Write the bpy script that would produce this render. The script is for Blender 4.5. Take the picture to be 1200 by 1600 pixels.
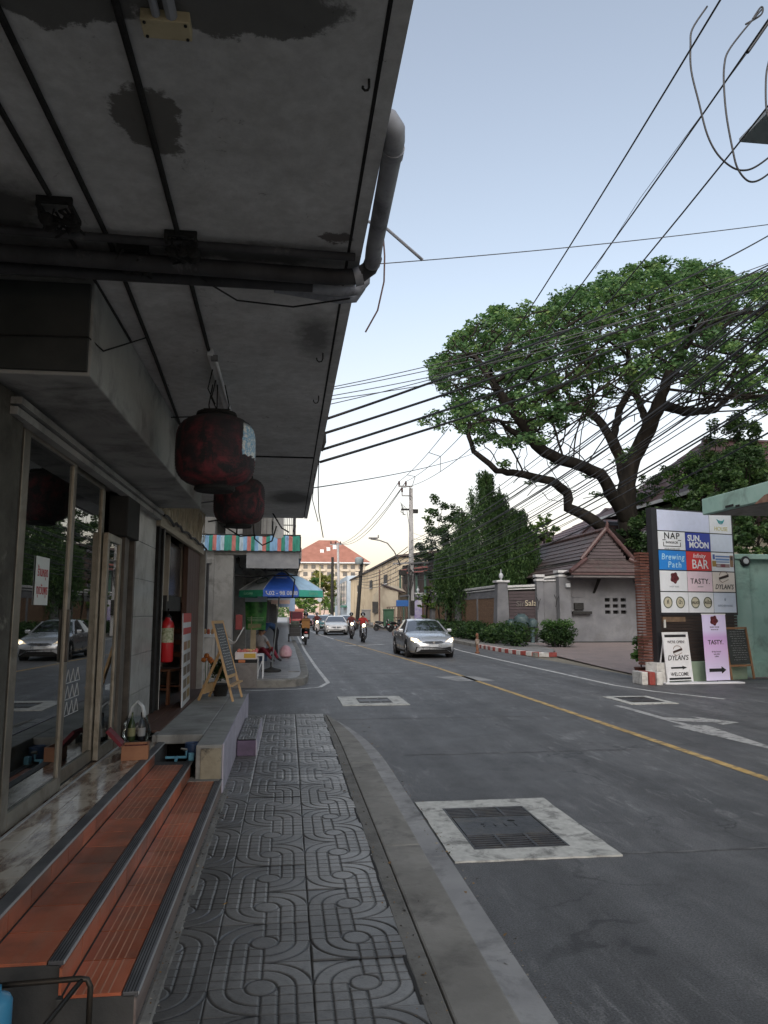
import bpy, bmesh, math, random
import numpy as np
from mathutils import Vector, Matrix, noise
rnd = random.Random(7)
for o in list(bpy.data.objects): bpy.data.objects.remove(o)
S = bpy.context.scene
COL = S.collection
# ------------------------------------------------------------------ camera
FPX, VPX, VPY, EYE = 1170.0, 450.0, 957.0, 1.7
TH = math.atan((VPY-800)/FPX)
PSI = math.atan((600-VPX)*math.cos(TH)/FPX)
cF = Vector((math.sin(PSI)*math.cos(TH), math.cos(PSI)*math.cos(TH), math.sin(TH)))
cR = Vector((math.cos(PSI), -math.sin(PSI), 0))
cU = cR.cross(cF)
cam = bpy.data.objects.new('camera', bpy.data.cameras.new('camera'))
COL.objects.link(cam)
cam.matrix_world = Matrix(((cR.x, cU.x, -cF.x, 0), (cR.y, cU.y, -cF.y, 0), (cR.z, cU.z, -cF.z, EYE), (0, 0, 0, 1)))
cam.data.sensor_fit = 'VERTICAL'; cam.data.sensor_height = 36; cam.data.lens = FPX/1600*36
cam.data.clip_start = 0.05; cam.data.clip_end = 5000
S.camera = cam
# ------------------------------------------------------------------ sky, sun, exposure
SUN_EL, SUN_AZ = math.radians(30), math.radians(202)     # azimuth clockwise from +Y: behind the camera, veiled
W = bpy.data.worlds.new('World'); S.world = W; W.use_nodes = True
wn = W.node_tree.nodes; wl = W.node_tree.links
wn.clear()
sky = wn.new('ShaderNodeTexSky'); sky.sky_type = 'NISHITA'; sky.sun_disc = False
sky.sun_elevation = SUN_EL; sky.sun_rotation = SUN_AZ
sky.air_density = 1.3; sky.dust_density = 2.2; sky.ozone_density = 1.6
hs = wn.new('ShaderNodeHueSaturation'); hs.inputs['Saturation'].default_value = 0.56
bg = wn.new('ShaderNodeBackground'); bg.inputs['Strength'].default_value = 0.088
wo = wn.new('ShaderNodeOutputWorld')
tint = wn.new('ShaderNodeMix'); tint.data_type = 'RGBA'; tint.blend_type = 'MULTIPLY'; tint.inputs[0].default_value = 1
wtc = wn.new('ShaderNodeTexCoord'); wsep = wn.new('ShaderNodeSeparateXYZ'); wr = wn.new('ShaderNodeValToRGB')
wr.color_ramp.elements[0].position = .02; wr.color_ramp.elements[0].color = (1.03, .835, .735, 1); wr.color_ramp.elements[1].position = .40; wr.color_ramp.elements[1].color = (.95, .96, .965, 1)
wl.new(wtc.outputs['Generated'], wsep.inputs[0]); wl.new(wsep.outputs['Z'], wr.inputs[0]); wl.new(wr.outputs[0], tint.inputs[7])
wl.new(sky.outputs[0], hs.inputs['Color']); wl.new(hs.outputs[0], tint.inputs[6]); wl.new(tint.outputs[2], bg.inputs['Color']); wl.new(bg.outputs[0], wo.inputs[0])
sl = bpy.data.lights.new('sun', 'SUN'); sl.energy = 1.5; sl.angle = math.radians(75); sl.color = (1, .93, .86)
sun = bpy.data.objects.new('sun', sl); COL.objects.link(sun)
sdir = Vector((math.sin(SUN_AZ)*math.cos(SUN_EL), math.cos(SUN_AZ)*math.cos(SUN_EL), math.sin(SUN_EL)))
sun.rotation_euler = sdir.to_track_quat('Z', 'Y').to_euler()
S.view_settings.view_transform = 'Standard'; S.view_settings.look = 'None'
S.view_settings.gamma = 1; S.view_settings.use_curve_mapping = False
S.view_settings.exposure = 1.46
S.cycles.max_bounces = 8; S.cycles.transparent_max_bounces = 12

# ------------------------------------------------------------------ helpers
def at(px, py, x=None, y=None, z=None):
    """point of the place seen at photo pixel (px, py) on a plane of the place"""
    d = cF + cR*((px-600)/FPX) + cU*((800-py)/FPX)
    t = x/d.x if x is not None else (y/d.y if y is not None else (z-EYE)/d.z)
    return Vector((d.x*t, d.y*t, EYE+d.z*t))

def tag(o, label=None, cat=None, group=None, kind=None):
    if label: o['label'] = label
    if cat: o['category'] = cat
    if group: o['group'] = group
    if kind: o['kind'] = kind
    return o

def thing(name, label, cat, loc=(0, 0, 0), rz=0, group=None):
    o = bpy.data.objects.new(name, None); COL.objects.link(o)
    o.location = loc; o.rotation_euler = (0, 0, rz); o.empty_display_size = .2
    return tag(o, label, cat, group)

def root_loc(p):
    while p.parent: p = p.parent
    return Vector(p.location)

def link(name, me, parent=None, world=True):
    o = bpy.data.objects.new(name, me); COL.objects.link(o)
    if parent:
        o.parent = parent
        if world and parent.parent is None: o.location = -Vector(parent.location)
    return o

def kids(o): return [c for c in bpy.data.objects if c.parent == o]
def dup(root, loc, rz=0, label=None, group=None, scale=None):
    def cp(o, par):
        c = o.copy(); COL.objects.link(c)
        if par: c.parent = par
        for k in KIDS.get(o.name, ()): cp(k, c)
        return c
    KIDS = {}
    for o in bpy.data.objects:
        if o.parent: KIDS.setdefault(o.parent.name, []).append(o)
    r = cp(root, None); r.location = loc; r.rotation_euler = (0, 0, rz)
    if scale: r.scale = (scale,)*3
    if label: r['label'] = label
    if group: r['group'] = group
    return r

def smooth_path(L, k=5):
    """Catmull-Rom points through L"""
    P = [Vector(p) for p in L]; o = []
    for i in range(len(P)-1):
        a, b, c, d = P[max(0, i-1)], P[i], P[i+1], P[min(len(P)-1, i+2)]
        for j in range(k):
            t = j/k; o.append(.5*((2*b)+(c-a)*t+(2*a-5*b+4*c-d)*t*t+(3*b-a-3*c+d)*t**3))
    return o+[P[-1]]

class MB:
    def __init__(s): s.v = []; s.f = []; s.mi = []
    def add(s, vs, fs, mi=0):
        n = len(s.v); s.v += [tuple(v) for v in vs]
        for f in fs: s.f.append(tuple(i+n for i in f)); s.mi.append(mi)
        return s
    def box(s, x0, x1, y0, y1, z0, z1, mi=0):
        return s.add([(x0,y0,z0),(x1,y0,z0),(x1,y1,z0),(x0,y1,z0),(x0,y0,z1),(x1,y0,z1),(x1,y1,z1),(x0,y1,z1)],
                     [(0,3,2,1),(4,5,6,7),(0,1,5,4),(1,2,6,5),(2,3,7,6),(3,0,4,7)], mi)
    def obox(s, c, d, rz=0, M=None, mi=0):
        M = M or Matrix.Rotation(rz, 3, 'Z'); c = Vector(c)
        vs = [c + M @ Vector((sx*d[0]/2, sy*d[1]/2, sz*d[2]/2)) for sz in (-1, 1) for sx, sy in ((-1,-1),(1,-1),(1,1),(-1,1))]
        return s.add(vs, [(0,3,2,1),(4,5,6,7),(0,1,5,4),(1,2,6,5),(2,3,7,6),(3,0,4,7)], mi)
    def bar(s, a, b, w, h=None, up=(0,0,1), mi=0):
        a, b = Vector(a), Vector(b); h = h or w
        t = (b-a).normalized(); u = Vector(up)
        if abs(t.dot(u)) > .98: u = Vector((1, 0, 0))
        r = t.cross(u).normalized(); u = r.cross(t)
        M = Matrix((r, t, u)).transposed()
        return s.obox((a+b)/2, (w, (b-a).length, h), M=M, mi=mi)
    def prism(s, pts, vec, mi=0):
        vec = Vector(vec); n = len(pts); a = [Vector(p) for p in pts]
        nrm = Vector((0, 0, 0))
        for i in range(n): nrm += a[i].cross(a[(i+1) % n])
        if nrm.dot(vec) > 0: a = a[::-1]
        b = [p+vec for p in a]
        fs = [tuple(range(n)), tuple(range(2*n-1, n-1, -1))]
        fs += [(i, n+i, n+(i+1) % n, (i+1) % n) for i in range(n)]
        return s.add(a+b, fs, mi)
    def sheet(s, pts, mi=0): return s.add(pts, [tuple(range(len(pts)))], mi)
    def tube(s, pts, r, n=8, cap=True, mi=0):
        P = [Vector(p) for p in pts]; k = len(P)
        R = r if isinstance(r, (list, tuple)) else [r]*k
        T = [(P[min(i+1, k-1)]-P[max(i-1, 0)]).normalized() for i in range(k)]
        u = T[0].orthogonal().normalized(); vs = []; fs = []
        for i in range(k):
            u = (u - T[i]*u.dot(T[i]))
            u = u.normalized() if u.length > 1e-6 else T[i].orthogonal().normalized()
            w = T[i].cross(u)
            for j in range(n):
                a = 2*math.pi*j/n; vs.append(P[i] + (u*math.cos(a)+w*math.sin(a))*R[i])
        for i in range(k-1):
            for j in range(n):
                fs.append((i*n+j, i*n+(j+1) % n, (i+1)*n+(j+1) % n, (i+1)*n+j))
        if cap: fs += [tuple(range(n-1, -1, -1)), tuple(range((k-1)*n, k*n))]
        return s.add(vs, fs, mi)
    def lathe(s, c, prof, n=16, M=None, mi=0):
        M = M or Matrix.Identity(3); c = Vector(c); vs = []; fs = []; k = len(prof)
        for r, z in prof:
            for j in range(n):
                a = 2*math.pi*j/n; vs.append(c + M @ Vector((r*math.cos(a), r*math.sin(a), z)))
        for i in range(k-1):
            for j in range(n): fs.append((i*n+j, i*n+(j+1) % n, (i+1)*n+(j+1) % n, (i+1)*n+j))
        fs += [tuple(range(n-1, -1, -1)), tuple(range((k-1)*n, k*n))]
        return s.add(vs, fs, mi)
    def mesh(s, name, mats, smooth=False):
        me = bpy.data.meshes.new(name); me.from_pydata(s.v, [], s.f)
        for m in (mats if isinstance(mats, (list, tuple)) else [mats]): me.materials.append(m)
        if any(s.mi): me.polygons.foreach_set('material_index', s.mi)
        if smooth:
            try: me.shade_smooth()
            except Exception: pass
        me.update(); return me
    def build(s, name, mats, parent=None, smooth=False, bevel=0, world=True, segs=2):
        o = link(name, s.mesh(name, mats, smooth), parent, world)
        if smooth == 'auto':
            o.data.set_sharp_from_angle(angle=math.radians(38))
        if bevel:
            b = o.modifiers.new('bevel', 'BEVEL'); b.width = bevel; b.segments = segs; b.limit_method = 'ANGLE'
        return o

def quick(name, mat, parent, fn, *a, bevel=0, smooth=False, **k):
    m = MB(); getattr(m, fn)(*a, **k); return m.build(name, mat, parent, smooth=smooth, bevel=bevel)
def pbox(name, mat, parent, *a, bevel=0): return quick(name, mat, parent, 'box', *a, bevel=bevel)

def fast_mesh(name, V, F, mats):
    """V (n,3), F (m,4) arrays"""
    me = bpy.data.meshes.new(name); V = np.asarray(V, np.float32); F = np.asarray(F, np.int32); k = F.shape[1]
    me.vertices.add(len(V)); me.vertices.foreach_set('co', V.ravel())
    me.loops.add(F.size); me.loops.foreach_set('vertex_index', F.ravel())
    me.polygons.add(len(F)); me.polygons.foreach_set('loop_start', np.arange(0, F.size, k, dtype=np.int32))
    me.polygons.foreach_set('loop_total', np.full(len(F), k, np.int32))
    for m in (mats if isinstance(mats, (list, tuple)) else [mats]): me.materials.append(m)
    me.update(calc_edges=True); return me

FONT = bpy.data.fonts.load('<builtin>') if '<builtin>' not in bpy.data.fonts else bpy.data.fonts['<builtin>']
def text(name, body, mat, size, c, right, up, parent, depth=.003, bold=0, shear=0, sx=1.0, spacing=1.0):
    cu = bpy.data.curves.new(name, 'FONT'); cu.body = body; cu.size = 1; cu.align_x = 'CENTER'; cu.align_y = 'CENTER'
    cu.extrude = depth/size/2; cu.offset = bold; cu.shear = shear; cu.space_character = spacing; cu.resolution_u = 3
    o = bpy.data.objects.new(name, cu); COL.objects.link(o)
    dg = bpy.context.evaluated_depsgraph_get(); me = bpy.data.meshes.new_from_object(o.evaluated_get(dg))
    bpy.data.objects.remove(o); bpy.data.curves.remove(cu)
    r, u = Vector(right).normalized(), Vector(up).normalized(); n = r.cross(u)
    for v in me.vertices:
        v.co = Vector(c) + r*(v.co.x*size*sx) + u*(v.co.y*size) + n*(v.co.z*size + depth/2+.001)
    me.name = name; me.materials.clear(); me.materials.append(mat)
    return link(name, me, parent)

# ------------------------------------------------------------------ materials
def nodes(name):
    m = bpy.data.materials.new(name); m.use_nodes = True
    nt = m.node_tree; b = nt.nodes['Principled BSDF']
    return m, nt, b
def rgb(c): return (c[0], c[1], c[2], 1)
def N(nt, t, **k):
    n = nt.nodes.new(t)
    for a, v in k.items():
        if a in n.inputs: n.inputs[a].default_value = v
        else: setattr(n, a, v)
    return n
def ramp(nt, src, stops):
    r = nt.nodes.new('ShaderNodeValToRGB'); e = r.color_ramp.elements
    while len(e) < len(stops): e.new(.5)
    for i, (p, c) in enumerate(stops): e[i].position = p; e[i].color = rgb(c) if len(c) == 3 else c
    nt.links.new(src, r.inputs[0]); return r.outputs[0]
def mixc(nt, fac, a, b, mode='MIX'):
    n = nt.nodes.new('ShaderNodeMix'); n.data_type = 'RGBA'; n.blend_type = mode
    for sock, v in ((n.inputs[0], fac), (n.inputs[6], a), (n.inputs[7], b)):
        if hasattr(v, 'links') or hasattr(v, 'is_linked'): nt.links.new(v, sock)
        else: sock.default_value = v if not isinstance(v, tuple) else rgb(v)
    return n.outputs[2]
def math_(nt, op, a, b=None, c=None):
    n = nt.nodes.new('ShaderNodeMath'); n.operation = op
    for i, v in enumerate((a, b, c)):
        if v is None: continue
        if isinstance(v, (int, float)): n.inputs[i].default_value = v
        else: nt.links.new(v, n.inputs[i])
    return n.outputs[0]
def coords(nt, world=False, scale=(1, 1, 1)):
    if world: s = nt.nodes.new('ShaderNodeNewGeometry').outputs['Position']
    else: s = nt.nodes.new('ShaderNodeTexCoord').outputs['Object']
    if scale != (1, 1, 1):
        mp = nt.nodes.new('ShaderNodeMapping'); mp.inputs['Scale'].default_value = scale
        nt.links.new(s, mp.inputs[0]); s = mp.outputs[0]
    return s
def noise_(nt, co, scale, detail=5, rough=.6, dist=0):
    n = N(nt, 'ShaderNodeTexNoise', Scale=scale, Detail=detail, Roughness=rough, Distortion=dist)
    nt.links.new(co, n.inputs['Vector']); return n.outputs[0]
MATS = {}
def mat(name, c1, c2=None, scale=4, rough=.8, metal=0, bump=0, bscale=60, dirt=None, dscale=1.2, dlo=.5, dhi=.72, world=False,
        stretch=(1, 1, 1), lo=.35, hi=.65, rvar=.12, coat=0, per_obj=0, spec=None):
    if name in MATS: return MATS[name]
    m, nt, b = nodes(name)
    co = coords(nt, world, stretch)
    c2 = c2 or tuple(x*.8 for x in c1)
    out = ramp(nt, noise_(nt, co, scale), [(lo, c1), (hi, c2)])
    if dirt:
        f = ramp(nt, noise_(nt, co, dscale, 8, .68, .4), [(dlo, (0, 0, 0)), (dhi, (1, 1, 1))])
        out = mixc(nt, f, out, dirt)
    if per_obj:
        oi = nt.nodes.new('ShaderNodeObjectInfo')
        v = math_(nt, 'MULTIPLY_ADD', oi.outputs['Random'], per_obj*2, 1-per_obj)
        h = N(nt, 'ShaderNodeHueSaturation'); nt.links.new(v, h.inputs['Value']); nt.links.new(out, h.inputs['Color']); out = h.outputs[0]
    nt.links.new(out, b.inputs['Base Color'])
    rr = math_(nt, 'MULTIPLY_ADD', noise_(nt, co, scale*2.3, 4), rvar*2, rough-rvar)
    nt.links.new(rr, b.inputs['Roughness'])
    b.inputs['Metallic'].default_value = metal
    if coat: b.inputs['Coat Weight'].default_value = coat; b.inputs['Coat Roughness'].default_value = .08
    if spec is not None: b.inputs['Specular IOR Level'].default_value = spec
    if bump:
        bp = N(nt, 'ShaderNodeBump', Strength=bump, Distance=.01)
        nt.links.new(noise_(nt, co, bscale, 6, .65), bp.inputs['Height']); nt.links.new(bp.outputs[0], b.inputs['Normal'])
    MATS[name] = m; return m
def plain(name, c, rough=.6, metal=0, emit=0, coat=0):
    if name in MATS: return MATS[name]
    m, nt, b = nodes(name)
    co = coords(nt)
    nt.links.new(ramp(nt, noise_(nt, co, 7), [(.3, c), (.7, tuple(x*.9 for x in c))]), b.inputs['Base Color'])
    b.inputs['Roughness'].default_value = rough; b.inputs['Metallic'].default_value = metal
    if coat: b.inputs['Coat Weight'].default_value = coat
    if emit: b.inputs['Emission Color'].default_value = rgb(c); b.inputs['Emission Strength'].default_value = emit
    MATS[name] = m; return m
def glass_mat(name, tint=(.5, .55, .55), ior=1.7, dark=.6, rough=.01):
    """window glass: Fresnel reflection over a tinted see-through pane"""
    m, nt, b = nodes(name); nt.nodes.remove(b)
    out = nt.nodes['Material Output']
    fr = N(nt, 'ShaderNodeFresnel', IOR=ior); gl = N(nt, 'ShaderNodeBsdfGlossy', Roughness=rough)
    gl.inputs['Color'].default_value = (.95, .97, .97, 1)
    tr = nt.nodes.new('ShaderNodeBsdfTransparent'); tr.inputs[0].default_value = rgb(tint)
    df = nt.nodes.new('ShaderNodeBsdfDiffuse'); df.inputs[0].default_value = (.01, .012, .012, 1)
    m1 = N(nt, 'ShaderNodeMixShader', Fac=dark); nt.links.new(tr.outputs[0], m1.inputs[1]); nt.links.new(df.outputs[0], m1.inputs[2])
    mx = nt.nodes.new('ShaderNodeMixShader')
    nt.links.new(fr.outputs[0], mx.inputs[0]); nt.links.new(m1.outputs[0], mx.inputs[1]); nt.links.new(gl.outputs[0], mx.inputs[2])
    nt.links.new(mx.outputs[0], out.inputs[0]); MATS[name] = m; return m
def leaf_mat(name, stops, trans=.35):
    m, nt, b = nodes(name)
    g = nt.nodes.new('ShaderNodeNewGeometry'); 
    a = nt.nodes.new('ShaderNodeAttribute'); a.attribute_name = 'tone'
    v = math_(nt, 'ADD', math_(nt, 'MULTIPLY', g.outputs['Random Per Island'], .45), math_(nt, 'MULTIPLY', a.outputs['Fac'], .55))
    c = ramp(nt, v, stops)
    nt.links.new(c, b.inputs['Base Color']); b.inputs['Roughness'].default_value = .55; b.inputs['Specular IOR Level'].default_value = .3
    tl = nt.nodes.new('ShaderNodeBsdfTranslucent')
    h = N(nt, 'ShaderNodeHueSaturation', Value=1.3, Saturation=1.1); nt.links.new(c, h.inputs['Color']); nt.links.new(h.outputs[0], tl.inputs[0])
    mx = N(nt, 'ShaderNodeMixShader', Fac=trans); nt.links.new(b.outputs[0], mx.inputs[1]); nt.links.new(tl.outputs[0], mx.inputs[2])
    nt.links.new(mx.outputs[0], nt.nodes['Material Output'].inputs[0]); MATS[name] = m; return m
# ================================================================== SETTING
def road_mat():
    m, nt, b = nodes('asphalt')
    co = coords(nt, True)
    base = ramp(nt, noise_(nt, co, .55, 6, .6, .3), [(.3, (.062, .063, .066)), (.7, (.102, .103, .106))])
    tr = noise_(nt, coords(nt, True, (1.5, .07, 1)), 1.1, 5, .6)
    base = mixc(nt, math_(nt, 'MULTIPLY', ramp(nt, tr, [(.45, (0, 0, 0)), (.7, (1, 1, 1))]), .5), base, (.155, .156, .16))
    sc = noise_(nt, coords(nt, True, (3.2, .5, 1)), 2.2, 9, .75, .6)
    sc2 = noise_(nt, co, .35, 3)
    f = math_(nt, 'MULTIPLY', ramp(nt, sc, [(.53, (0, 0, 0)), (.66, (1, 1, 1))]), ramp(nt, sc2, [(.43, (0, 0, 0)), (.62, (1, 1, 1))]))
    base = mixc(nt, math_(nt, 'MULTIPLY', f, .75), base, (.27, .27, .27))
    sx_ = nt.nodes.new('ShaderNodeSeparateXYZ'); nt.links.new(co, sx_.inputs[0])
    xw = math_(nt, 'ADD', sx_.outputs['X'], math_(nt, 'MULTIPLY', noise_(nt, coords(nt, True, (1, .12, 1)), .9, 4), .9))
    tk = math_(nt, 'SINE', math_(nt, 'MULTIPLY', xw, 3.6))
    base = mixc(nt, math_(nt, 'MULTIPLY', ramp(nt, tk, [(.55, (0, 0, 0)), (.95, (1, 1, 1))]), .38), base, (.052, .051, .052))
    md = noise_(nt, coords(nt, True, (1, .45, 1)), 7, 9, .78, .4)
    base = mixc(nt, .55, base, ramp(nt, md, [(.3, (.28, .28, .28)), (.7, (.74, .74, .74))]), 'OVERLAY')
    vo = N(nt, 'ShaderNodeTexVoronoi', Scale=.55); vo.feature = 'DISTANCE_TO_EDGE'
    wz = nt.nodes.new('ShaderNodeTexNoise'); wz.inputs['Scale'].default_value = 2.2; wz.inputs['Detail'].default_value = 6; nt.links.new(co, wz.inputs['Vector'])
    wa = N(nt, 'ShaderNodeVectorMath', operation='MULTIPLY_ADD'); nt.links.new(wz.outputs['Color'], wa.inputs[0]); wa.inputs[1].default_value = (.9, .9, 0); nt.links.new(co, wa.inputs[2]); nt.links.new(wa.outputs[0], vo.inputs['Vector'])
    ck = math_(nt, 'MULTIPLY', ramp(nt, vo.outputs['Distance'], [(.004, (1, 1, 1)), (.010, (0, 0, 0))]), ramp(nt, noise_(nt, co, .8, 3), [(.5, (0, 0, 0)), (.6, (1, 1, 1))]))
    base = mixc(nt, math_(nt, 'MULTIPLY', ck, .7), base, (.03, .03, .032))
    sp = noise_(nt, co, 95, 3, .7)
    base = mixc(nt, .75, base, ramp(nt, sp, [(.36, (.2, .2, .2)), (.66, (.85, .85, .85))]), 'OVERLAY')
    st = noise_(nt, co, 1.7, 8, .7, 1.0)
    base = mixc(nt, math_(nt, 'MULTIPLY', ramp(nt, st, [(.58, (0, 0, 0)), (.72, (1, 1, 1))]), .5), base, (.04, .041, .045))
    nt.links.new(base, b.inputs['Base Color'])
    rr = math_(nt, 'MULTIPLY_ADD', noise_(nt, co, 1.3, 5), .35, .42); nt.links.new(rr, b.inputs['Roughness'])
    bp = N(nt, 'ShaderNodeBump', Strength=.9, Distance=.008); nt.links.new(noise_(nt, co, 75, 5, .8), bp.inputs['Height'])
    nt.links.new(bp.outputs[0], b.inputs['Normal']); return m
M_road = road_mat()
M_conc = mat('pale_concrete', (.25, .25, .24), (.36, .355, .33), 2.4, .82, bump=.35, bscale=35, dirt=(.12, .118, .11), dscale=1.6, world=True)
M_kerb = mat('kerb_concrete', (.155, .148, .132), (.235, .226, .205), 2.2, .8, bump=.4, bscale=45, dirt=(.085, .08, .072), dscale=3.4, world=True)
M_kerbd = mat('dark_kerb_concrete', (.105, .10, .09), (.17, .165, .15), 3, .82, bump=.5, bscale=38, dirt=(.035, .033, .03), dscale=2.5, world=True)
M_gut = mat('gutter_concrete', (.21, .21, .212), (.30, .30, .295), 1.4, .78, bump=.3, bscale=50, dirt=(.09, .09, .092), dscale=2.2, world=True)
M_white = mat('worn_white_paint', (.46, .46, .45), (.62, .62, .6), 6, .7, dirt=(.14, .14, .14), dscale=5, dlo=.5, dhi=.7, world=True)
M_yellow = mat('worn_yellow_paint', (.42, .27, .085), (.55, .38, .15), 5, .7, dirt=(.12, .105, .08), dscale=6, dlo=.45, dhi=.68, world=True)
M_black = mat('black_rubber', (.012, .012, .013), (.022, .022, .024), 8, .55)
M_crack = plain('crack_dirt', (.02, .02, .02), .95)
g = quick('ground', mat('packed_earth', (.13, .115, .09), (.2, .18, .14), .2, .95, world=True), None, 'sheet', [(-900, -300, -.03), (900, -300, -.03), (900, 1500, -.03), (-900, 1500, -.03)]); tag(g, kind='structure')
m = MB(); m.sheet([(-60, -25, 0), (9.3, -25, 0), (9.3, 330, 0), (-60, 330, 0)]); m.sheet([(9.3, -25, 0), (40, -25, 0), (40, 18.3, 0), (9.3, 18.3, 0)])
road = tag(m.build('road', M_road), kind='structure')
def strip(pts, w, z=.004):
    """flat ribbon along pts"""
    m = MB(); P = [Vector((p[0], p[1], z)) for p in pts]; L = []; Rr = []
    for i, p in enumerate(P):
        t = (P[min(i+1, len(P)-1)]-P[max(i-1, 0)]).normalized(); s = Vector((t.y, -t.x, 0))*(w/2)
        L.append(p-s); Rr.append(p+s)
    n = len(P); m.add(L+Rr, [(i, n+i, n+i+1, i+1) for i in range(n-1)]); return m
def marking(name, mt, pts, w, z=.004): return strip(pts, w, z).build(name, mt, road)
marking('centre_line', M_yellow, [(4.95, 0), (4.93, 7.4), (4.86, 11.4), (4.76, 17), (4.62, 23), (4.25, 29), (3.7, 38), (3.0, 48)], .12)
marking('centre_line', M_white, [(2.95, 49), (2.3, 62), (1.9, 80), (1.8, 120)], .12)
marking('edge_line', M_white, [(8.6, 14.2), (7.9, 15.8), (7.64, 17.2), (7.62, 27), (7.7, 33), (8.2, 42), (8.3, 60)], .1)
marking('edge_line', M_white, [(-.9, 17.0), (.2, 17.2), (.75, 17.6), (1.0, 18.7), (.9, 24), (.78, 34), (.7, 60)], .1)
marking('edge_line', M_white, [(2.9, 39), (5.1, 40.4)], .3)
for y, x0, x1 in ((5.33, 2.36, 9.0), (9.2, 1.4, 4.3), (12.3, -.4, 4.4), (17.5, 1.2, 4.3), (21.3, 1.3, 3.2), (26, .9, 4.2)):
    m = strip([(x0+(x1-x0)*i/24, y+.035*noise.noise(Vector((i*.7, y, 0)))) for i in range(25)], .03 if y < 20 else .06, .003)
    m.build('road_joint', mat('joint_filler', (.13, .13, .13), (.2, .2, .2), 3, .9, dirt=(.06, .06, .065), dscale=4, dlo=.4, dhi=.6, world=True), road)
# painted turning arrow in the far lane
m = MB()
A = [(5.98, 13.5), (6.12, 13.5), (6.12, 11.9), (6.62, 11.65), (6.62, 11.95), (7.0, 11.2), (6.6, 11.0), (6.62, 11.25), (6.12, 11.45), (6.12, 11.0), (6.34, 11.0), (6.08, 8.6), (5.78, 11.0), (5.98, 11.0)]
bm = bmesh.new(); f = bm.faces.new([bm.verts.new((x, y, .004)) for x, y in A]); bmesh.ops.triangulate(bm, faces=[f])
me = bpy.data.meshes.new('lane_arrow'); bm.to_mesh(me); bm.free(); me.materials.append(mat('faded_white_paint', (.30, .30, .30), (.46, .46, .45), 6, .75, dirt=(.11, .11, .11), dscale=6, dlo=.46, dhi=.64, world=True)); link('lane_arrow', me, road)
m = MB(); m.sheet([(4.2, 18.7, .004), (5.2, 18.7, .004), (5.0, 20.1, .004), (3.9, 20.1, .004)])
m.build('concrete_patch', M_gut, road)

# --- near pavement: patterned tiles, each a part
pav = tag(pbox('pavement', M_kerb, None, -8, .57, -25, 12.22, -.02, .082), kind='structure')
def tile_mat():
    m, nt, b = nodes('pressed_concrete_tile')
    co = coords(nt, True)
    base = ramp(nt, noise_(nt, co, 2.6, 7, .65), [(.3, (.088, .085, .080)), (.72, (.172, .168, .160))])
    oi = nt.nodes.new('ShaderNodeObjectInfo')
    h = N(nt, 'ShaderNodeHueSaturation'); nt.links.new(math_(nt, 'MULTIPLY_ADD', oi.outputs['Random'], .6, .68), h.inputs['Value']); nt.links.new(base, h.inputs['Color'])
    base = h.outputs[0]
    base = mixc(nt, math_(nt, 'MULTIPLY', ramp(nt, noise_(nt, co, 26, 6, .75), [(.5, (0, 0, 0)), (.66, (1, 1, 1))]), .55), base, (.045, .044, .042))
    a = nt.nodes.new('ShaderNodeAttribute'); a.attribute_name = 'groove'
    base = mixc(nt, math_(nt, 'MULTIPLY', a.outputs['Fac'], .95), base, (.014, .013, .012))
    nt.links.new(base, b.inputs['Base Color'])
    rr = math_(nt, 'MULTIPLY_ADD', noise_(nt, co, 1.9, 6), .5, .14); nt.links.new(rr, b.inputs['Roughness'])
    bp = N(nt, 'ShaderNodeBump', Strength=.4, Distance=.004); nt.links.new(noise_(nt, co, 90, 4, .7), bp.inputs['Height'])
    nt.links.new(bp.outputs[0], b.inputs['Normal']); return m
M_tile = tile_mat()
TW = .4515
def tile_mesh(kind, n):
    xs = np.linspace(-.225, .225, n+1); X, Y = np.meshgrid(xs, xs)
    r = np.hypot(X, Y); arcq = (X*Y < 0) if kind == 0 else (X*Y > 0)
    d = np.full(X.shape, 9.)
    d = np.minimum(d, np.abs(r-.068))
    inner = r > .068
    d = np.where(inner & (np.abs(Y) > .06), np.minimum(d, np.abs(X)), d)
    for q in (.15, .2225):
        d = np.where(arcq, np.minimum(d, np.abs(r-q)), d)
    for q in (.075, .15):
        d = np.where(~arcq & inner, np.minimum(d, np.abs(np.abs(X)-q)), d)
    for q in (.0, .075, .15):
        d = np.where(~arcq & inner, np.minimum(d, np.abs(np.abs(Y)-q)*1.35), d)
    # a few chords join the arcs to the grid
    g = np.clip(1-d/.0068, 0, 1)
    edge = .2265-np.maximum(np.abs(X), np.abs(Y)); g = np.maximum(g, np.clip(1-edge/.006, 0, 1))
    g = np.where(g > .05, np.minimum(1, g*1.3), 0)
    Z = .018 - .0065*g
    V = np.stack([X.ravel(), Y.ravel(), Z.ravel()], 1)
    i = np.arange(n*(n+1)).reshape(n, n+1)[:, :n].ravel()
    F = np.stack([i, i+1, i+n+2, i+n+1], 1)
    me = fast_mesh('paving_tile', V, F, M_tile)
    at_ = me.attributes.new('groove', 'FLOAT', 'POINT'); at_.data.foreach_set('value', g.ravel().astype(np.float32))
    return me
TM = {(k, n): tile_mesh(k, n) for k in (0, 1) for n in (90, 45)}
for ci, cx in ((-2, -.99), (-1, -.54), (0, -.09), (1, .3615)):
    for k in range(-3, 19):
        yc = 3.73 + (k+.5)*TW
        if cx < -.9 and yc < 7.3 or cx < -.5 and yc < 2.9 or cx < -.9: continue
        n = 90 if yc < 7.2 else 45
        o = link('paving_tile', TM[((k+ci) % 2, n)]); o.parent = pav
        o.location = (cx+rnd.uniform(-.0012, .0012), yc, .082+rnd.uniform(-.003, .002)); o.rotation_euler = (rnd.uniform(-.009, .009), rnd.uniform(-.009, .009), rnd.uniform(-.004, .004))
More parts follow.
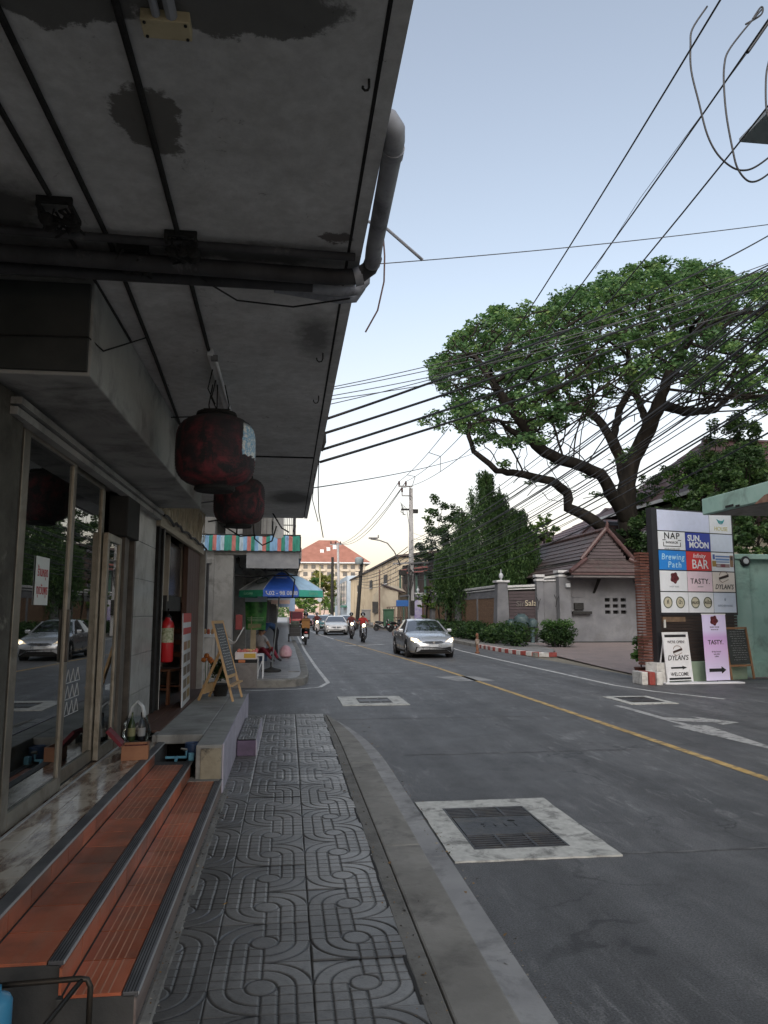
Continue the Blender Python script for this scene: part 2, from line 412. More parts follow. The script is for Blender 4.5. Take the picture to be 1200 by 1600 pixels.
# kerb: two bands of concrete, the cracked joint, the gutter slab
def ribbon(xl, xr, ys, z0, z1, name, mt, parent, bevel=.008):
    """solid strip between two x(y) curves"""
    m = MB(); n = len(ys); vs = []
    for y, a, b_ in zip(ys, xl, xr): vs += [(a, y, z0), (b_, y, z0), (b_, y, z1), (a, y, z1)]
    fs = [(0, 1, 2, 3), tuple(4*(n-1)+i for i in (3, 2, 1, 0))]
    for i in range(n-1):
        for j in range(4): a, b_ = 4*i+j, 4*i+(j+1) % 4; fs.append((a, a+4, b_+4, b_))
    m.add(vs, fs); return m.build(name, mt, parent, bevel=bevel)
def bend(x, ys, amt, y0=8.6, y1=12.2): return [x-amt*max(0, (y-y0)/(y1-y0))**2 for y in ys]
ky = [-25, 0] + [2+i*.6 for i in range(1, 17)] + [12.2]
kerb = tag(thing('kerb', None, None), kind='structure')
kerb_in = ribbon([.578+.006*noise.noise(Vector((y*2.3, 0, 0))) for y in ky], bend(.675, ky, .06), ky, 0, .098, 'kerb_strip', M_kerbd, kerb)
segs = [(-25, 0), (0, 2.6), (2.606, 5.4), (5.406, 8.3), (8.306, 10.4), (10.406, 12.2)]
for a, b_ in segs:
    ys = [a+(b_-a)*i/8 for i in range(9)]
    ribbon(bend(.68, ys, .06), bend(.94, ys, .30), ys, 0, .1, 'kerb_stone', M_kerb, kerb, .012)
    ys2 = ys if b_ < 12 else ys[:-1]+[12.05]
    ribbon(bend(.945, ys2, .31), bend(1.14, ys2, .36), ys2, -.01, .014, 'gutter_slab', M_gut, kerb, .004)
m = MB(); pts = []
for i in range(150):
    y = 2.4+i*.065; pts.append((.574+.012*noise.noise(Vector((y*3.1, 5, 0)))+.006*noise.noise(Vector((y*14, 2, 0))), y))
strip(pts, .016, .0995).build('kerb_crack', M_crack, kerb)
# leaves and litter on the tiles
def scrap(px, py, c, s, lab, z=.105):
    p = at(px, py, z=z); m = MB(); m.add([(p.x-s, p.y, z), (p.x, p.y-s*.6, z+.004), (p.x+s, p.y+.2*s, z+.012), (p.x, p.y+s*.7, z+.004)], [(0, 1, 2), (0, 2, 3)])
    tag(m.build('fallen_leaf', plain('leaf_%d' % px, c, .8)), lab, 'leaf')
scrap(352, 1413, (.5, .28, .06), .016, 'small yellow dry leaf lying on the tiles beside the lowest step')
scrap(350, 1275, (.35, .16, .08), .012, 'tiny reddish dry leaf lying on the tiles halfway along the steps')
# --- drain covers in the road
M_iron = mat('cast_iron', (.035, .036, .04), (.06, .06, .066), 9, .5, metal=.35, bump=.3, bscale=50, dirt=(.09, .08, .065), dscale=5)
M_pit = plain('dark_void', (.004, .004, .004), 1)
def drain(x0, x1, y0, y1, cx0, cx1, cy0, cy1, lab, big=True):
    t = thing('drain_cover', lab, 'drain cover', ((x0+x1)/2, (y0+y1)/2, 0))
    mt = mat('drain_collar_concrete', (.38, .38, .355), (.50, .50, .47), 16, .85, bump=.5, bscale=30, dirt=(.17, .17, .16), dscale=5.5, dlo=.50, dhi=.66, world=True)
    m = MB(); 
    def ring(ax0, ax1, ay0, ay1, n=14, j=.006):
        pts = []
        for (px, py), (qx, qy) in zip([(ax0, ay0), (ax1, ay0), (ax1, ay1), (ax0, ay1)], [(ax1, ay0), (ax1, ay1), (ax0, ay1), (ax0, ay0)]):
            for i in range(n): f = i/n; pts.append((px+(qx-px)*f+rnd.uniform(-j, j), py+(qy-py)*f+rnd.uniform(-j, j)))
        return pts
    o_ = ring(x0, x1, y0, y1); i_ = ring(cx0, cx1, cy0, cy1, j=0); n = len(o_)
    m.add([(a, b, .0) for a, b in o_]+[(a, b, .012) for a, b in o_]+[(a, b, .014) for a, b in i_]+[(a, b, .0) for a, b in i_],
          [(i, (i+1) % n, n+(i+1) % n, n+i) for i in range(n)]+[(n+i, n+(i+1) % n, 2*n+(i+1) % n, 2*n+i) for i in range(n)]+[(2*n+i, 2*n+(i+1) % n, 3*n+(i+1) % n, 3*n+i) for i in range(n)])
    m.build('collar', mt, t)
    pbox('pit', M_pit, t, cx0, cx1, cy0, cy1, .001, .003)
    fr = MB(); w = .018
    for a in ((cx0, cx1, cy0, cy0+w), (cx0, cx1, cy1-w, cy1), (cx0, cx0+w, cy0+w, cy1-w), (cx1-w, cx1, cy0+w, cy1-w)): fr.box(*a, .003, .016)
    fr.build('rim', M_iron, t, bevel=.002)
    L = cy1-cy0; a0, a1 = cy0+.3*L, cy1-.27*L
    pl = pbox('plate', M_iron, t, cx0+.025, cx1-.025, a0, a1, .003, .015, bevel=.003)
    m = MB(); c = Vector((cx0+.67*(cx1-cx0), a1-.12*L, .0165))
    m.add([c+Vector((.035*math.cos(i*math.pi/6), .022*math.sin(i*math.pi/6), 0)) for i in range(12)], [tuple(range(12))]); m.build('lifting_hole', M_pit, pl)
    if big: text('lettering', '7 1 1 1', M_iron, .11, ((cx0+cx1)/2, (a0+a1)/2, .015), (1, 0, 0), (0, 1, 0), pl, .004)
    for b0, b1 in ((cy0+.02, a0-.012), (a1+.012, cy1-.02)):
        k = 6 if big else 4
        for i in range(k):
            y = b0+(b1-b0)*(i+.5)/k
            pbox('grate_bar', M_iron, t, cx0+.02, cx1-.02, y-.009, y+.009, .004, .0155)
        for i in range(1, 3):
            x = cx0+(cx1-cx0)*i/3
            pbox('cross_bar', M_iron, t, x-.011, x+.011, b0, b1, .0045, .017)
drain(1.16, 2.36, 5.29, 6.93, 1.355, 2.07, 5.52, 6.66, 'large near square drain cover with two grates in a pale concrete collar')
drain(1.02, 2.27, 14.05, 15.5, 1.36, 2.0, 14.35, 15.2, 'drain cover in a white concrete collar before the side street', False)
drain(6.35, 7.3, 13.6, 14.9, 6.5, 7.15, 13.8, 14.7, 'dark iron drain cover in the far lane beside the white arrow', False)

# ================================================================== NEAR SHOP BUILDING (left)
M_ceil = None
def ceiling_mat():
    m, nt, b = nodes('stained_canopy_plaster')
    co = coords(nt, True)
    base = ramp(nt, noise_(nt, co, 1.1, 7, .62), [(.3, (.55, .55, .55)), (.7, (.80, .80, .80))])
    base = mixc(nt, .6, base, ramp(nt, noise_(nt, co, 3.2, 9, .72, .8), [(.34, (.68, .67, .65)), (.62, (1, 1, 1))]), 'MULTIPLY')
    base = mixc(nt, .45, base, ramp(nt, noise_(nt, coords(nt, True, (1, 1, 3)), 14, 7, .7), [(.4, (.66, .66, .66)), (.6, (.96, .96, .96))]), 'MULTIPLY')
    warp = nt.nodes.new('ShaderNodeTexNoise'); warp.inputs['Scale'].default_value = 5; warp.inputs['Detail'].default_value = 9; warp.inputs['Roughness'].default_value = .72
    nt.links.new(co, warp.inputs['Vector'])
    wv = N(nt, 'ShaderNodeVectorMath', operation='MULTIPLY_ADD'); nt.links.new(warp.outputs['Color'], wv.inputs[0]); wv.inputs[1].default_value = (.30, .30, 0); nt.links.new(co, wv.inputs[2])
    def spot(x, y, r, sx=1, sy=1, col=(.12, .115, .105), soft=.007):
        mp = N(nt, 'ShaderNodeMapping'); mp.inputs['Location'].default_value = (-(x+.15)*sx, -(y+.15)*sy, 0); mp.inputs['Scale'].default_value = (sx, sy, 0)
        nt.links.new(wv.outputs[0], mp.inputs[0])
        ln = N(nt, 'ShaderNodeVectorMath', operation='LENGTH'); nt.links.new(mp.outputs[0], ln.inputs[0])
        return ramp(nt, ln.outputs['Value'], [(max(0, r-soft), (1, 1, 1)), (r+soft, (0, 0, 0))]), col
    for s_ in (spot(-.545, 2.62, .115, 1, .62), spot(.18, 3.40, .06, .8, 1.1, (.10, .085, .08)), spot(-.70, 2.06, .10, .45, 1, (.10, .10, .095)), spot(-.2, 2.02, .13, .4, 1, (.11, .11, .105)),
               spot(-1.35, 3.3, .28, 1, 1, (.05, .05, .048), .1), spot(-1.15, 3.75, .25, .5, 1.2, (.06, .06, .058), .1), spot(-.3, 3.62, .10, .15, 1, (.07, .07, .068), .05), spot(.15, 4.7, .10, 1, .3, (.17, .17, .17), .05),
               spot(.02, 11.7, .2, .6, .3, (.13, .13, .13), .07), spot(-.95, 9.5, .3, 1, .4, (.16, .15, .14), .1)):
        base = mixc(nt, math_(nt, 'MULTIPLY', s_[0], .9), base, s_[1])
    pk = noise_(nt, coords(nt, True, (1, .8, 1)), 9, 9, .8, .5)
    pk2 = noise_(nt, co, 1.5, 3)
    base = mixc(nt, math_(nt, 'MULTIPLY', math_(nt, 'MULTIPLY', ramp(nt, pk, [(.60, (0, 0, 0)), (.64, (1, 1, 1))]), ramp(nt, pk2, [(.48, (0, 0, 0)), (.6, (1, 1, 1))])), .75), base, (.075, .07, .068))
    nt.links.new(base, b.inputs['Base Color']); b.inputs['Roughness'].default_value = .9
    bp = N(nt, 'ShaderNodeBump', Strength=.55, Distance=.012)
    nt.links.new(noise_(nt, co, 11, 9, .7), bp.inputs['Height']); nt.links.new(bp.outputs[0], b.inputs['Normal']); return m
M_ceil = ceiling_mat()
M_beam = mat('sooty_plaster', (.30, .30, .29), (.42, .42, .41), 1.6, .9, bump=.4, bscale=14, dirt=(.11, .11, .105), dscale=1.5, world=True)
M_wall = mat('old_grey_plaster', (.22, .215, .2), (.32, .31, .29), 1.5, .9, bump=.4, bscale=18, dirt=(.08, .078, .07), dscale=1.3, world=True)
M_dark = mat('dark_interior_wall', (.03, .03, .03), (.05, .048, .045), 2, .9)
M_alu = mat('dull_aluminium', (.22, .205, .175), (.32, .295, .25), 3, .42, metal=.75, bump=.05, bscale=30, dirt=(.14, .12, .09), dscale=3)
M_grime = mat('black_grime', (.01, .01, .01), (.024, .023, .022), 9, .9, bump=.7, bscale=60)
M_pipe = mat('weathered_pvc_pipe', (.25, .26, .29), (.36, .37, .40), 5, .6, dirt=(.10, .10, .11), dscale=6)
M_pipeD = mat('sooty_pipe', (.03, .03, .033), (.07, .07, .075), 4, .7, bump=.3, bscale=30, dirt=(.15, .15, .15), dscale=5, dlo=.6, dhi=.7)
B1 = thing('shop_building', 'grey concrete shophouse on the left with a long stained canopy over the pavement', 'building', (-1.6, 4, 0))
ZC = 3.48
can = MB()
can.box(-1.75, .262, -4, 14.25, ZC, ZC+.2); can.box(.262, .276, -4, 14.25, ZC+.014, ZC+.2); can.box(.276, .335, -4, 14.25, ZC-.004, ZC+.2)
can = can.build('canopy', M_ceil, B1)
quick('drip_line', M_grime, can, 'tube', [(.269, -3, ZC+.004), (.269, 14.1, ZC+.004)], .009, 6)
pbox('canopy_joint', M_grime, can, -1.05, .26, 8.53, 8.565, ZC-.012, ZC+.001)
pbox('unseen_upper_wall', M_wall, B1, -9, -1.75, -45, 14.2, ZC+.2, 14)  # unseen upper storeys; height and length behind the camera set to block the sun
pbox('roof', M_wall, B1, -9.2, -1.5, -45.2, 14.4, 14, 14.3)
for i in range(4):
    w = pbox('window', M_dark, B1, -1.76, -1.72, -2.5+i*4.2, -.2+i*4.2, 5.2, 7.0)
    m = MB(); 
    for k in range(4): m.box(-1.74, -1.70, -2.5+i*4.2+k*.767-.03, -2.5+i*4.2+k*.767+.03, 5.2, 7.0)
    m.box(-1.74, -1.705, -2.5+i*4.2-.05, -.2+i*4.2+.05, 5.1, 5.2); m.box(-1.74, -1.705, -2.5+i*4.2-.05, -.2+i*4.2+.05, 7.0, 7.08); m.build('frame', M_alu, w)
beam = pbox('beam', M_beam, B1, -1.75, -1.06, 4.0, 9.15, 2.94, ZC-.001, bevel=.01)
pbox('end_board', mat('dark_end_board', (.03, .034, .033), (.05, .052, .05), 3, .8, world=True), beam, -1.72, -1.075, 3.97, 3.998, 2.96, 3.44)  # near-black board covering the near end face of the beam
pbox('wall', M_wall, B1, -1.78, -1.6, -4, 4.12, 0, ZC)
# dark stripped pier with cable clutter at the near jamb
pbox('pier', mat('peeling_post', (.05, .045, .038), (.10, .095, .08), 5, .85, bump=.6, bscale=20, dirt=(.2, .19, .16), dscale=4, dlo=.6, dhi=.7, world=True), B1, -1.75, -1.56, 4.12, 4.52, 0, 2.93)
pbox('header', M_beam, B1, -1.75, -1.58, 4.52, 9.4, 2.85, 2.94)
hd = MB(); hd.box(-1.58, -1.5, 4.3, 9.2, 2.86, 2.9); hd.box(-1.6, -1.52, 4.3, 9.2, 2.8, 2.845); hd.build('shutter_box_lip', M_beam, B1)
mm = mat('grey_marble_cladding', (.33, .33, .32), (.47, .47, .455), 2.2, .35, dirt=(.16, .15, .14), dscale=2.5, world=True)
for k in range(6): pbox('marble_panel', mm, B1, -1.76, -1.597, 8.02, 9.28, .452+k*.402, .452+k*.402+.398, bevel=.003)
pbox('shutter_box', M_dark, B1, -1.7, -1.52, 7.3, 7.86, 2.42, 2.81, bevel=.01)
for k, y in enumerate((7.42, 7.52, 7.62, 7.86, 9.34, 9.48, 9.6)):
    pbox('shutter_track', M_grime if k > 3 else mat('brown_channel', (.07, .06, .05), (.13, .11, .09), 5, .6), B1, -1.72+.02*(k % 2), -1.56-.01*(k % 3), y, y+.075, .452, 2.84)
quick('shutter_edge', plain('dirty_white_trim', (.5, .5, .47), .6), B1, 'box', -1.57, -1.555, 9.685, 9.7, .3, 2.86)
# slab and interior of the two shops
pbox('floor_slab', mat('dark_screed', (.06, .055, .05), (.1, .095, .085), 2, .6), B1, -7, -1.625, 4.2, 13.9, .0, .45)
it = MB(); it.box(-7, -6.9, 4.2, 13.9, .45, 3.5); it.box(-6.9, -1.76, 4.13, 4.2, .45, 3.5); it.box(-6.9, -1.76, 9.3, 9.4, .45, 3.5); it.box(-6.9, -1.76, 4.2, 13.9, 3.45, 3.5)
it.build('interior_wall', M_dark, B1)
pbox('end_wall', M_wall, B1, -7, -1.62, 13.92, 14.2, 0, ZC+.2)
M_wood = mat('dark_red_wood', (.06, .028, .018), (.10, .045, .028), 6, .6, stretch=(6, 6, .6), world=True)
for y0 in (12.3, 12.62, 12.94, 13.26, 13.58): pbox('wood_board', M_wood, B1, -1.68, -1.6, y0, y0+.31, .3, 2.8, bevel=.006)
pbox('corner_post', mat('pale_corner_post', (.3, .28, .26), (.4, .38, .35), 4, .8, world=True), B1, -1.62, -1.5, 13.92, 14.06, .0, 2.8, bevel=.008)
# awning board with thatch
aw = thing('thatch_awning', 'pale bamboo thatch strip on a slanted board above the open restaurant', 'awning', (-1.5, 11.5, 2.8))
pbox('board', mat('bleached_board', (.36, .31, .24), (.5, .44, .35), 5, .8, stretch=(1, .3, 6), world=True), aw, -1.6, -1.54, 9.25, 13.95, 2.74, 2.9, bevel=.006)
m = MB(); r2 = random.Random(3)
for i in range(420):
    y = 9.25+4.7*r2.random(); z = 2.9+.56*r2.random(); a = r2.uniform(-.5, .5); L = r2.uniform(.12, .3); x = -1.59+r2.random()*.06
    m.bar((x, y, z), (x+r2.uniform(-.02, .03), y+a*L, min(3.47, z+L)), .011, .004)
m = m.build('thatch', mat('bleached_thatch', (.38, .33, .25), (.52, .46, .36), 3, .9, per_obj=.2), aw); m['kind'] = 'stuff'
pbox('backing', mat('bleached_thatch', (.4, .35, .27)), aw, -1.63, -1.6, 9.25, 13.95, 2.88, 3.475)
m = MB(); pts = [(-1.5, 9.2+i*.2, 2.86+.02*math.sin(i*1.3)+.03*noise.noise(Vector((i*.9, 1, 2)))) for i in range(25)]; m.tube(pts, .018, 6); m.build('cable_garland', M_black, aw)

# --- glass doors
gdoor = glass_mat('shop_glass', (.42, .47, .46), 2.8, .55)
def door_leaf(y0, y1, z0, z1, lab, wl=.07, wr=.07, x=-1.6, handle=None):
    t = thing('glass_door', lab, 'door', (x, (y0+y1)/2, z0))
    fr = MB(); d0, d1 = x-.025, x+.02
    fr.box(d0, d1, y0, y0+wl, z0, z1); fr.box(d0, d1, y1-wr, y1, z0, z1); fr.box(d0, d1, y0+wl, y1-wr, z0, z0+.1); fr.box(d0, d1, y0+wl, y1-wr, z1-.07, z1)
    fr.build('frame', M_alu, t, bevel=.004)
    pbox('pane', gdoor, t, x-.004, x+.004, y0+wl, y1-wr, z0+.1, z1-.07)
    if handle: pbox('handle', mat('worn_dark_handle', (.05, .045, .04), (.1, .09, .08), 5, .4, metal=.5), t, d1, d1+.02, handle-.018, handle+.018, 1.35, 1.72, bevel=.004)
    return t
door_leaf(4.62, 5.76, .455, 2.845, 'aluminium glass door leaf nearest the camera carrying a white paper notice', .11, .075, handle=5.70)
door_leaf(5.70, 6.86, .455, 2.845, 'second aluminium glass door leaf with white triangle stickers', .1, .09, x=-1.65)
door_leaf(6.82, 7.38, .455, 2.40, 'narrow last glass door leaf beside the shutter tracks', .07, .08)
pb = at(68, 908, x=-1.585)
nt_ = thing('paper_notice', 'white paper notice with red Thai writing stuck inside the glass door', 'notice', (-1.585, pb.y, pb.z))
pbox('sheet', plain('notice_paper', (.72, .74, .72), .7), nt_, -1.592, -1.588, pb.y-.145, pb.y+.115, pb.z-.155, pb.z+.155)
M_redink = plain('red_ink', (.45, .03, .04), .6)
for s_, dz in (('ร้านหยุด', .055), ('ทุกวันพุธ', -.06)):
    text('lettering', s_, M_redink, .085, (-1.588, pb.y-.015, pb.z+dz), (0, 1, 0), (0, 0, 1), nt_, .001, bold=.01, sx=.75)
m = MB()
for i in range(3):
    for j in range(3):
        y, z = 5.98+.13*i, .93+.12*j
        for a, b_ in (((0, 0), (.12, 0)), ((.12, 0), (.06, .1)), ((.06, .1), (0, 0))): m.bar((-1.643, y+a[0], z+a[1]), (-1.643, y+b_[0], z+b_[1]), .004, .004)
tag(m.build('window_sticker', plain('frosted_white', (.6, .6, .6), .6)), 'pale triangle pattern stuck low on the second glass door', 'sticker')
def carton(name, x0, x1, y0, y1, z0, z1, c, lab):
    t = thing(name, lab, 'box', ((x0+x1)/2, (y0+y1)/2, z0)); mt = mat('card_%s' % lab[:9], c, tuple(k*.8 for k in c), 5, .85)
    pbox('body', mt, t, x0, x1, y0, y1, z0, z1-.004, bevel=.004); m = MB(); ym = (y0+y1)/2
    m.box(x0-.004, x1+.004, y0, ym-.004, z1-.004, z1); m.box(x0-.004, x1+.004, ym+.004, y1, z1-.004, z1+.003); m.build('flap', mt, t)
carton('cardboard_box', -2.4, -1.9, 5.0, 5.6, .45, .95, (.3, .2, .11), 'brown carton on the floor behind the first glass door')
carton('cardboard_box', -2.3, -1.95, 6.0, 6.5, .45, .75, (.36, .24, .13), 'smaller tan carton behind the second glass door')

# --- steps: every tile its own part
def steptile_mat():
    m, nt, b = nodes('orange_step_tile')
    co = coords(nt, True)
    base = ramp(nt, noise_(nt, co, 3, 6, .6), [(.3, (.36, .088, .038)), (.7, (.48, .150, .080))])
    oi = nt.nodes.new('ShaderNodeObjectInfo'); h = N(nt, 'ShaderNodeHueSaturation')
    nt.links.new(math_(nt, 'MULTIPLY_ADD', oi.outputs['Random'], .6, .72), h.inputs['Value']); nt.links.new(base, h.inputs['Color']); base = h.outputs[0]
    base = mixc(nt, math_(nt, 'MULTIPLY', ramp(nt, noise_(nt, coords(nt, True, (5, .6, 5)), 3, 7, .7), [(.48, (0, 0, 0)), (.75, (1, 1, 1))]), .6), base, (.36, .22, .15))
    base = mixc(nt, math_(nt, 'MULTIPLY', ramp(nt, noise_(nt, co, 1.4, 8, .7), [(.48, (0, 0, 0)), (.66, (1, 1, 1))]), .7), base, (.10, .06, .045))
    nt.links.new(base, b.inputs['Base Color'])
    rr = math_(nt, 'MULTIPLY_ADD', noise_(nt, co, 2.2, 5), .3, .2); nt.links.new(rr, b.inputs['Roughness']); return m
M_st = steptile_mat()
M_plat = mat('worn_marble_tile', (.42, .36, .29), (.55, .47, .38), 1.8, .16, dirt=(.13, .07, .045), dscale=2.1, dlo=.46, dhi=.58, world=True, stretch=(3.5, 1, 1), rvar=.08)
M_nose = mat('grey_nosing', (.07, .07, .074), (.13, .13, .132), 4, .6, bump=.2, bscale=50, world=True)
M_nline = plain('pale_nosing_edge', (.42, .42, .42), .55)
M_sidef = mat('step_side_paint', (.05, .05, .048), (.075, .073, .07), 3, .8, bump=.3, bscale=30, dirt=(.16, .15, .14), dscale=8, dlo=.64, dhi=.7, world=True)
ST = thing('entrance_steps', 'three orange tiled entrance steps with grey nosings before the glass doors', 'steps', (-1.1, 5, 0))
def tread(x0, x1, y0, y1, z, name='step', base_z=.05):
    pbox(name, M_sidef, ST, x0, x1, y0, y1, base_z, z-.012)
stp = [(-.85, -.565, 3.27, 7.2, .22), (-1.17, -.86, 3.30, 7.42, .335), (-1.62, -1.17, 3.0, 7.98, .45)]
tread(-.87, -.575, 3.27, 7.2, .22); tread(-1.19, -.87, 3.30, 7.42, .335); tread(-1.62, -1.18, 2.6, 7.98, .45)
def tile_box(w, d, h, ridges):
    m = MB(); m.box(-w/2+.0015, w/2-.0015, -d/2+.0035, d/2-.0035, 0, h)
    for i in range(ridges): x = -w/2+.045+i*.034; m.box(x-.003, x+.003, -d/2+.004, d/2-.004, h, h+.0016, 1)
    return m.mesh('step_tile', [M_st, plain('pale_ridge', (.52, .26, .17), .45)])
me_t = tile_box(.235, .298, .012, 5); me_t2 = tile_box(.235, .298, .012, 0)
me_r = MB().box(0, .011, -.1462, .1462, 0, .098).mesh('riser_tile', M_st)
for si, (x0, x1, y0, y1, z) in enumerate(stp[:2]):
    y = y0+.15; i = 0
    while y < y1-.1:
        w = x1-.062-x0
        o = link('step_tile', me_t if si == 0 or i > 6 else me_t2, ST); o.location = Vector((x0+w/2+.004, y, z-.012))-Vector(ST.location); o.scale = (w/.238, 1, 1)
        o = link('riser_tile', me_r, ST); o.location = Vector((x0-.0125, y, z+.002))-Vector(ST.location)
        y += .3; i += 1
    pbox('nosing', M_nose, ST, x1-.056, x1+.004, y0, y1, z-.02, z+.003, bevel=.005)
    for k in range(4): pbox('nosing_groove', M_crack, ST, x1-.048+k*.012, x1-.044+k*.012, y0, y1, z+.0025, z+.0036)
    pbox('nosing_edge', M_nline, ST, x1+.0045, x1+.0085, y0, y1, z-.010, z+.0025)
x0, x1, y0, y1, z = stp[2]
for i in range(17):
    y = 2.75+.3*i+.15
    for j in range(2):
        o = pbox('platform_tile', M_plat, ST, -1.62+.192*j+.0015, -1.62+.192*(j+1)-.0015, y-.1485, y+.1485, z-.012, z, bevel=.0015)
pbox('nosing', M_nose, ST, x1-.062, x1+.004, 2.6, y1, z-.02, z+.003, bevel=.005)
pbox('nosing_edge', M_nline, ST, x1+.0045, x1+.0085, 2.6, y1, z-.010, z+.0025)
pbox('door_track', M_nline, ST, -1.57, -1.555, 4.4, 7.9, z, z+.006)
# grimy lower riser face of the first step, rough mortar at its foot
pbox('riser_face', mat('scuffed_riser', (.16, .12, .105), (.25, .20, .18), 4, .7, stretch=(1, .3, 3), dirt=(.08, .07, .065), dscale=4, world=True), ST, -.575, -.566, 3.27, 7.2, .08, .2)
pbox('mortar_fillet', M_kerb, ST, -.566, -.5, 3.27, 7.25, .07, .101, bevel=.02)
pbox('mortar_patch', M_kerb, ST, -.86, -.58, 7.02, 7.2, .21, .226, bevel=.006)
# metal rail of a hand cart and a blue bucket by the lower left corner
M_rust = mat('rusty_tube', (.03, .026, .022), (.06, .05, .04), 9, .5, metal=.6)
rl = thing('cart_handle', 'bent dark steel tube handle of a trolley beside the lowest step', 'trolley', (-.7, 2.9, .1))
a_, b_ = at(20, 1538, y=3.05), at(142, 1528, y=3.05)
m = MB(); m.tube([a_+Vector((-.3, 0, -.02)), a_, b_-Vector((.04, 0, 0)), b_-Vector((.012, 0, .004)), b_-Vector((0, 0, .03)), b_-Vector((-.0, 0, .45))], .0105, 8); m.build('rail', M_rust, rl, smooth=True)
c_ = b_-Vector((.03, 0, .004)); m = MB(); m.tube([c_, c_+Vector((-.16, -.62, -.10))], .009, 8); m.build('brace', M_rust, rl, smooth=True)
c_ = b_-Vector((0, 0, .16)); m = MB(); m.tube([c_, c_+Vector((-.10, -.5, -.10))], .009, 8); m.build('brace', M_rust, rl, smooth=True)
pb = at(6, 1560, y=2.95)
bk = thing('water_can', 'bright blue plastic can with a red cap at the bottom left', 'can', (pb.x-.03, pb.y, .1))
m = MB(); m.lathe((pb.x-.03, pb.y, .1), [(.055, 0), (.058, .02), (.058, pb.z-.11), (.05, pb.z-.095), (.02, pb.z-.08), (.02, pb.z-.06)], 20); m.build('body', plain('blue_plastic', (.05, .25, .42), .4), bk, smooth='auto')
m = MB(); m.lathe((pb.x-.022, pb.y, pb.z-.04), [(.016, 0), (.018, .004), (.018, .03), (.014, .034)], 12); m.build('cap', plain('red_plastic', (.5, .08, .05), .4), bk)
sc = MB(); r2 = random.Random(11)
for i in range(60):
    p = (-.62+r2.uniform(-.35, .12), 3.0+r2.uniform(-.3, .24), .085+r2.uniform(0, .012)); s_ = r2.uniform(.006, .02)
    sc.add([(p[0]-s_, p[1], p[2]), (p[0], p[1]-s_, p[2]+s_*.5), (p[0]+s_, p[1], p[2]+s_*.3), (p[0], p[1]+s_, p[2])], [(0, 1, 2, 3)])
sc = tag(sc.build('litter', mat('litter_scraps', (.16, .13, .09), (.3, .26, .18), 20, .9)), None, None, kind='stuff')

# grit and leaf bits along the gutter and pavement edge
m = MB(); r2 = random.Random(17)
for i in range(900):
    y = 2.6+9.4*r2.random()**1.3; k = r2.random(); x, z = (1.12+r2.gauss(.03, .05), .012) if k < .45 else ((.62+r2.gauss(0, .05), .1) if k < .75 else (-.53+r2.gauss(0, .02), .103))
    s_ = r2.uniform(.003, .009)*(2.2 if r2.random() < .07 else 1); a = r2.random()*6.28; c_, n_ = math.cos(a)*s_, math.sin(a)*s_
    m.add([(x-c_, y-n_, z), (x+n_*.6, y-c_*.6, z+s_*.5), (x+c_, y+n_, z+s_*.2), (x-n_*.6, y+c_*.6, z)], [(0, 1, 2, 3)], r2.randint(0, 2))
gr_ = m.build('gutter_grit', [plain('grit_pale', (.24, .22, .18), .9), plain('grit_dark', (.05, .045, .04), .9), plain('grit_leaf', (.22, .13, .05), .9)]); tag(gr_, kind='stuff')
# ---------------------------------------------------------------- on and under the canopy
def part_tube(name, mt, parent, pts, r, n=8): return quick(name, mt, parent, 'tube', pts, r, n, smooth='auto' if n > 6 else False)
cz = ZC-.014
part_tube('conduit', M_grime, B1, [(-.53, -1, cz), (-.53, 2.4, cz), (-.545, 3.5, cz), (-.565, 5.0, cz)], .0125)
part_tube('conduit', M_grime, B1, [(-.88, 0, cz), (-.88, 3.5, cz), (-.95, 5.2, cz), (-1.045, 7.1, cz)], .0125)
part_tube('conduit', M_grime, B1, [(-1.04, 0, cz), (-1.04, 3.14, cz)], .0115)
part_tube('conduit', M_grime, B1, [(-1.06, 3.5, cz), (-1.055, 4.9, cz)], .009, 6)
part_tube('thin_cable', M_grime, B1, [(-1.7, 3.96, 3.13), (-1.07, 3.96, 3.14), (-1.05, 4.2, 3.15), (-.93, 4.75, 3.44)], .005, 5)
part_tube('thin_cable', M_grime, B1, [(-1.05, 6.6, 3.4), (-.6, 6.72, 3.46)], .006, 5)
part_tube('thin_cable', M_black, B1, [(-.5, 3.7, 3.40), (-.3, 3.9, 3.36), (0, 3.95, 3.36), (.3, 3.8, 3.36)], .005, 5)
# drain pipes crossing below the slab and running along its outer edge
part_tube('cross_pipe', M_pipeD, B1, [(-1.75, 3.42, 3.445), (.30, 3.50, 3.445)], .02, 10)
part_tube('cross_pipe', M_pipeD, B1, [(-1.75, 3.56, 3.40), (.22, 3.66, 3.41), (.33, 3.66, 3.42), (.385, 3.62, 3.45), (.40, 3.54, 3.47)], .042, 14)
part_tube('cross_pipe', M_pipeD, B1, [(-1.75, 3.72, 3.39), (.1, 3.80, 3.415)], .03, 10)
part_tube('cross_pipe', M_pipe, B1, [(-.5, 3.79, 3.43), (.26, 3.87, 3.43), (.35, 3.87, 3.44), (.385, 3.85, 3.48), (.385, 3.83, 3.56)], .028, 12)
part_tube('cross_pipe', M_pipe, B1, [(-.1, 3.92, 3.45), (.26, 4.0, 3.44), (.34, 4.0, 3.45), (.375, 3.98, 3.50), (.375, 3.96, 3.6)], .026, 12)
part_tube('edge_pipe', M_pipe, B1, [(.395, 3.58, 3.455), (.39, 3.45, 3.475), (.378, 2.72, 3.495), (.376, 2.64, 3.50), (.368, 2.585, 3.51), (.345, 2.56, 3.525), (.30, 2.555, 3.535)], .041, 16)
part_tube('pipe_collar', M_pipe, B1, [(.377, 2.68, 3.498), (.378, 2.73, 3.497)], .046, 16)
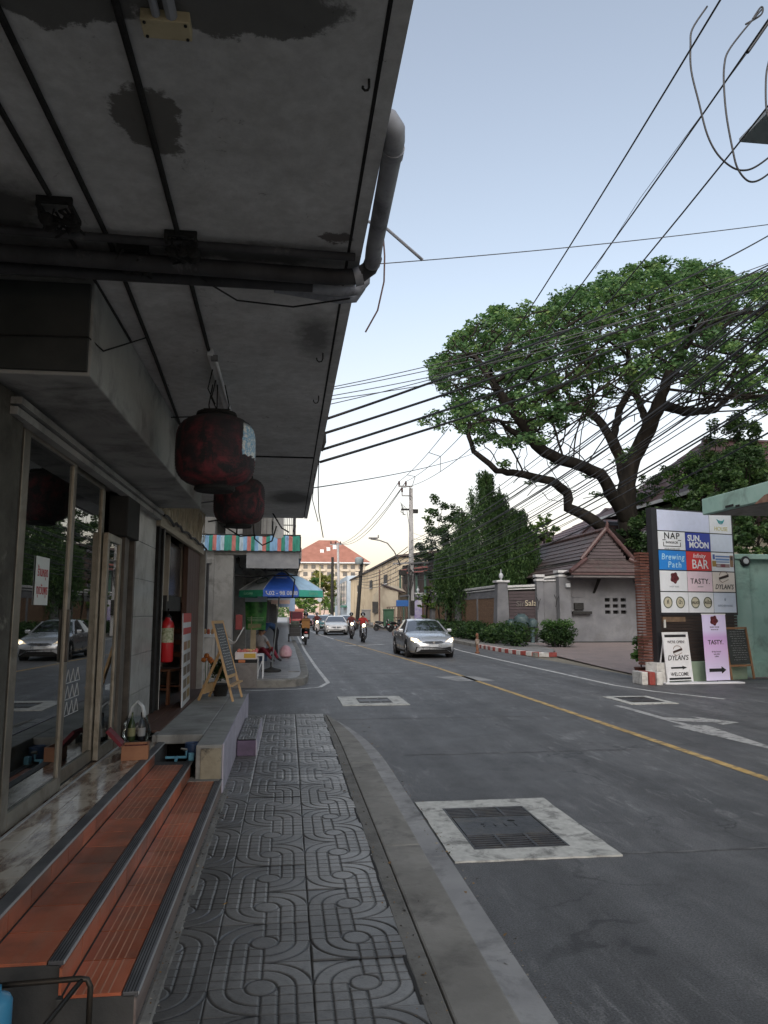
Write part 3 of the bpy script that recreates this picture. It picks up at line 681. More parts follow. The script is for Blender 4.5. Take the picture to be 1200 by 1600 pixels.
part_tube('pipe_collar', M_pipe, B1, [(.31, 3.66, 3.415), (.35, 3.655, 3.425)], .048, 14)
for (x, y, k) in ((-1.03, 3.27, 2), (-.53, 3.50, 3), (-.78, 3.66, 3)):
    br = MB(); br.box(x-.075, x+.075, y-.10, y-.08, ZC-.03, ZC-.001); br.box(x-.075, x-.06, y-.1, y+.06, ZC-.05, ZC-.025); br.box(x+.06, x+.075, y-.1, y+.06, ZC-.05, ZC-.025)
    br = br.build('wire_bracket', M_grime, B1, bevel=.002)
    for i in range(k):
        xx = x-.05+.1*i/max(1, k-1)
        m = MB(); m.lathe((xx, y, ZC-.07), [(.02, -.045), (.03, -.035), (.03, -.02), (.016, -.008), (.016, .008), (.03, .02), (.03, .035), (.02, .045)], 10, Matrix.Rotation(1.57, 3, 'X')); m.build('spool_insulator', M_grime, br)
    r2 = random.Random(int(x*100)); m = MB()
    for i in range(9):
        pts = [(x+r2.uniform(-.08, .08), y+r2.uniform(-.1, .1), ZC-.03-r2.random()*.07) for _ in range(4)]; m.tube(pts, .006, 5)
    m.build('wire_tangle', M_grime, br)
jb = thing('junction_box', 'cream coloured rectangular junction plate under two short grey pipes on the canopy', 'junction box', (-.4, 2.13, 3.46))
pc = at(260, 40, z=3.455)
pbox('plate', mat('cream_enamel', (.5, .42, .26), (.6, .52, .34), 6, .6, dirt=(.28, .22, .13), dscale=8), jb, pc.x-.072, pc.x+.072, pc.y-.035, pc.y+.04, 3.44, 3.479, bevel=.003)
for i, x in enumerate((-.025, .02)): part_tube('pipe', M_pipe, jb, [(pc.x+x, pc.y-.03, 3.46), (pc.x+x-.01, pc.y-.4, 3.462)], .013+.005*i)
for sx in (-.06, .06):
    for sy in (-.025, .03): m = MB(); m.lathe((pc.x+sx, pc.y+sy, 3.436), [(.005, 0), (.005, .006)], 8); m.build('screw', M_grime, jb)
def hook(px, py, s=1, lab=''):
    c = at(px, py, z=ZC-.02); m = MB()
    m.tube([c+Vector((.02*s, 0, .03)), c+Vector((.02*s, 0, -.02*s)), c+Vector((.012*s, 0, -.04*s)), c+Vector((-.008*s, 0, -.045*s)), c+Vector((-.022*s, 0, -.03*s)), c+Vector((-.022*s, 0, -.015*s))], .0045, 6)
    tag(m.build('ceiling_hook', M_grime), lab, 'hook')
hook(500, 556, 1, 'small bent iron hook under the canopy edge, nearer of two')
hook(494, 622, 1, 'small bent iron hook under the canopy edge, farther of two')
hook(572, 132, .5, 'knotted wire hook stuck under the canopy near its outer groove')
rod = at(598, 352, y=3.5); rod2 = at(660, 406, y=3.62)
quick('roof_rod', M_pipe, None, 'tube', [rod-Vector((.22, -.1, -.1)), rod, rod2], .0085, 8); tag(bpy.data.objects['roof_rod'], 'grey metal rod sticking out from behind the edge pipe', 'rod')
m = MB(); m.tube([at(598, 356, y=3.5), at(601, 400, y=3.52), at(600, 440, y=3.54), at(590, 485, y=3.56), at(571, 519, y=3.58)], .0042, 6)
tag(m.build('loose_wire', plain('reddish_wire', (.16, .09, .08), .6)), 'short reddish brown wire dangling from the canopy edge', 'wire')
m = MB(); m.tube([at(499, 700, y=8.6), at(497, 760, y=8.8), at(498, 800, y=9), at(505, 840, y=9.1)], .006, 5); m.tube([at(492, 740, y=8.6), at(488, 780, y=8.8), at(497, 815, y=8.9)], .005, 5)
tag(m.build('loose_wire', M_black), 'two thin black wires hanging down from the far canopy corner', 'wire')
m = MB(); m.tube([at(508, 676, y=8.3), at(506, 690, y=8.3), at(503, 705, y=8.3)], [.012, .03, .012], 7); m.obox(at(502, 690, y=8.3), (.05, .12, .1))
tag(m.build('edge_bracket', M_grime), 'small black insulator bracket on the canopy edge holding four cables', 'bracket')
# fluorescent fitting
fl = thing('fluorescent_lamp', 'bare unlit fluorescent tube fitting fixed under the canopy above the lanterns', 'lamp', (-.55, 5.8, 3.45))
pbox('batten', mat('dusty_batten', (.6, .6, .6), (.75, .75, .75), 5, .6), fl, -.575, -.535, 5.0, 6.75, 3.43, 3.478, bevel=.004)
part_tube('tube', plain('unlit_tube', (.82, .83, .84), .3), fl, [(-.525, 5.05, 3.425), (-.525, 6.7, 3.425)], .013, 10)
for y in (5.04, 6.72): pbox('socket', plain('grey_socket', (.2, .2, .2)), fl, -.55, -.505, y-.02, y+.02, 3.405, 3.44)
for y in (5.3, 5.55): part_tube('hanger', M_grime, fl, [(-.56, y, 3.46), (-.60, y+.05, 3.3), (-.55, y+.1, 3.2)], .005, 5)
# --- two lanterns
def lantern_mat(name, seed, patch):
    m, nt, b = nodes(name); co = coords(nt)
    n1 = noise_(nt, coords(nt, False, (1, 1, .8)), 5.5+seed, 8, .7, .5); n2 = noise_(nt, coords(nt, False, (1.3, 1.3, 1)), 3.1+seed, 3)
    base = ramp(nt, n1, [(.41, (.022, .021, .024)), (.57, (.20, .034, .044))])
    base = mixc(nt, ramp(nt, n2, [(.42, (0, 0, 0)), (.58, (1, 1, 1))]), base, (.03, .022, .026))
    sep = nt.nodes.new('ShaderNodeSeparateXYZ'); nt.links.new(co, sep.inputs[0])
    soot = ramp(nt, math_(nt, 'ADD', sep.outputs['Z'], math_(nt, 'MULTIPLY', noise_(nt, co, 8, 5), .16)), [(.22, (0, 0, 0)), (.34, (1, 1, 1))])  # dark grey towards the top of the lantern, edge broken by noise
    base = mixc(nt, soot, base, (.035, .034, .036))
    if patch:
        w = noise_(nt, co, 12, 7, .7)
        px = math_(nt, 'ADD', sep.outputs['X'], math_(nt, 'MULTIPLY', w, .05))
        f = math_(nt, 'MULTIPLY', ramp(nt, px, [(.235, (0, 0, 0)), (.239, (1, 1, 1))]), ramp(nt, math_(nt, 'ADD', sep.outputs['Z'], math_(nt, 'MULTIPLY', w, .12)), [(-.10, (0, 0, 0)), (-.09, (1, 1, 1)), ]))
        paper = ramp(nt, noise_(nt, co, 15, 4), [(.42, (.80, .82, .82)), (.50, (.2, .45, .66)), (.58, (.78, .80, .78))])
        f2 = math_(nt, 'MULTIPLY', f, ramp(nt, sep.outputs['Z'], [(.16, (1, 1, 1)), (.2, (0, 0, 0))]))
        base = mixc(nt, f2, base, paper)
    nt.links.new(base, b.inputs['Base Color']); b.inputs['Roughness'].default_value = .75
    bp = N(nt, 'ShaderNodeBump', Strength=.5, Distance=.01); nt.links.new(noise_(nt, co, 30, 6, .7), bp.inputs['Height']); nt.links.new(bp.outputs[0], b.inputs['Normal'])
    return m
def lantern(c, w, h, mt, lab):
    t = thing('paper_lantern', lab, 'lantern', (0, 0, 0), 0, 'paper lanterns under the canopy')
    m = MB(); pr = []; k = 46
    for i in range(k+1):
        s = -1+2*i/k; r = (1-abs(s)**4.2)**(1/2.6)*w/2
        r = max(.13*w, r)*(1+(.012 if i % 2 else -.012)) if 0 < i < k else .24*w
        pr.append((max(r, .22*w), s*h/2))
    m.lathe((0, 0, 0), pr, 40); m.build('shade', mt, t, smooth=True)
    m = MB(); m.lathe((0, 0, h/2-.004), [(.25*w, 0), (.26*w, .012), (.25*w, .03), (.1, .034)], 24); m.build('top_ring', M_grime, t, smooth='auto')
    m = MB(); m.lathe((0, 0, -h/2-.03), [(.24*w, 0), (.26*w, .012), (.25*w, .034)], 24); m.build('bottom_ring', M_grime, t, smooth='auto')
    m = MB()
    for sx in (-.06, 0, .09): m.tube([(sx*.8, 0, h/2), (sx, 0, h/2+.09), (sx*.6, 0, h/2+.25)], .005, 5)
    m.tube([(-.1, 0, h/2+.06), (.1, 0, h/2+.06)], .004, 5)
    m.build('hanger', M_grime, t); t.location = c; return t
lantern(at(337, 706, y=5.62), .585, .54, lantern_mat('smudged_red_paper', 0, True), 'nearer dark red paper lantern with a torn white and blue patch')
lantern(at(374, 783, y=8.35), .56, .53, lantern_mat('smudged_red_paper_far', .8, False), 'farther dark red paper lantern half hidden behind the nearer one').rotation_euler = (0, 0, 1)
m = MB()
for pts in (((350, 822), (375, 838), (400, 836)), ((395, 815), (398, 842), (410, 852), (425, 845), (432, 822)), ((425, 800), (440, 825), (452, 832)), ((325, 815), (345, 812), (370, 822))):
    m.tube([at(x, y, y=13.6) for x, y in pts], .014, 5)
tag(m.build('loose_wire', M_black), 'tangle of black wire loops hanging off the far end of the canopy', 'wire')

# ---------------------------------------------------------------- open restaurant front
PL = thing('shop_platform', 'raised grey concrete platform with lilac painted side before the open restaurant', 'platform', (-.9, 9.2, .1))
M_plc = mat('worn_grey_screed', (.22, .22, .205), (.32, .32, .30), 2, .7, bump=.2, bscale=30, dirt=(.12, .115, .105), dscale=1.6, world=True)
M_lil = mat('lilac_paint', (.34, .31, .38), (.46, .43, .50), 3, .7, dirt=(.24, .23, .25), dscale=6, world=True)
m = MB(); m.box(-1.25, -.80, 7.72, 11.4, .43, .52); m.box(-.80, -.566, 7.1, 11.4, .12, .52); m.build('slab', M_plc, PL, bevel=.012)
pbox('threshold', mat('brown_threshold', (.09, .06, .045), (.15, .10, .075), 3, .5, stretch=(1, .2, 1), world=True), PL, -1.62, -1.252, 9.6, 12.2, .40, .515)
for i in range(4): pbox('threshold_board', M_wood, PL, -1.61+i*.09, -1.525+i*.09, 7.98, 12.2, .5, .522+.004*(i % 2), bevel=.003)
pbox('painted_side', M_lil, PL, -.566, -.553, 7.1, 11.4, .1, .525, bevel=.003)
pbox('pillar_face', mat('ochre_stained_concrete', (.24, .21, .15), (.34, .31, .23), 4, .85, bump=.4, bscale=25, dirt=(.05, .045, .04), dscale=3.6, dlo=.54, dhi=.66, world=True), PL, -.755, -.575, 7.085, 7.1, .1, .49, bevel=.004)
pbox('void', M_pit, PL, -1.25, -.8, 8.3, 8.35, .1, .43); pbox('side_wall', M_wall, PL, -1.29, -1.25, 7.72, 11.4, .1, .515)
ps = thing('purple_step', 'low purple painted step block with a patterned tile on top', 'step', (-.46, 9.7, .1))
pbox('block', mat('purple_paint', (.075, .05, .09), (.12, .085, .14), 4, .65, dirt=(.05, .04, .055), dscale=5, world=True), ps, -.545, -.335, 8.84, 10.7, .1, .268, bevel=.006)
pbox('lilac_edge', M_lil, ps, -.335, -.325, 8.84, 10.7, .1, .27)
for i in range(4):
    o = link('step_top_tile', TM[(i % 2, 45)], ps); o.location = Vector((-.44, 9.06+i*.45, .2645))-Vector(ps.location); o.scale = (.46, .98, 1)
# fire extinguisher
fx = at(261, 1000, x=-1.5); fe = thing('fire_extinguisher', 'red fire extinguisher with a white label hung on the restaurant door jamb', 'fire extinguisher', (0, 0, 0))
m = MB(); m.lathe((0, 0, 0), [(.07, 0), (.082, .02), (.082, .44), (.07, .49), (.035, .525), (.03, .55)], 24); m.build('cylinder', plain('extinguisher_red', (.55, .02, .025), .3, coat=.5), fe, smooth='auto')
m = MB()
vs = []; 
for i in range(13):
    a = -1.5+2.2*i/12-.9; vs += [(.0835*math.cos(a), .0835*math.sin(a), .24), (.0835*math.cos(a), .0835*math.sin(a), .42)]
m.add(vs, [(2*i, 2*i+2, 2*i+3, 2*i+1) for i in range(12)]); m.build('label', mat('printed_label', (.6, .6, .45), (.2, .25, .12), 30, .5), fe)
m = MB(); m.lathe((0, 0, .55), [(.022, 0), (.022, .035), (.012, .05)], 10); m.bar((0, 0, .585), (.02, -.10, .62), .02, .012); m.bar((0, 0, .6), (.02, -.11, .66), .02, .01); m.build('valve', M_grime, fe)
m = MB(); m.tube([(0, .02, .57), (.02, .09, .56), (.03, .115, .45), (.03, .11, .15)], .011, 7); m.build('hose', M_black, fe); fe.location = (fx.x, fx.y, fx.z-.27)
# chair in the doorway
ch = thing('wooden_chair', 'brown wooden chair just inside the restaurant doorway', 'chair', (0, 0, 0)); cw = mat('chair_wood', (.13, .055, .03), (.2, .095, .055), 6, .45, stretch=(4, 4, .7))
pbox('seat', cw, ch, -.2, .2, -.2, .2, .42, .455, bevel=.008)
for sx in (-.18, .18):
    quick('leg', cw, ch, 'bar', (sx, -.18, 0), (sx, -.18, .42), .036); quick('leg', cw, ch, 'bar', (sx, .2, 0), (sx, .26, .98), .036)
for z in (.62, .78, .93): quick('back_rail', cw, ch, 'bar', (-.18, .215+.07*(z-.5), z), (.18, .215+.07*(z-.5), z), .02, .07)
quick('stretcher', cw, ch, 'bar', (-.18, -.18, .2), (.18, -.18, .2), .022); quick('stretcher', cw, ch, 'bar', (-.18, .21, .2), (.18, .21, .2), .022)
ch.location = (-1.62, 10.35, .52); ch.rotation_euler = (0, 0, math.radians(-20))
# menu board seen edge-on
mbd = thing('menu_board', 'tall white food menu board with a red heading leaning in the doorway', 'menu board', (-1.31, 10.3, .52))
q0, q1 = Vector((-1.30, 9.78, .52)), Vector((-1.33, 10.78, .52)); ln = Vector((-.02, 0, 1.17)); nn = (q1-q0).cross(ln).normalized()*.012
m = MB(); m.prism([q0, q1, q1+ln, q0+ln], nn); m.build('panel', plain('board_white', (.62, .64, .66), .5), mbd)
def on_board(a, b, c, d, name, c1, e=.0135):
    m = MB(); P = lambda u, v: q0+(q1-q0)*u+ln*v+nn.normalized()*e
    m.prism([P(a, b), P(c, b), P(c, d), P(a, d)], nn.normalized()*.002); m.build(name, plain('menu_'+name+str(c1[0]), c1, .5), mbd)
on_board(0, .9, 1, 1, 'heading', (.5, .02, .02)); on_board(0, .77, 1, .84, 'heading', (.5, .02, .02))
r2 = random.Random(5)
for i in range(5):
    for j in range(2): on_board(.1+.45*j, .06+.135*i, .45+.45*j, .15+.135*i, 'photo', r2.choice(((.3, .14, .06), (.35, .25, .1), (.16, .12, .08))))
# hanging framed panel in the restaurant
hp = thing('hanging_panel', 'dim glazed panel with pale side frames hanging in the restaurant opening', 'panel', (-1.7, 11.6, 2.2))
pbox('pane', plain('dim_pane', (.06, .05, .05), .25), hp, -1.74, -1.72, 11.0, 12.35, 1.95, 2.72)
for y in (10.97, 12.35): pbox('frame', plain('pale_frame', (.45, .4, .33), .6), hp, -1.76, -1.69, y, y+.05, 1.86+.0*y, 2.8)
pbox('lower_rail', M_dark, hp, -1.77, -1.7, 10.9, 12.45, 1.72, 1.94)
# easel chalkboard
M_pine = mat('pale_pine', (.45, .28, .13), (.56, .37, .19), 5, .55, stretch=(8, 8, .8))
M_slate = mat('chalk_smeared_slate', (.05, .055, .06), (.12, .125, .13), 6, .7, bump=.1)
ea = thing('chalkboard_easel', 'pine easel chalkboard seen almost edge-on at the far end of the platform', 'chalkboard', (-.7, 10.8, .52))
A0, B0 = at(364, 1096, z=.525), at(378, 1089, z=.525); up = at(335, 973, x=A0.x-.27)-A0
up = Vector((-.30, up.y*.3, 1.06)); 
quick('leg', M_pine, ea, 'bar', A0, A0+up, .035, .03); quick('leg', M_pine, ea, 'bar', B0, B0+up, .035, .03)
for f in (.985, .30): quick('rail', M_pine, ea, 'bar', A0+up*f, B0+up*f, .03, .04)
quick('ledge', M_pine, ea, 'bar', A0+up*.2+Vector((.03, -.12, 0)), B0+up*.2+Vector((.03, .12, 0)), .06, .02)
nn = (B0-A0).cross(up).normalized()*.006
m = MB(); P = lambda u, v: A0+(B0-A0)*u+up*v+nn; m.prism([P(.05, .31), P(.95, .31), P(.95, .965), P(.05, .965)], -nn*1.5); m.build('slate', M_slate, ea)
r2 = random.Random(2); m = MB()
for i in range(16):
    v = .9-.035*i; a = .15+r2.random()*.1
    while a < .8:
        b_ = a+r2.uniform(.05, .16); m.bar(P(a, v)+nn*.4, P(min(b_, .87), v+r2.uniform(-.008, .008))+nn*.4, .003, .007); a = b_+.05
m.build('chalk_writing', plain('chalk', (.5, .5, .5), .9), ea)
C0, D0 = at(310, 1094, z=.525), at(327, 1088, z=.525)
quick('leg', M_pine, ea, 'bar', C0, A0+up*.62, .03, .025); quick('leg', M_pine, ea, 'bar', D0, B0+up*.62, .03, .025)
quick('brace', M_pine, ea, 'bar', C0+Vector((.06, .02, .14)), D0+Vector((.05, .0, .14)), .03, .12)
# foliage helper
def leaves(centers, radii, n, size, seed=0, flat=.5, droop=0, aspect=.5):
    """arrays for n leaf quads scattered through blobs"""
    r = np.random.RandomState(seed); C = np.asarray(centers, float); R = np.asarray(radii, float)
    if R.ndim == 1: R = np.stack([R, R, R*.8], 1)
    k = r.randint(0, len(C), n); d = r.normal(size=(n, 3)); d /= np.linalg.norm(d, axis=1)[:, None]
    P = C[k] + d*R[k]*(r.random_sample(n)**.45)[:, None]
    a = r.normal(size=(n, 3)); a[:, 2] = a[:, 2]*flat - droop; a /= np.linalg.norm(a, axis=1)[:, None]
    b = np.cross(a, r.normal(size=(n, 3))); b /= np.linalg.norm(b, axis=1)[:, None]
    s = size*(.6+.8*r.random_sample(n))[:, None]
    V = np.empty((n, 4, 3)); V[:, 0] = P-a*s*.5; V[:, 1] = P+b*s*aspect*.5; V[:, 2] = P+a*s*.5; V[:, 3] = P-b*s*aspect*.5
    tone = np.clip(.5+.35*r.normal(size=len(C)), 0, 1)[k]*.6 + .4*r.random_sample(n)
    return V.reshape(-1, 3), np.arange(4*n).reshape(n, 4), np.repeat(tone, 4)
def leaf_obj(name, data, mt, parent):
    V, F, T = data
    if parent is not None and parent.parent is None: pass
    me = fast_mesh(name, V, F, mt); at2 = me.attributes.new('tone', 'FLOAT', 'POINT'); at2.data.foreach_set('value', T.astype(np.float32))
    return link(name, me, parent)
L_dark = leaf_mat('dark_leaf', [(.15, (.012, .028, .010)), (.5, (.028, .062, .02)), (.9, (.07, .12, .035))])
L_mid = leaf_mat('mid_leaf', [(.15, (.025, .055, .016)), (.5, (.055, .125, .032)), (.9, (.12, .21, .055))])
L_fresh = leaf_mat('fresh_leaf', [(.1, (.05, .10, .02)), (.5, (.11, .19, .04)), (.9, (.2, .28, .07))])
L_yel = leaf_mat('yellowish_leaf', [(.1, (.06, .085, .02)), (.5, (.16, .17, .04)), (.9, (.3, .27, .08))])
pp = at(343, 1088, z=.525)
pot = thing('potted_shrub', 'dark glossy potted shrub tucked behind the pine easel', 'plant', (pp.x, pp.y+.1, .52))
m = MB(); m.lathe((pp.x, pp.y+.1, .52), [(.09, 0), (.12, .16), (.125, .17), (.115, .165)], 16); m.build('pot', M_grime, pot)
leaf_obj('foliage', leaves([(pp.x, pp.y+.1, .82), (pp.x+.02, pp.y+.1, .95), (pp.x-.04, pp.y+.15, .9)], [.13, .11, .12], 420, .06, 4), L_dark, pot)
fp = at(324, 1030, y=pp.y+.25)
flw = thing('orange_flowers', 'small bunch of orange paper flowers above the potted shrub', 'flowers', (fp.x, fp.y, fp.z))
for i, (dx, dz) in enumerate(((-.01, .05), (.035, 0), (-.05, -.01), (.06, -.03))):
    m = MB(); m.lathe((fp.x+dx, fp.y, fp.z+dz), [(.008, -.035), (.036, -.02), (.042, 0), (.03, .028), (.008, .036)], 9); m.build('blossom', plain('orange_petal', (.62, .2, .05), .7), flw)
m = MB(); [m.tube([(fp.x+dx*.3, fp.y, .6), (fp.x+dx, fp.y, fp.z)], .006, 5) for dx in (-.03, .02, .05)]; m.build('stems', plain('stem_green', (.05, .12, .03), .7), flw)
pbox('name_card', plain('card_white', (.6, .62, .68), .6), flw, fp.x+.03, fp.x+.10, fp.y-.06, fp.y-.055, fp.z-.2, fp.z-.08)
# box with red lid, bag with bottles
bx = thing('wooden_box', 'small brown wooden box with an open red lid on the top step', 'box', (0, 0, 0))
bwood = mat('box_wood', (.26, .10, .045), (.35, .15, .07), 6, .5); redl = plain('deep_red_cloth', (.16, .012, .022), .7)
m = MB(); m.box(-.11, .11, -.1, -.085, 0, .12); m.box(-.11, .11, .085, .1, 0, .12); m.box(-.11, -.095, -.085, .085, 0, .12); m.box(.095, .11, -.085, .085, 0, .12); m.box(-.095, .095, -.085, .085, 0, .01); m.build('case', bwood, bx, bevel=.002)
pbox('lining', redl, bx, -.094, .094, -.084, .084, .09, .1)
m = MB(); m.bar((-.112, 0, .12), (-.235, 0, .25), .2, .03); m.build('lid', redl, bx, bevel=.003)
p = at(204, 1189, z=.45); bx.location = (p.x+.015, p.y+.12, .45); bx.rotation_euler = (0, 0, .12)
p = at(213, 1158, z=.45)
bg_ = thing('carrier_bag', 'clear plastic carrier bag holding two dark bottles beside the wooden box', 'bag', (p.x, p.y, .45))
clear = glass_mat('clear_film', (.86, .9, .92), 1.25, .12, .15)
m = MB(); pr = []
for i, (w, d, z) in enumerate(((.10, .07, 0), (.13, .10, .05), (.12, .09, .16), (.09, .06, .24))):
    for j in range(14): a = 2*math.pi*j/14; k = 1+.12*math.sin(j*2.3+i*1.7); pr.append((p.x+w*k*math.cos(a), p.y+d*k*math.sin(a), .452+z))
m.add(pr, [(i*14+j, i*14+(j+1) % 14, (i+1)*14+(j+1) % 14, (i+1)*14+j) for i in range(3) for j in range(14)]); m.build('film', clear, bg_, smooth=True)
m = MB()
for y in (-.03, .03): m.tube([(p.x-.07, p.y+y, .68), (p.x-.05, p.y+y, .78), (p.x, p.y+y, .83), (p.x+.05, p.y+y, .78), (p.x+.07, p.y+y, .68)], [.016, .012, .012, .012, .016], 6)
m.build('handle', plain('film_white', (.6, .63, .65), .4), bg_, smooth=True)
for k, (dx, c, lc) in enumerate(((-.05, (.06, .09, .03), (.45, .4, .2)), (.045, (.02, .02, .025), (.55, .5, .48)))):
    bo = thing('bottle', ('green wine bottle with a yellow neck in the clear bag', 'dark sauce bottle with a pale label in the clear bag')[k], 'bottle', (p.x+dx, p.y, .455))
    m = MB(); m.lathe((p.x+dx, p.y, .456), [(.034, 0), (.037, .01), (.037, .14), (.028, .18), (.013, .21), (.013, .27)], 14); m.build('glass', plain('bottle_%d' % k, c, .15), bo, smooth='auto')
    m = MB(); m.lathe((p.x+dx, p.y, .50), [(.0378, 0), (.0378, .08)], 14); m.build('label', plain('bottle_label_%d' % k, lc, .6), bo)
# things in the recess under the platform
p = at(285, 1188, z=.35)
pt = thing('paint_tin', 'dark blue paint tin in the recess at the top of the steps', 'tin', (p.x, p.y+.25, .335))
m = MB(); m.lathe((p.x+.06, p.y+.28, .335), [(.075, 0), (.078, .01), (.078, .12), (.074, .125), (.07, .115)], 18); m.build('tin', plain('tin_blue', (.03, .06, .13), .4), pt, smooth='auto')
tp = thing('blue_tap', 'light blue plastic water pipe with a tap at the end of the second step', 'tap', (p.x, p.y, .34))
m = MB(); m.tube([(p.x-.17, p.y+.12, .355), (p.x+.02, p.y+.1, .36), (p.x+.02, p.y+.1, .42)], .012, 8); m.tube([(p.x-.06, p.y+.1, .36), (p.x-.06, p.y+.02, .36), (p.x-.06, p.y+.0, .345)], .014, 8); m.build('pipe', plain('pvc_blue', (.14, .38, .52), .4), tp, smooth='auto')
m = MB(); m.tube([(p.x-.0, p.y+.1, .42), (p.x+.03, p.y+.04, .44), (p.x-.02, p.y+.02, .45)], .009, 7); m.build('spout', M_alu, tp)
m = MB(); m.obox((p.x+.07, p.y+.06, .37), (.05, .05, .07), .3); m.build('valve_box', plain('pvc_blue', (.14, .38, .52)), tp, bevel=.006)
# ================================================================== LEFT SIDE BEYOND THE SIDE STREET
pv2 = tag(thing('far_pavement', None, None), kind='structure')
kl = [(-9, 17.62), (-.5, 17.6), (-.1, 17.62), (.2, 17.8), (.4, 18.15), (.5, 18.7), (.56, 20), (.58, 24), (.5, 34), (.38, 48), (.25, 70), (.1, 130), (0, 260)]
def inset(pts, d):
    P = [Vector((a, b, 0)) for a, b in pts]; o = []
    for i, p in enumerate(P):
        t = (P[min(i+1, len(P)-1)]-P[max(i-1, 0)]).normalized(); o.append((p.x-t.y*d, p.y+t.x*d))
    return o
ins = inset(kl, .2)
m = MB(); n = len(kl); vs = [(x, y, -.02) for x, y in kl]+[(x, y, .16) for x, y in kl]+[(x, y, .182) for x, y in inset(kl, .03)]+[(x, y, .18) for x, y in ins]
m.add(vs, [(j*n+i, j*n+i+1, (j+1)*n+i+1, (j+1)*n+i) for j in range(3) for i in range(n-1)]); m.build('kerb', M_kerb, pv2)
m = MB(); m.add([(x, y, .165) for x, y in ins]+[(-12, 260, .165), (-12, 17.8, .165)], [tuple(range(n+2))]); bed = m
mt2 = mat('grey_square_tile', (.17, .17, .172), (.26, .26, .262), 2, .5, bump=.2, bscale=40, dirt=(.09, .09, .09), dscale=2, world=True, per_obj=.16)
bed.build('bed', mt2, pv2)
me2 = MB(); me2.box(-.148, .148, -.148, .148, 0, .02)
for i in range(6): me2.box(-.13+.045*i, -.11+.045*i, -.14, .14, .02, .0225)
me2 = me2.mesh('paving_tile', mt2)
k = 0
for j in range(60):
    for i in range(8):
        x, y = .18-.3*i, 18.05+.3*j
        if x > ins[[q for q in range(len(ins)) if ins[q][1] <= y+.01][-1]][0]-.14 or k > 285: continue
        if x < -1.3: continue
        o = link('paving_tile', me2, pv2); o.location = (x, y, .165+rnd.uniform(-.001, .001)); k += 1
pbox('far_paving', mt2, pv2, -1.4, -.1, 36.1, 120, .16, .185)

M_b2 = mat('streaked_grey_plaster', (.24, .235, .22), (.36, .35, .33), 1.3, .9, bump=.35, bscale=15, dirt=(.10, .095, .085), dscale=1.4, world=True)
M_grille = plain('dark_grille', (.05, .05, .055), .6, metal=.4)
B2 = thing('corner_shophouse', 'grimy grey corner shophouse with a low canopy past the side street', 'building', (-3, 22, 0))
pbox('wall', M_b2, B2, -9, -1.75, 18.05, 30, 0, 13); 
for y0, y1 in ((18.05, 18.55), (24, 24.4), (29.5, 30)): pbox('pillar', M_b2, B2, -1.75, -1.3, y0, y1, .1, 3.05, bevel=.01)
pbox('canopy', M_b2, B2, -1.75, .24, 18.06, 30, 3.06, 3.2, bevel=.01)
pbox('canopy_fascia', M_b2, B2, .24, .3, 18.06, 30, 2.98, 3.24)
for i, y in enumerate((19.3, 20.6, 22.2, 23.8, 25.5)): pbox('canopy_rib', M_beam, B2, -1.7, .24, y, y+.12, 2.9, 3.06)
wg = pbox('window', M_dark, B2, -2.35, -1.86, 17.99, 18.06, 1.15, 2.85)
for i in range(6): pbox('grille_bar', M_grille, wg, -2.33+i*.09, -2.31+i*.09, 17.96, 17.985, 1.15, 2.85)
for z in (1.6, 2.3, 2.82): pbox('grille_rail', M_grille, wg, -2.36, -1.86, 17.955, 17.99, z, z+.03)
m = MB(); m.box(-2.42, -1.8, 17.97, 18.05, 2.85, 2.95); m.build('lintel', M_wall, wg)
pbox('shutter', mat('blue_grey_shutter', (.10, .11, .13), (.15, .16, .18), 3, .6, metal=.3), B2, -1.74, -1.70, 18.55, 24, .18, 3.05)
for i in range(10): pbox('shutter_post', M_grille, B2, -1.70, -1.64, 18.6+i*.55, 18.66+i*.55, .18, 3.05)
# upper storey, set back, with barred balcony cage and wall clutter
pbox('balcony_slab', M_b2, B2, -1.75, -.25, 18.3, 29.5, 3.9, 4.05); pbox('balcony_wall', M_b2, B2, -.35, -.25, 18.3, 29.5, 4.05, 4.8)
cg = MB()
for i in range(9): cg.box(-.22+i*.042, -.205+i*.042, 18.28, 18.3, 3.25, 5.4)
for z in (3.3, 3.55, 3.8, 4.2, 4.7, 5.3): cg.box(-.24, .15, 18.275, 18.305, z, z+.02)
for i in range(40): cg.box(.14, .155, 18.3+i*.25, 18.315+i*.25, 3.25, 5.4)
for z in (3.3, 3.8, 4.2, 4.7, 5.3): cg.box(.135, .16, 18.3, 28.3, z, z+.02)
cg.build('balcony_cage', M_grille, B2)
r2 = random.Random(8)
for i in range(5): x = -1.5+i*.28; pbox('wall_panel', (M_b2, M_beam, M_wall)[i % 3], B2, x, x+.24, 18.0-.02*i, 18.05, 3.45+.1*(i % 2), 4.9)
pbox('upper_window', M_dark, B2, -1.1, -.5, 17.95, 18.0, 3.5, 4.4)
m = MB()
for i in range(7): m.box(-1.08+i*.09, -1.07+i*.09, 17.93, 17.95, 3.5, 4.4)
m.build('window_bars', M_grille, B2)
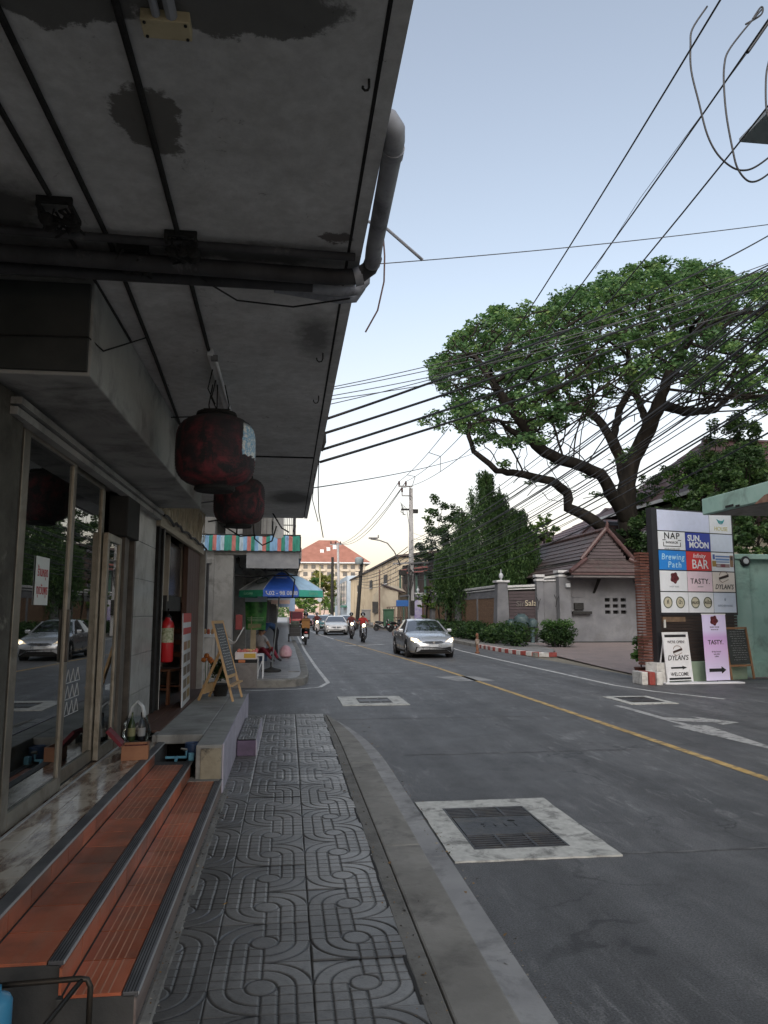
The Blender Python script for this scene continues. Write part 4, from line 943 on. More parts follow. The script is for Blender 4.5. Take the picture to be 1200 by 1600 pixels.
# wires and lamp stubs under the canopy edge
for i in range(7):
    x = -1.5+.27*i; m = MB(); m.tube([(x, 18.6, 3.05), (x+.05, 18.5, 2.85-.05*(i % 3)), (x+.12, 18.6, 2.75)], .02, 5); m.obox((x, 18.55, 2.95), (.09, .08, .14)); m.build('cable_clamp', M_grime, B2)
part_tube('cable', M_black, B2, [(-1.6, 18.5, 2.62), (-.9, 18.5, 2.55), (-.2, 18.5, 2.6), (.22, 18.5, 2.6)], .018, 5)
part_tube('cable', M_black, B2, [(-1.0, 18.4, 2.95), (-.6, 18.4, 2.72), (-.1, 18.4, 2.7), (.15, 18.5, 2.5), (.1, 18.5, 2.05)], .02, 5)
pbox('canopy_end_panel', mat('pale_grey_board', (.24, .245, .26), (.36, .365, .38), 3, .8, dirt=(.25, .25, .25), dscale=2, world=True), B2, -1.0, .235, 18.0, 18.055, 2.74, 3.14)
pbox('sign_board_back', mat('faded_board', (.24, .23, .22), (.42, .41, .38), 7, .8, dirt=(.07, .07, .07), dscale=5), B2, -1.25, .15, 21.0, 21.06, 2.15, 2.85)
# striped awning
aw2 = thing('striped_awning', 'red, blue and green striped fabric awning hanging from the corner canopy', 'awning', (-.9, 17.95, 3.3))
cols = {'blue': (.28, .50, .75), 'green': (.05, .33, .24), 'red': (.66, .22, .19), 'pale': (.58, .72, .80)}
seq = ['pale', 'blue', 'green', 'red', 'blue', 'pale', 'green', 'green', 'red', 'green', 'pale', 'blue', 'red', 'green', 'blue', 'pale', 'red', 'green', 'blue', 'blue', 'red', 'green', 'blue', 'red', 'green', 'green']
xl, xr = -2.05, .255; w = (xr-xl)/len(seq)
for i, c in enumerate(seq):
    mt = mat('awning_'+c, cols[c], tuple(k*.8 for k in cols[c]), 6, .7, dirt=tuple(k*.5 for k in cols[c]), dscale=6, stretch=(4, 4, .7), world=True)
    m = MB(); vs = []
    for j, (z, yy) in enumerate(((3.52, 18.0), (3.47, 17.92), (3.3, 17.90), (3.14+.012*(i % 2), 17.89))):
        for q in range(3): xx = xl+w*(i+q/2); vs.append((xx, yy+.018*math.sin(xx*19), z))
    m.add(vs, [(3*j+q, 3*j+q+1, 3*j+q+4, 3*j+q+3) for j in range(3) for q in range(2)]); m.add([(v[0], v[1]+.012, v[2]) for v in vs], [(3*j+q, 3*j+q+3, 3*j+q+4, 3*j+q+1) for j in range(3) for q in range(2)])
    m.build('stripe', mt, aw2)
part_tube('rail', M_grille, aw2, [(xl-.02, 18.0, 3.53), (xr+.02, 18.0, 3.53)], .018, 6)
part_tube('rail', M_grille, aw2, [(xr+.01, 17.9, 3.12), (xr+.01, 17.93, 3.5)], .018, 6)
tl = thing('teal_lamp', 'small glowing teal lamp inside the barred window', 'lamp', (-2.15, 18.0, 2.1)); 
m = MB(); m.lathe((-2.22, 17.93, 2.0), [(.03, 0), (.07, .08), (.07, .28), (.02, .36)], 10); m.build('shade', plain('teal_glow', (.05, .45, .35), .5, emit=.35), tl)
# plinth, fruit stall
plth = tag(pbox('stone_plinth', mat('rough_brown_concrete', (.15, .135, .125), (.22, .2, .185), 3, .9, bump=.5, bscale=22, dirt=(.09, .08, .075), dscale=3, world=True), None, -1.25, -.68, 17.56, 18.6, 0, .56, bevel=.012), 'brown concrete plinth on the corner carrying a fruit crate', 'plinth')
fc = thing('fruit_crate', 'white and yellow open fruit carton on the corner plinth', 'crate', (-.95, 18, .56))
m = MB(); m.box(-1.18, -.70, 17.66, 17.68, .64, .80); m.box(-1.18, -.70, 18.2, 18.22, .64, .80); m.box(-1.18, -1.16, 17.68, 18.2, .64, .80); m.box(-.72, -.70, 17.68, 18.2, .64, .80); m.box(-1.16, -.72, 17.68, 18.2, .64, .66)
m.build('tray', mat('white_card', (.65, .53, .5), (.62, .6, .58), 6, .7), fc)
pbox('print', plain('yellow_print', (.55, .35, .05), .6), fc, -.98, -.72, 17.653, 17.66, .67, .77); pbox('lower_tray', M_grime, fc, -1.24, -.68, 17.62, 18.25, .56, .64, bevel=.01)
pbox('price_tag', plain('orange_tag', (.5, .16, .06), .6), fc, -1.1, -.95, 17.61, 17.62, .57, .63)
r2 = random.Random(4)
for i in range(14):
    c = r2.choice(((.45, .13, .08), (.5, .3, .12), (.42, .1, .1))); p = (-1.11+.066*(i % 7), 17.78+.2*(i//7), .80+r2.uniform(-.01, .03))
    m = MB(); m.lathe(p, [(.012, -.045), (.04, -.025), (.046, 0), (.038, .028), (.01, .044)], 8); tag(m.build('fruit', plain('fruit_%.2f' % c[1], c, .5), smooth=True), 'round reddish fruit heaped in the white carton on the plinth', 'fruit', 'fruit heaped in the carton')
tb = thing('white_table', 'small white folding table frame beside the corner plinth', 'table', (-.55, 18.1, .18))
wp = plain('white_painted_steel', (.6, .62, .64), .5)
pbox('top', wp, tb, -.70, -.55, 17.85, 18.5, .70, .73)
for x in (-.68, -.56):
    for y in (17.9, 18.45): pbox('leg', wp, tb, x-.012, x+.012, y-.012, y+.012, .18, .70)
quick('brace', wp, tb, 'bar', (-.68, 17.9, .3), (-.56, 17.9, .62), .015)
# white tall counter with bottles on the side street
ct = thing('white_counter', 'narrow white counter with red topped jars behind the easel', 'counter', (-1.75, 15.2, 0)); p = at(328, 992, y=15.2)
pbox('top', wp, ct, p.x-.2, p.x+.17, 14.9, 15.6, p.z-.04, p.z+.02, bevel=.006)
for x in (p.x-.17, p.x+.14):
    for y in (14.95, 15.55): pbox('leg', plain('grey_steel', (.2, .2, .2), .5), ct, x-.015, x+.015, y-.015, y+.015, 0, p.z-.04)
for i in range(5):
    m = MB(); m.lathe((p.x-.15+.07*i, 15.0+.05*(i % 2), p.z+.02), [(.025, 0), (.028, .01), (.026, .08), (.018, .10)], 10); j = tag(m.build('sauce_jar', plain('jar_%d' % (i % 2), ((.35, .08, .04), (.4, .25, .12))[i % 2], .3)), 'small red or amber jar standing on the white counter', 'jar', 'jars on the white counter')
# umbrella
um = thing('market_umbrella', 'blue, white and green market umbrella over the corner fruit stall', 'umbrella', (0, 0, 0))
R_, ncol = 1.13, {}
pal = {'blue': (.04, .14, .62), 'white': (.38, .42, .43), 'pale': (.46, .66, .82), 'green': (.03, .25, .14), 'teal': (.06, .45, .33)}
seqp = [('blue', 'blue'), ('pale', 'teal'), ('blue', 'blue'), ('white', 'green'), ('blue', 'blue'), ('white', 'green'), ('blue', 'blue'), ('white', 'green')]
for i in range(8):
    a0 = -math.pi/2-math.pi/8+i*math.pi/4; a1 = a0+math.pi/4; m = MB(); vs = []; nn_ = 6; q = 5
    for j in range(nn_+1):
        f = j/nn_; r = R_*f; z = .49*(1-f**1.6)
        for k in range(q): 
            a = a0+(a1-a0)*k/(q-1); rr = r*math.cos(math.pi/8)/math.cos(a-(a0+a1)/2); rr *= 1-.0*f; vs.append((rr*math.cos(a), rr*math.sin(a), z-.03*f*math.sin(math.pi*k/(q-1))*0))
    m.add(vs, [(j*q+k, (j+1)*q+k, (j+1)*q+k+1, j*q+k+1) for j in range(nn_) for k in range(q-1)])
    pn = m.build('panel', mat('canvas_'+seqp[i][0], pal[seqp[i][0]], None, 5, .6), um, smooth=True)
    m = MB(); e0, e1 = Vector(vs[-q]), Vector(vs[-1]); d = Vector((0, 0, -.165)); ou = (e0+e1).normalized()*.015
    pts = [e0+(e1-e0)*k/6 for k in range(7)]; m.add(pts+[p_+d+ou*(1+.5*(k % 2)) for k, p_ in enumerate(pts)], [(k, 7+k, 8+k, k+1) for k in range(6)]); m.build('valance', mat('canvas_'+seqp[i][1], pal[seqp[i][1]], None, 5, .6), pn)
    quick('seam', plain('seam_white', (.5, .52, .55), .6), um, 'tube', [Vector(vs[j*q])+Vector((0, 0, .004)) for j in range(nn_+1)], .009, 5)
    quick('rib', wp, um, 'tube', [(0, 0, .05), Vector(vs[-q])*.55+Vector((0, 0, -.02)), Vector(vs[-q])-Vector((0, 0, .02))], .008, 5)
rv, fwv = Vector((1, 0, 0)), Vector((0, -1, 0)); WT = plain('print_white', (.62, .66, .72), .6)
yv = -R_*math.cos(math.pi/8)-.022
text('lettering', '02 - 98 0888', WT, .135, (.06, yv, -.085), rv, (0, 0, 1), um, .004, bold=.012)
m = MB(); m.tube([(-.36, yv, -.03), (-.35, yv, -.085), (-.30, yv, -.12), (-.27, yv, -.115)], [.02, .011, .011, .022], 6); m.build('phone_mark', WT, um)
text('lettering', 'ร่มตลาด', plain('print_pale_green', (.2, .45, .3), .6), .1, (-.80, -.83, -.085), (.7071, -.7071, 0), (0, 0, 1), um, .004); text('lettering', 'ร่มตลาด', plain('print_pale_green', (.2, .45, .3), .6), .1, (.80, -.83, -.085), (.7071, .7071, 0), (0, 0, 1), um, .004)
def panel_pt(a, f): r = R_*f*math.cos(math.pi/8); return Vector((r*math.cos(a), r*math.sin(a), .49*(1-f**1.6)+.012))
m = MB(); a = -math.pi*.75; pts = [panel_pt(a+.2*math.cos(t)*(1+.4*math.cos(2*t)), .66+.13*math.sin(t)) for t in [i*math.pi/9 for i in range(19)]]; m.tube(pts, .014, 5); m.build('emblem', plain('print_dark', (.06, .09, .08), .6), um)
m = MB(); m.tube([panel_pt(-math.pi/2-.25, .55), panel_pt(-math.pi/2, .55), panel_pt(-math.pi/2+.25, .55)], .008, 5); m.build('print_line', WT, um)
quick('finial', plain('blue_cap', (.1, .2, .35), .4), um, 'lathe', (0, 0, .49), [(.05, -.01), (.045, .03), (.02, .05), (.015, .09)], 10)
ub, ut = at(424, 1050, z=.18), at(440, 905, y=19.6)
um.location = (ut.x, ut.y, 2.74-.49); 
Z0 = um.location.z; m = MB(); m.tube([Vector((ub.x-ut.x, ub.y-ut.y, .2-Z0)), Vector((0, 0, .47))], .018, 8); m.build('pole', plain('grey_pole', (.3, .32, .33), .4, metal=.6), um, world=False)
m = MB(); m.lathe((ub.x-ut.x, ub.y-ut.y, .182-Z0), [(.2, 0), (.26, .02), (.24, .06), (.1, .09), (.03, .12), (.03, .25)], 18); m.build('base', M_grime, um, world=False, smooth='auto')
# green banner
gp = at(400, 958, y=20.6)
gb = thing('green_banner', 'green printed fabric banner hanging behind the market umbrella', 'banner', (gp.x, 20.6, gp.z))
gm, nt, b = nodes('green_banner_print'); co = coords(nt); base = ramp(nt, noise_(nt, co, 3.2, 5), [(.35, (.01, .07, .02)), (.5, (.05, .26, .05)), (.68, (.16, .4, .10))]); nt.links.new(base, b.inputs['Base Color']); b.inputs['Roughness'].default_value = .5
m = MB(); vs = []
for j in range(7):
    for i in range(9): f = i/8; vs.append((gp.x-.30+.60*f-.04*j/6*(1-2*f)*-1, 20.6-.12*math.sin(math.pi*f), gp.z+.44-.88*j/6))
m.add(vs, [(j*9+i, j*9+i+1, j*9+i+10, j*9+i+9) for j in range(6) for i in range(8)]); m.add([(a, b_+.02, c) for a, b_, c in vs], [(j*9+i, j*9+i+9, j*9+i+10, j*9+i+1) for j in range(6) for i in range(8)]); m.build('cloth', gm, gb, smooth=True)
pbox('top_print', plain('sky_print', (.42, .5, .55), .5), gb, gp.x-.29, gp.x+.29, 20.46, 20.475, gp.z+.3, gp.z+.44)
for z, w in ((-.13, .22), (-.17, .22), (-.21, .2)): pbox('text_line', plain('pale_green_line', (.3, .5, .3), .6), gb, gp.x-w, gp.x+w, 20.46, 20.472, gp.z+z, gp.z+z+.015)
pbox('photo_patch', mat('tea_cup_print', (.3, .2, .1), (.1, .25, .08), 8, .5), gb, gp.x-.2, gp.x+.15, 20.46, 20.475, gp.z-.40, gp.z-.28)
tb2 = at(396, 1006, y=20.5)
quick('timber_post', mat('pale_timber', (.34, .28, .18), (.44, .36, .24), 4, .7), None, 'box', tb2.x-.08, tb2.x+.06, 20.5, 20.58, .18, 1.6); tag(bpy.data.objects['timber_post'], 'upright pale timber plank under the green banner', 'plank')
rb = at(374, 972, y=18.7); tag(pbox('meter_box', plain('dark_red_box', (.22, .03, .03), .5), None, rb.x-.08, rb.x+.08, 18.5, 18.62, rb.z-.18, rb.z+.18, bevel=.01), 'small dark red box on the corner shophouse wall', 'box')
hp_ = at(368, 1000, y=17.95); m = MB()
for k in range(4): m.tube([(hp_.x-.19+.35*(t/10)+.012*k, 17.93-.02*k, hp_.z+.0-.09*math.sin(math.pi*min(1, t/7))+ .26*max(0, (t-5)/5)**1.6+.015*k) for t in range(11)], [.009+.003*math.sin(t) for t in range(11)], 6)
tag(m.build('white_hose', plain('dirty_white_plastic', (.5, .5, .48), .5), smooth=True), 'bundle of white plastic hose curving in a crescent by the corner pillar', 'hose')
# more shophouses further along the left
def shophouse(y0, y1, h, c, lab, sign):
    t = thing('shophouse', lab, 'building', (-4, (y0+y1)/2, 0)); mt = mat('plaster_%d' % int(y0), c, tuple(k*.75 for k in c), 1.2, .9, dirt=tuple(k*.4 for k in c), dscale=1.1, world=True)
    pbox('wall', mt, t, -10, -1.75, y0, y1, 0, h); pbox('canopy', mt, t, -1.75, .05, y0+.05, y1-.05, 3.0, 3.2); pbox('roof_edge', mt, t, -10.1, -1.6, y0+.02, y1-.02, h, h+.25)
    n = max(2, int((y1-y0)/4))
    for i in range(n):
        a = y0+(y1-y0)*(i+.12)/n; b_ = y0+(y1-y0)*(i+.88)/n
        pbox('shopfront', M_dark, t, -1.77, -1.73, a, b_, .2, 2.7)
        for f in range(1, int(h/3.3)):
            w = pbox('window', M_dark, t, -1.78, -1.74, a+.3, b_-.3, f*3.3+.9, f*3.3+2.3); pbox('sill', mt, w, -1.80, -1.68, a+.2, b_-.2, f*3.3+.8, f*3.3+.9)
            if f == 1: pbox('balcony', mt, t, -1.75, -.6, a-.2, b_+.2, f*3.3+.1, f*3.3+.75)
    pbox('sign', plain('sign_%d' % int(y0), sign, .5), t, -1.0, .1, y0+.6, y0+.66, 2.2, 2.95)
    return t
shophouse(30.3, 44, 10.5, (.30, .29, .27), 'grey shophouse next beyond the corner building', (.45, .5, .55))
shophouse(44.3, 70, 10, (.36, .31, .28), 'pinkish grey shophouse row farther down the left side', (.5, .35, .3))
shophouse(70.5, 120, 9, (.38, .36, .33), 'pale low shophouse row at the far left end of the street', (.3, .4, .55))
p = at(447, 925, y=45); q = thing('blue_sign', 'tall pale blue shop sign standing on the far left pavement', 'sign', (0.1, 45, .18)); p = at(456, 935, y=60)
pbox('board', plain('pale_blue_sign', (.3, .42, .6), .5), q, p.x-.2, p.x+.25, 60, 60.1, p.z-1, p.z+1.1); pbox('post', M_grille, q, p.x-.02, p.x+.06, 60.02, 60.08, .18, p.z-1)

# ================================================================== VEHICLES AND PEOPLE
M_glassd = mat('dark_car_glass', (.012, .014, .016), (.018, .02, .022), 3, .05, rvar=.02, spec=1.0)
M_glassd.node_tree.nodes['Principled BSDF'].inputs['IOR'].default_value = 2.5
M_tyre = plain('tyre', (.014, .014, .015), .85); M_rim = plain('alloy', (.3, .3, .31), .35, metal=.8)
M_plastic = plain('black_trim', (.012, .012, .013), .5); M_chrome = plain('chrome', (.6, .6, .62), .15, metal=1)
M_lamp = plain('lit_headlamp', (1, .80, .52), .3, emit=3.0); M_lampoff = plain('lamp_lens', (.5, .52, .54), .1)
M_plate = plain('plate_white', (.5, .52, .54), .5); M_tail = plain('tail_lamp', (.35, .01, .01), .2)
def paint(name, c, metal=.4): return mat(name, c, tuple(k*.93 for k in c), 2, .28, metal=metal, coat=.8, rvar=.03)
SED = [(0, .52, .34, .52, .58, .40), (.06, .70, .24, .60, .66, .56), (.22, .81, .20, .68, .755, .66), (.5, .865, .19, .77, .84, .72), (.9, .885, .19, .84, .91, .76), (1.25, .888, .19, .885, .955, .77), (1.38, .888, .19, .90, .985, .755),
       (1.75, .888, .19, .92, 1.22, .665), (2.1, .888, .19, .93, 1.385, .60), (2.5, .888, .19, .94, 1.45, .585), (3.0, .888, .19, .945, 1.445, .58), (3.4, .888, .19, .95, 1.385, .565), (3.75, .885, .20, .96, 1.25, .59), (4.12, .875, .22, .975, 1.065, .66), (4.4, .85, .26, .96, 1.03, .64), (4.56, .77, .32, .88, .95, .55), (4.62, .62, .42, .74, .80, .42)]
def car(lab, mt, loc, rz=0, st=SED, lit=False, name='sedan_car', kx=1, kz=1, cat='car', group=None):
    t = thing(name, lab, cat, (0, 0, 0), 0, group); L = st[-1][0]; K = 13; secs = []
    for s, w, zb, zs, zt, wt in st:
        w *= kx; wt *= kx; zs_, zt_ = zs*kz, zt*kz; mid = (zb+zs_)/2
        half = [(w*.90, zb), (w*.985, zb+.10), (w, mid), (w*.985, zs_-.05), (w*.95, zs_), (wt, zt_-.035), (wt*.62, zt_-.004)]
        secs.append([(-x, s-L/2, z) for x, z in half[::1]]+[(0, s-L/2, zt_)]+[(x, s-L/2, z) for x, z in half[::-1]])
    n = 15; V = [v for sec in secs for v in sec]; wi = [i for i, q in enumerate(st) if q[0] >= 1.38]; i0 = wi[0]
    roof0 = max(range(len(st)), key=lambda i: st[i][4])-1; roofs = [i for i, q in enumerate(st) if q[4]*1 > .93*max(x[4] for x in st)]; r0, r1 = roofs[0], roofs[-1]
    back = [i for i in range(r1, len(st)) if st[i][4]-st[i][3] > .07]; b1 = min(len(st)-1, back[-1]+1) if back else r1
    grp = {'body': [], 'windscreen': [], 'rear_window': [], 'side_window_left': [], 'side_window_right': []}
    for i in range(len(st)-1):
        for j in range(n-1):
            f = (i*n+j, (i+1)*n+j, (i+1)*n+j+1, i*n+j+1)
            if i0 <= i < r0 and 5 <= j <= 8: k = 'windscreen'
            elif r1 <= i < b1 and 5 <= j <= 8: k = 'rear_window'
            elif i0 <= i < b1 and j == 4: k = 'side_window_left'
            elif i0 <= i < b1 and j == 9: k = 'side_window_right'
            else: k = 'body'
            grp[k].append(f)
    grp['body'] += [tuple(range(n)), tuple(range(len(V)-1, len(V)-n-1, -1))]
    body = None
    for k, fs in grp.items():
        used = sorted({i for f in fs for i in f}); mp = {a: b_ for b_, a in enumerate(used)}
        m = MB(); m.add([V[i] for i in used], [tuple(mp[i] for i in f) for f in fs])
        if 'side' in k:
            # cut the panes with pillars
            o = m.build('side_window', M_glassd, t, smooth=True)
        else: o = m.build(k, mt if k == 'body' else M_glassd, t, smooth='auto' if k == 'body' else True)
        if k == 'body': body = o
    P = lambda i, j: Vector(V[i*n+j])
    for a in (4, 10):
        b_ = 5 if a == 4 else 9
        for i in (i0, (r0+r1)//2, b1):
            ii = min(i, len(st)-1); e = .0 if i != i0 else 0
            top = P(r0 if i == i0 else (ii if i != b1 else r1), b_); bot = P(ii, a)
            quick('pillar', mt if i != (r0+r1)//2 else M_plastic, t, 'bar', bot, top+(bot-top)*.0, .06, .05)
        for i in range(i0, b1): pass
    ax = (.93*L/4.62, L-1.02)
    for ya in ax:
        for sx in (-1, 1):
            w_ = .885*kx; c = (sx*(w_-.10), ya-L/2, .315); M = Matrix.Rotation(math.pi/2, 3, 'Y')
            m = MB(); m.lathe((sx*(w_-.075), ya-L/2, .335), [(.36, -.09), (.375, -.085), (.375, .085), (.36, .09)], 22, M); m.build('wheel_arch', M_plastic, t)
            m = MB(); m.lathe(c, [(.20, -.10), (.30, -.10), (.315, -.07), (.315, .085), (.29, .11), (.20, .112)], 24, M); wh = m.build('wheel', M_tyre, t, smooth='auto')
            m = MB(); m.lathe((sx*(w_-.005), ya-L/2, .315), [(.20, -.012*sx-.008), (.20, .004*sx), (.16, .006), (.05, .008)], 20, M)
            for q in range(5):
                an = q*math.tau/5; m.bar((sx*(w_+.006), ya-L/2, .315), (sx*(w_+.006), ya-L/2+.19*math.cos(an), .315+.19*math.sin(an)), .02, .05, up=(1, 0, 0))
            m.build('rim', M_rim, wh)
    y0 = -L/2
    for sx in (-1, 1):
        X = lambda a: sx*a*kx
        m = MB(); m.prism([(X(.44), y0+.075, .60*kz), (X(.68), y0+.10, .60*kz), (X(.82), y0+.30, .66*kz), (X(.81), y0+.36, .76*kz), (X(.64), y0+.16, .725*kz)], (0, -.04, .012))
        hl = m.build('headlight', plain('lit_lens', (.9, .74, .52), .2, emit=.45) if lit else M_lampoff, t, bevel=.006)
        m = MB(); m.lathe((X(.66), y0+.085, .652*kz), [(.01, -.03), (.065, -.012), (.07, 0), (.055, .02)], 14, Matrix.Rotation(math.pi/2, 3, 'X')); m.build('bulb', M_lamp if lit else M_chrome, hl)
        m = MB(); m.obox((X(.97), y0+1.62, 1.0*kz), (.19, .10, .13)); m.build('mirror', mt, t, bevel=.03)
        m = MB(); m.box(min(X(.60), X(.83)), max(X(.60), X(.83)), y0+L-.10, y0+L+.0, .70*kz, .86*kz); m.build('tail_light', M_tail, t, bevel=.02)
        for k in (0, 1): quick('door_handle', mt, t, 'bar', (X(.886), y0+2.25+k*.95, .80*kz), (X(.886), y0+2.42+k*.95, .80*kz), .025, .03)
        for s_ in (1.45, 2.45, 3.45): quick('door_gap', M_plastic, t, 'bar', (X(.8885), y0+s_, .28), (X(.872), y0+s_+.03, .89*kz), .006, .006)
        quick('sill', M_plastic, t, 'box', min(X(.80), X(.86)), max(X(.80), X(.86)), y0+1.3, y0+3.3, .17, .25)
    gr = MB(); gr.prism([(-.42*kx, y0+.03, .60*kz), (-.12, y0-.012, .545*kz), (.12, y0-.012, .545*kz), (.42*kx, y0+.03, .60*kz), (.30*kx, y0+.03, .635*kz), (-.30*kx, y0+.03, .635*kz)], (0, -.03, 0)); gr = gr.build('grille', M_plastic, t)
    m = MB(); m.tube([(-.42*kx, y0, .60*kz), (-.13, y0-.045, .555*kz), (.13, y0-.045, .555*kz), (.42*kx, y0, .60*kz)], .012, 6); m.build('chrome_bar', M_chrome, gr)
    m = MB(); m.lathe((0, y0-.045, .585*kz), [(.05, 0), (.05, .012)], 14, Matrix.Rotation(math.pi/2, 3, 'X')); m.build('badge', M_chrome, gr)
    m = MB(); m.prism([(-.70*kx, y0+.10, .24), (.70*kx, y0+.10, .24), (.66*kx, y0+.06, .44*kz), (.42*kx, y0-.004, .40*kz), (-.42*kx, y0-.004, .40*kz), (-.66*kx, y0+.06, .44*kz)], (0, -.035, 0)); m.build('lower_intake', M_plastic, t, bevel=.006)
    pbox('number_plate', M_plate, t, -.17, .17, y0-.062, y0-.05, .43*kz, .53*kz); pbox('rear_plate', M_plate, t, -.17, .17, y0+L+.0, y0+L+.012, .62*kz, .72*kz)
    quick('underbody', M_plastic, t, 'box', -.72*kx, .72*kx, y0+.3, y0+L-.3, .16, .3)
    t.location = loc; t.rotation_euler = (0, 0, rz); return t
car('silver sedan with lit headlamps driving towards the camera in the right lane', paint('silver_paint', (.47, .49, .52), .55), (5.36, 30.15, 0), .02, lit=True)
car('white older sedan coming up the middle of the street behind the motorbikes', paint('white_paint_car', (.62, .62, .62), 0), (3.72, 59.6, 0), -.03, lit=False)
car('teal sedan queuing behind the white motorbike rider', paint('teal_paint', (.03, .14, .14), .2), (3.35, 74, 0), 0)
car('pale pink taxi far down the street beside the teal sedan', paint('pink_paint', (.55, .30, .33), 0), (2.5, 88, 0), 0)
car('white car parked against the far left kerb', paint('white_paint_car'[:11]+'_b', (.6, .6, .62), 0), (-.05+1.2, 101, 0), 3.1)
car('dark grey car farthest along the right lane', paint('dark_paint', (.05, .055, .06), .3), (5.0, 96, 0), 0)
car('grey silver car just right of and behind the white sedan', paint('grey_paint', (.3, .32, .34), .4), (5.6, 74, 0), 0)
# red songthaew seen from behind
sg = thing('red_pickup_bus', 'red pickup bus with a salmon pink roof stopped at the far left kerb', 'truck', (0, 0, 0))
M_red = paint('red_bus_paint', (.42, .03, .04), 0)
m = MB(); m.box(-.78, .78, -2.2, 2.2, .45, 1.15); m.build('body', M_red, sg, bevel=.04); pbox('cab', M_red, sg, -.76, .76, .6, 1.9, 1.15, 1.75, bevel=.08); pbox('canopy', plain('salmon_canvas', (.58, .2, .15), .6), sg, -.84, .84, -2.3, .5, 1.75, 2.12, bevel=.1)
pbox('rear_opening', mat('dark_maroon', (.12, .02, .03)), sg, -.66, .66, -2.23, -2.2, 1.0, 1.7)
for sx in (-.74, .74): pbox('post', M_red, sg, sx-.03, sx+.03, -2.2, -2.14, 1.15, 1.78); pbox('tail_light', M_tail, sg, sx-.07, sx+.03, -2.25, -2.2, .8, 1.0); pbox('bumper', M_chrome, sg, min(sx, 0), max(sx, 0), -2.35, -2.28, .4, .5)
for sx in (-.66, .66):
    for y in (-1.4, 1.4): m = MB(); m.lathe((sx, y, .33), [(.2, -.1), (.33, -.08), (.33, .08), (.2, .1)], 16, Matrix.Rotation(math.pi/2, 3, 'Y')); m.build('wheel', M_tyre, sg)
sg.location = (.95, 88, 0)

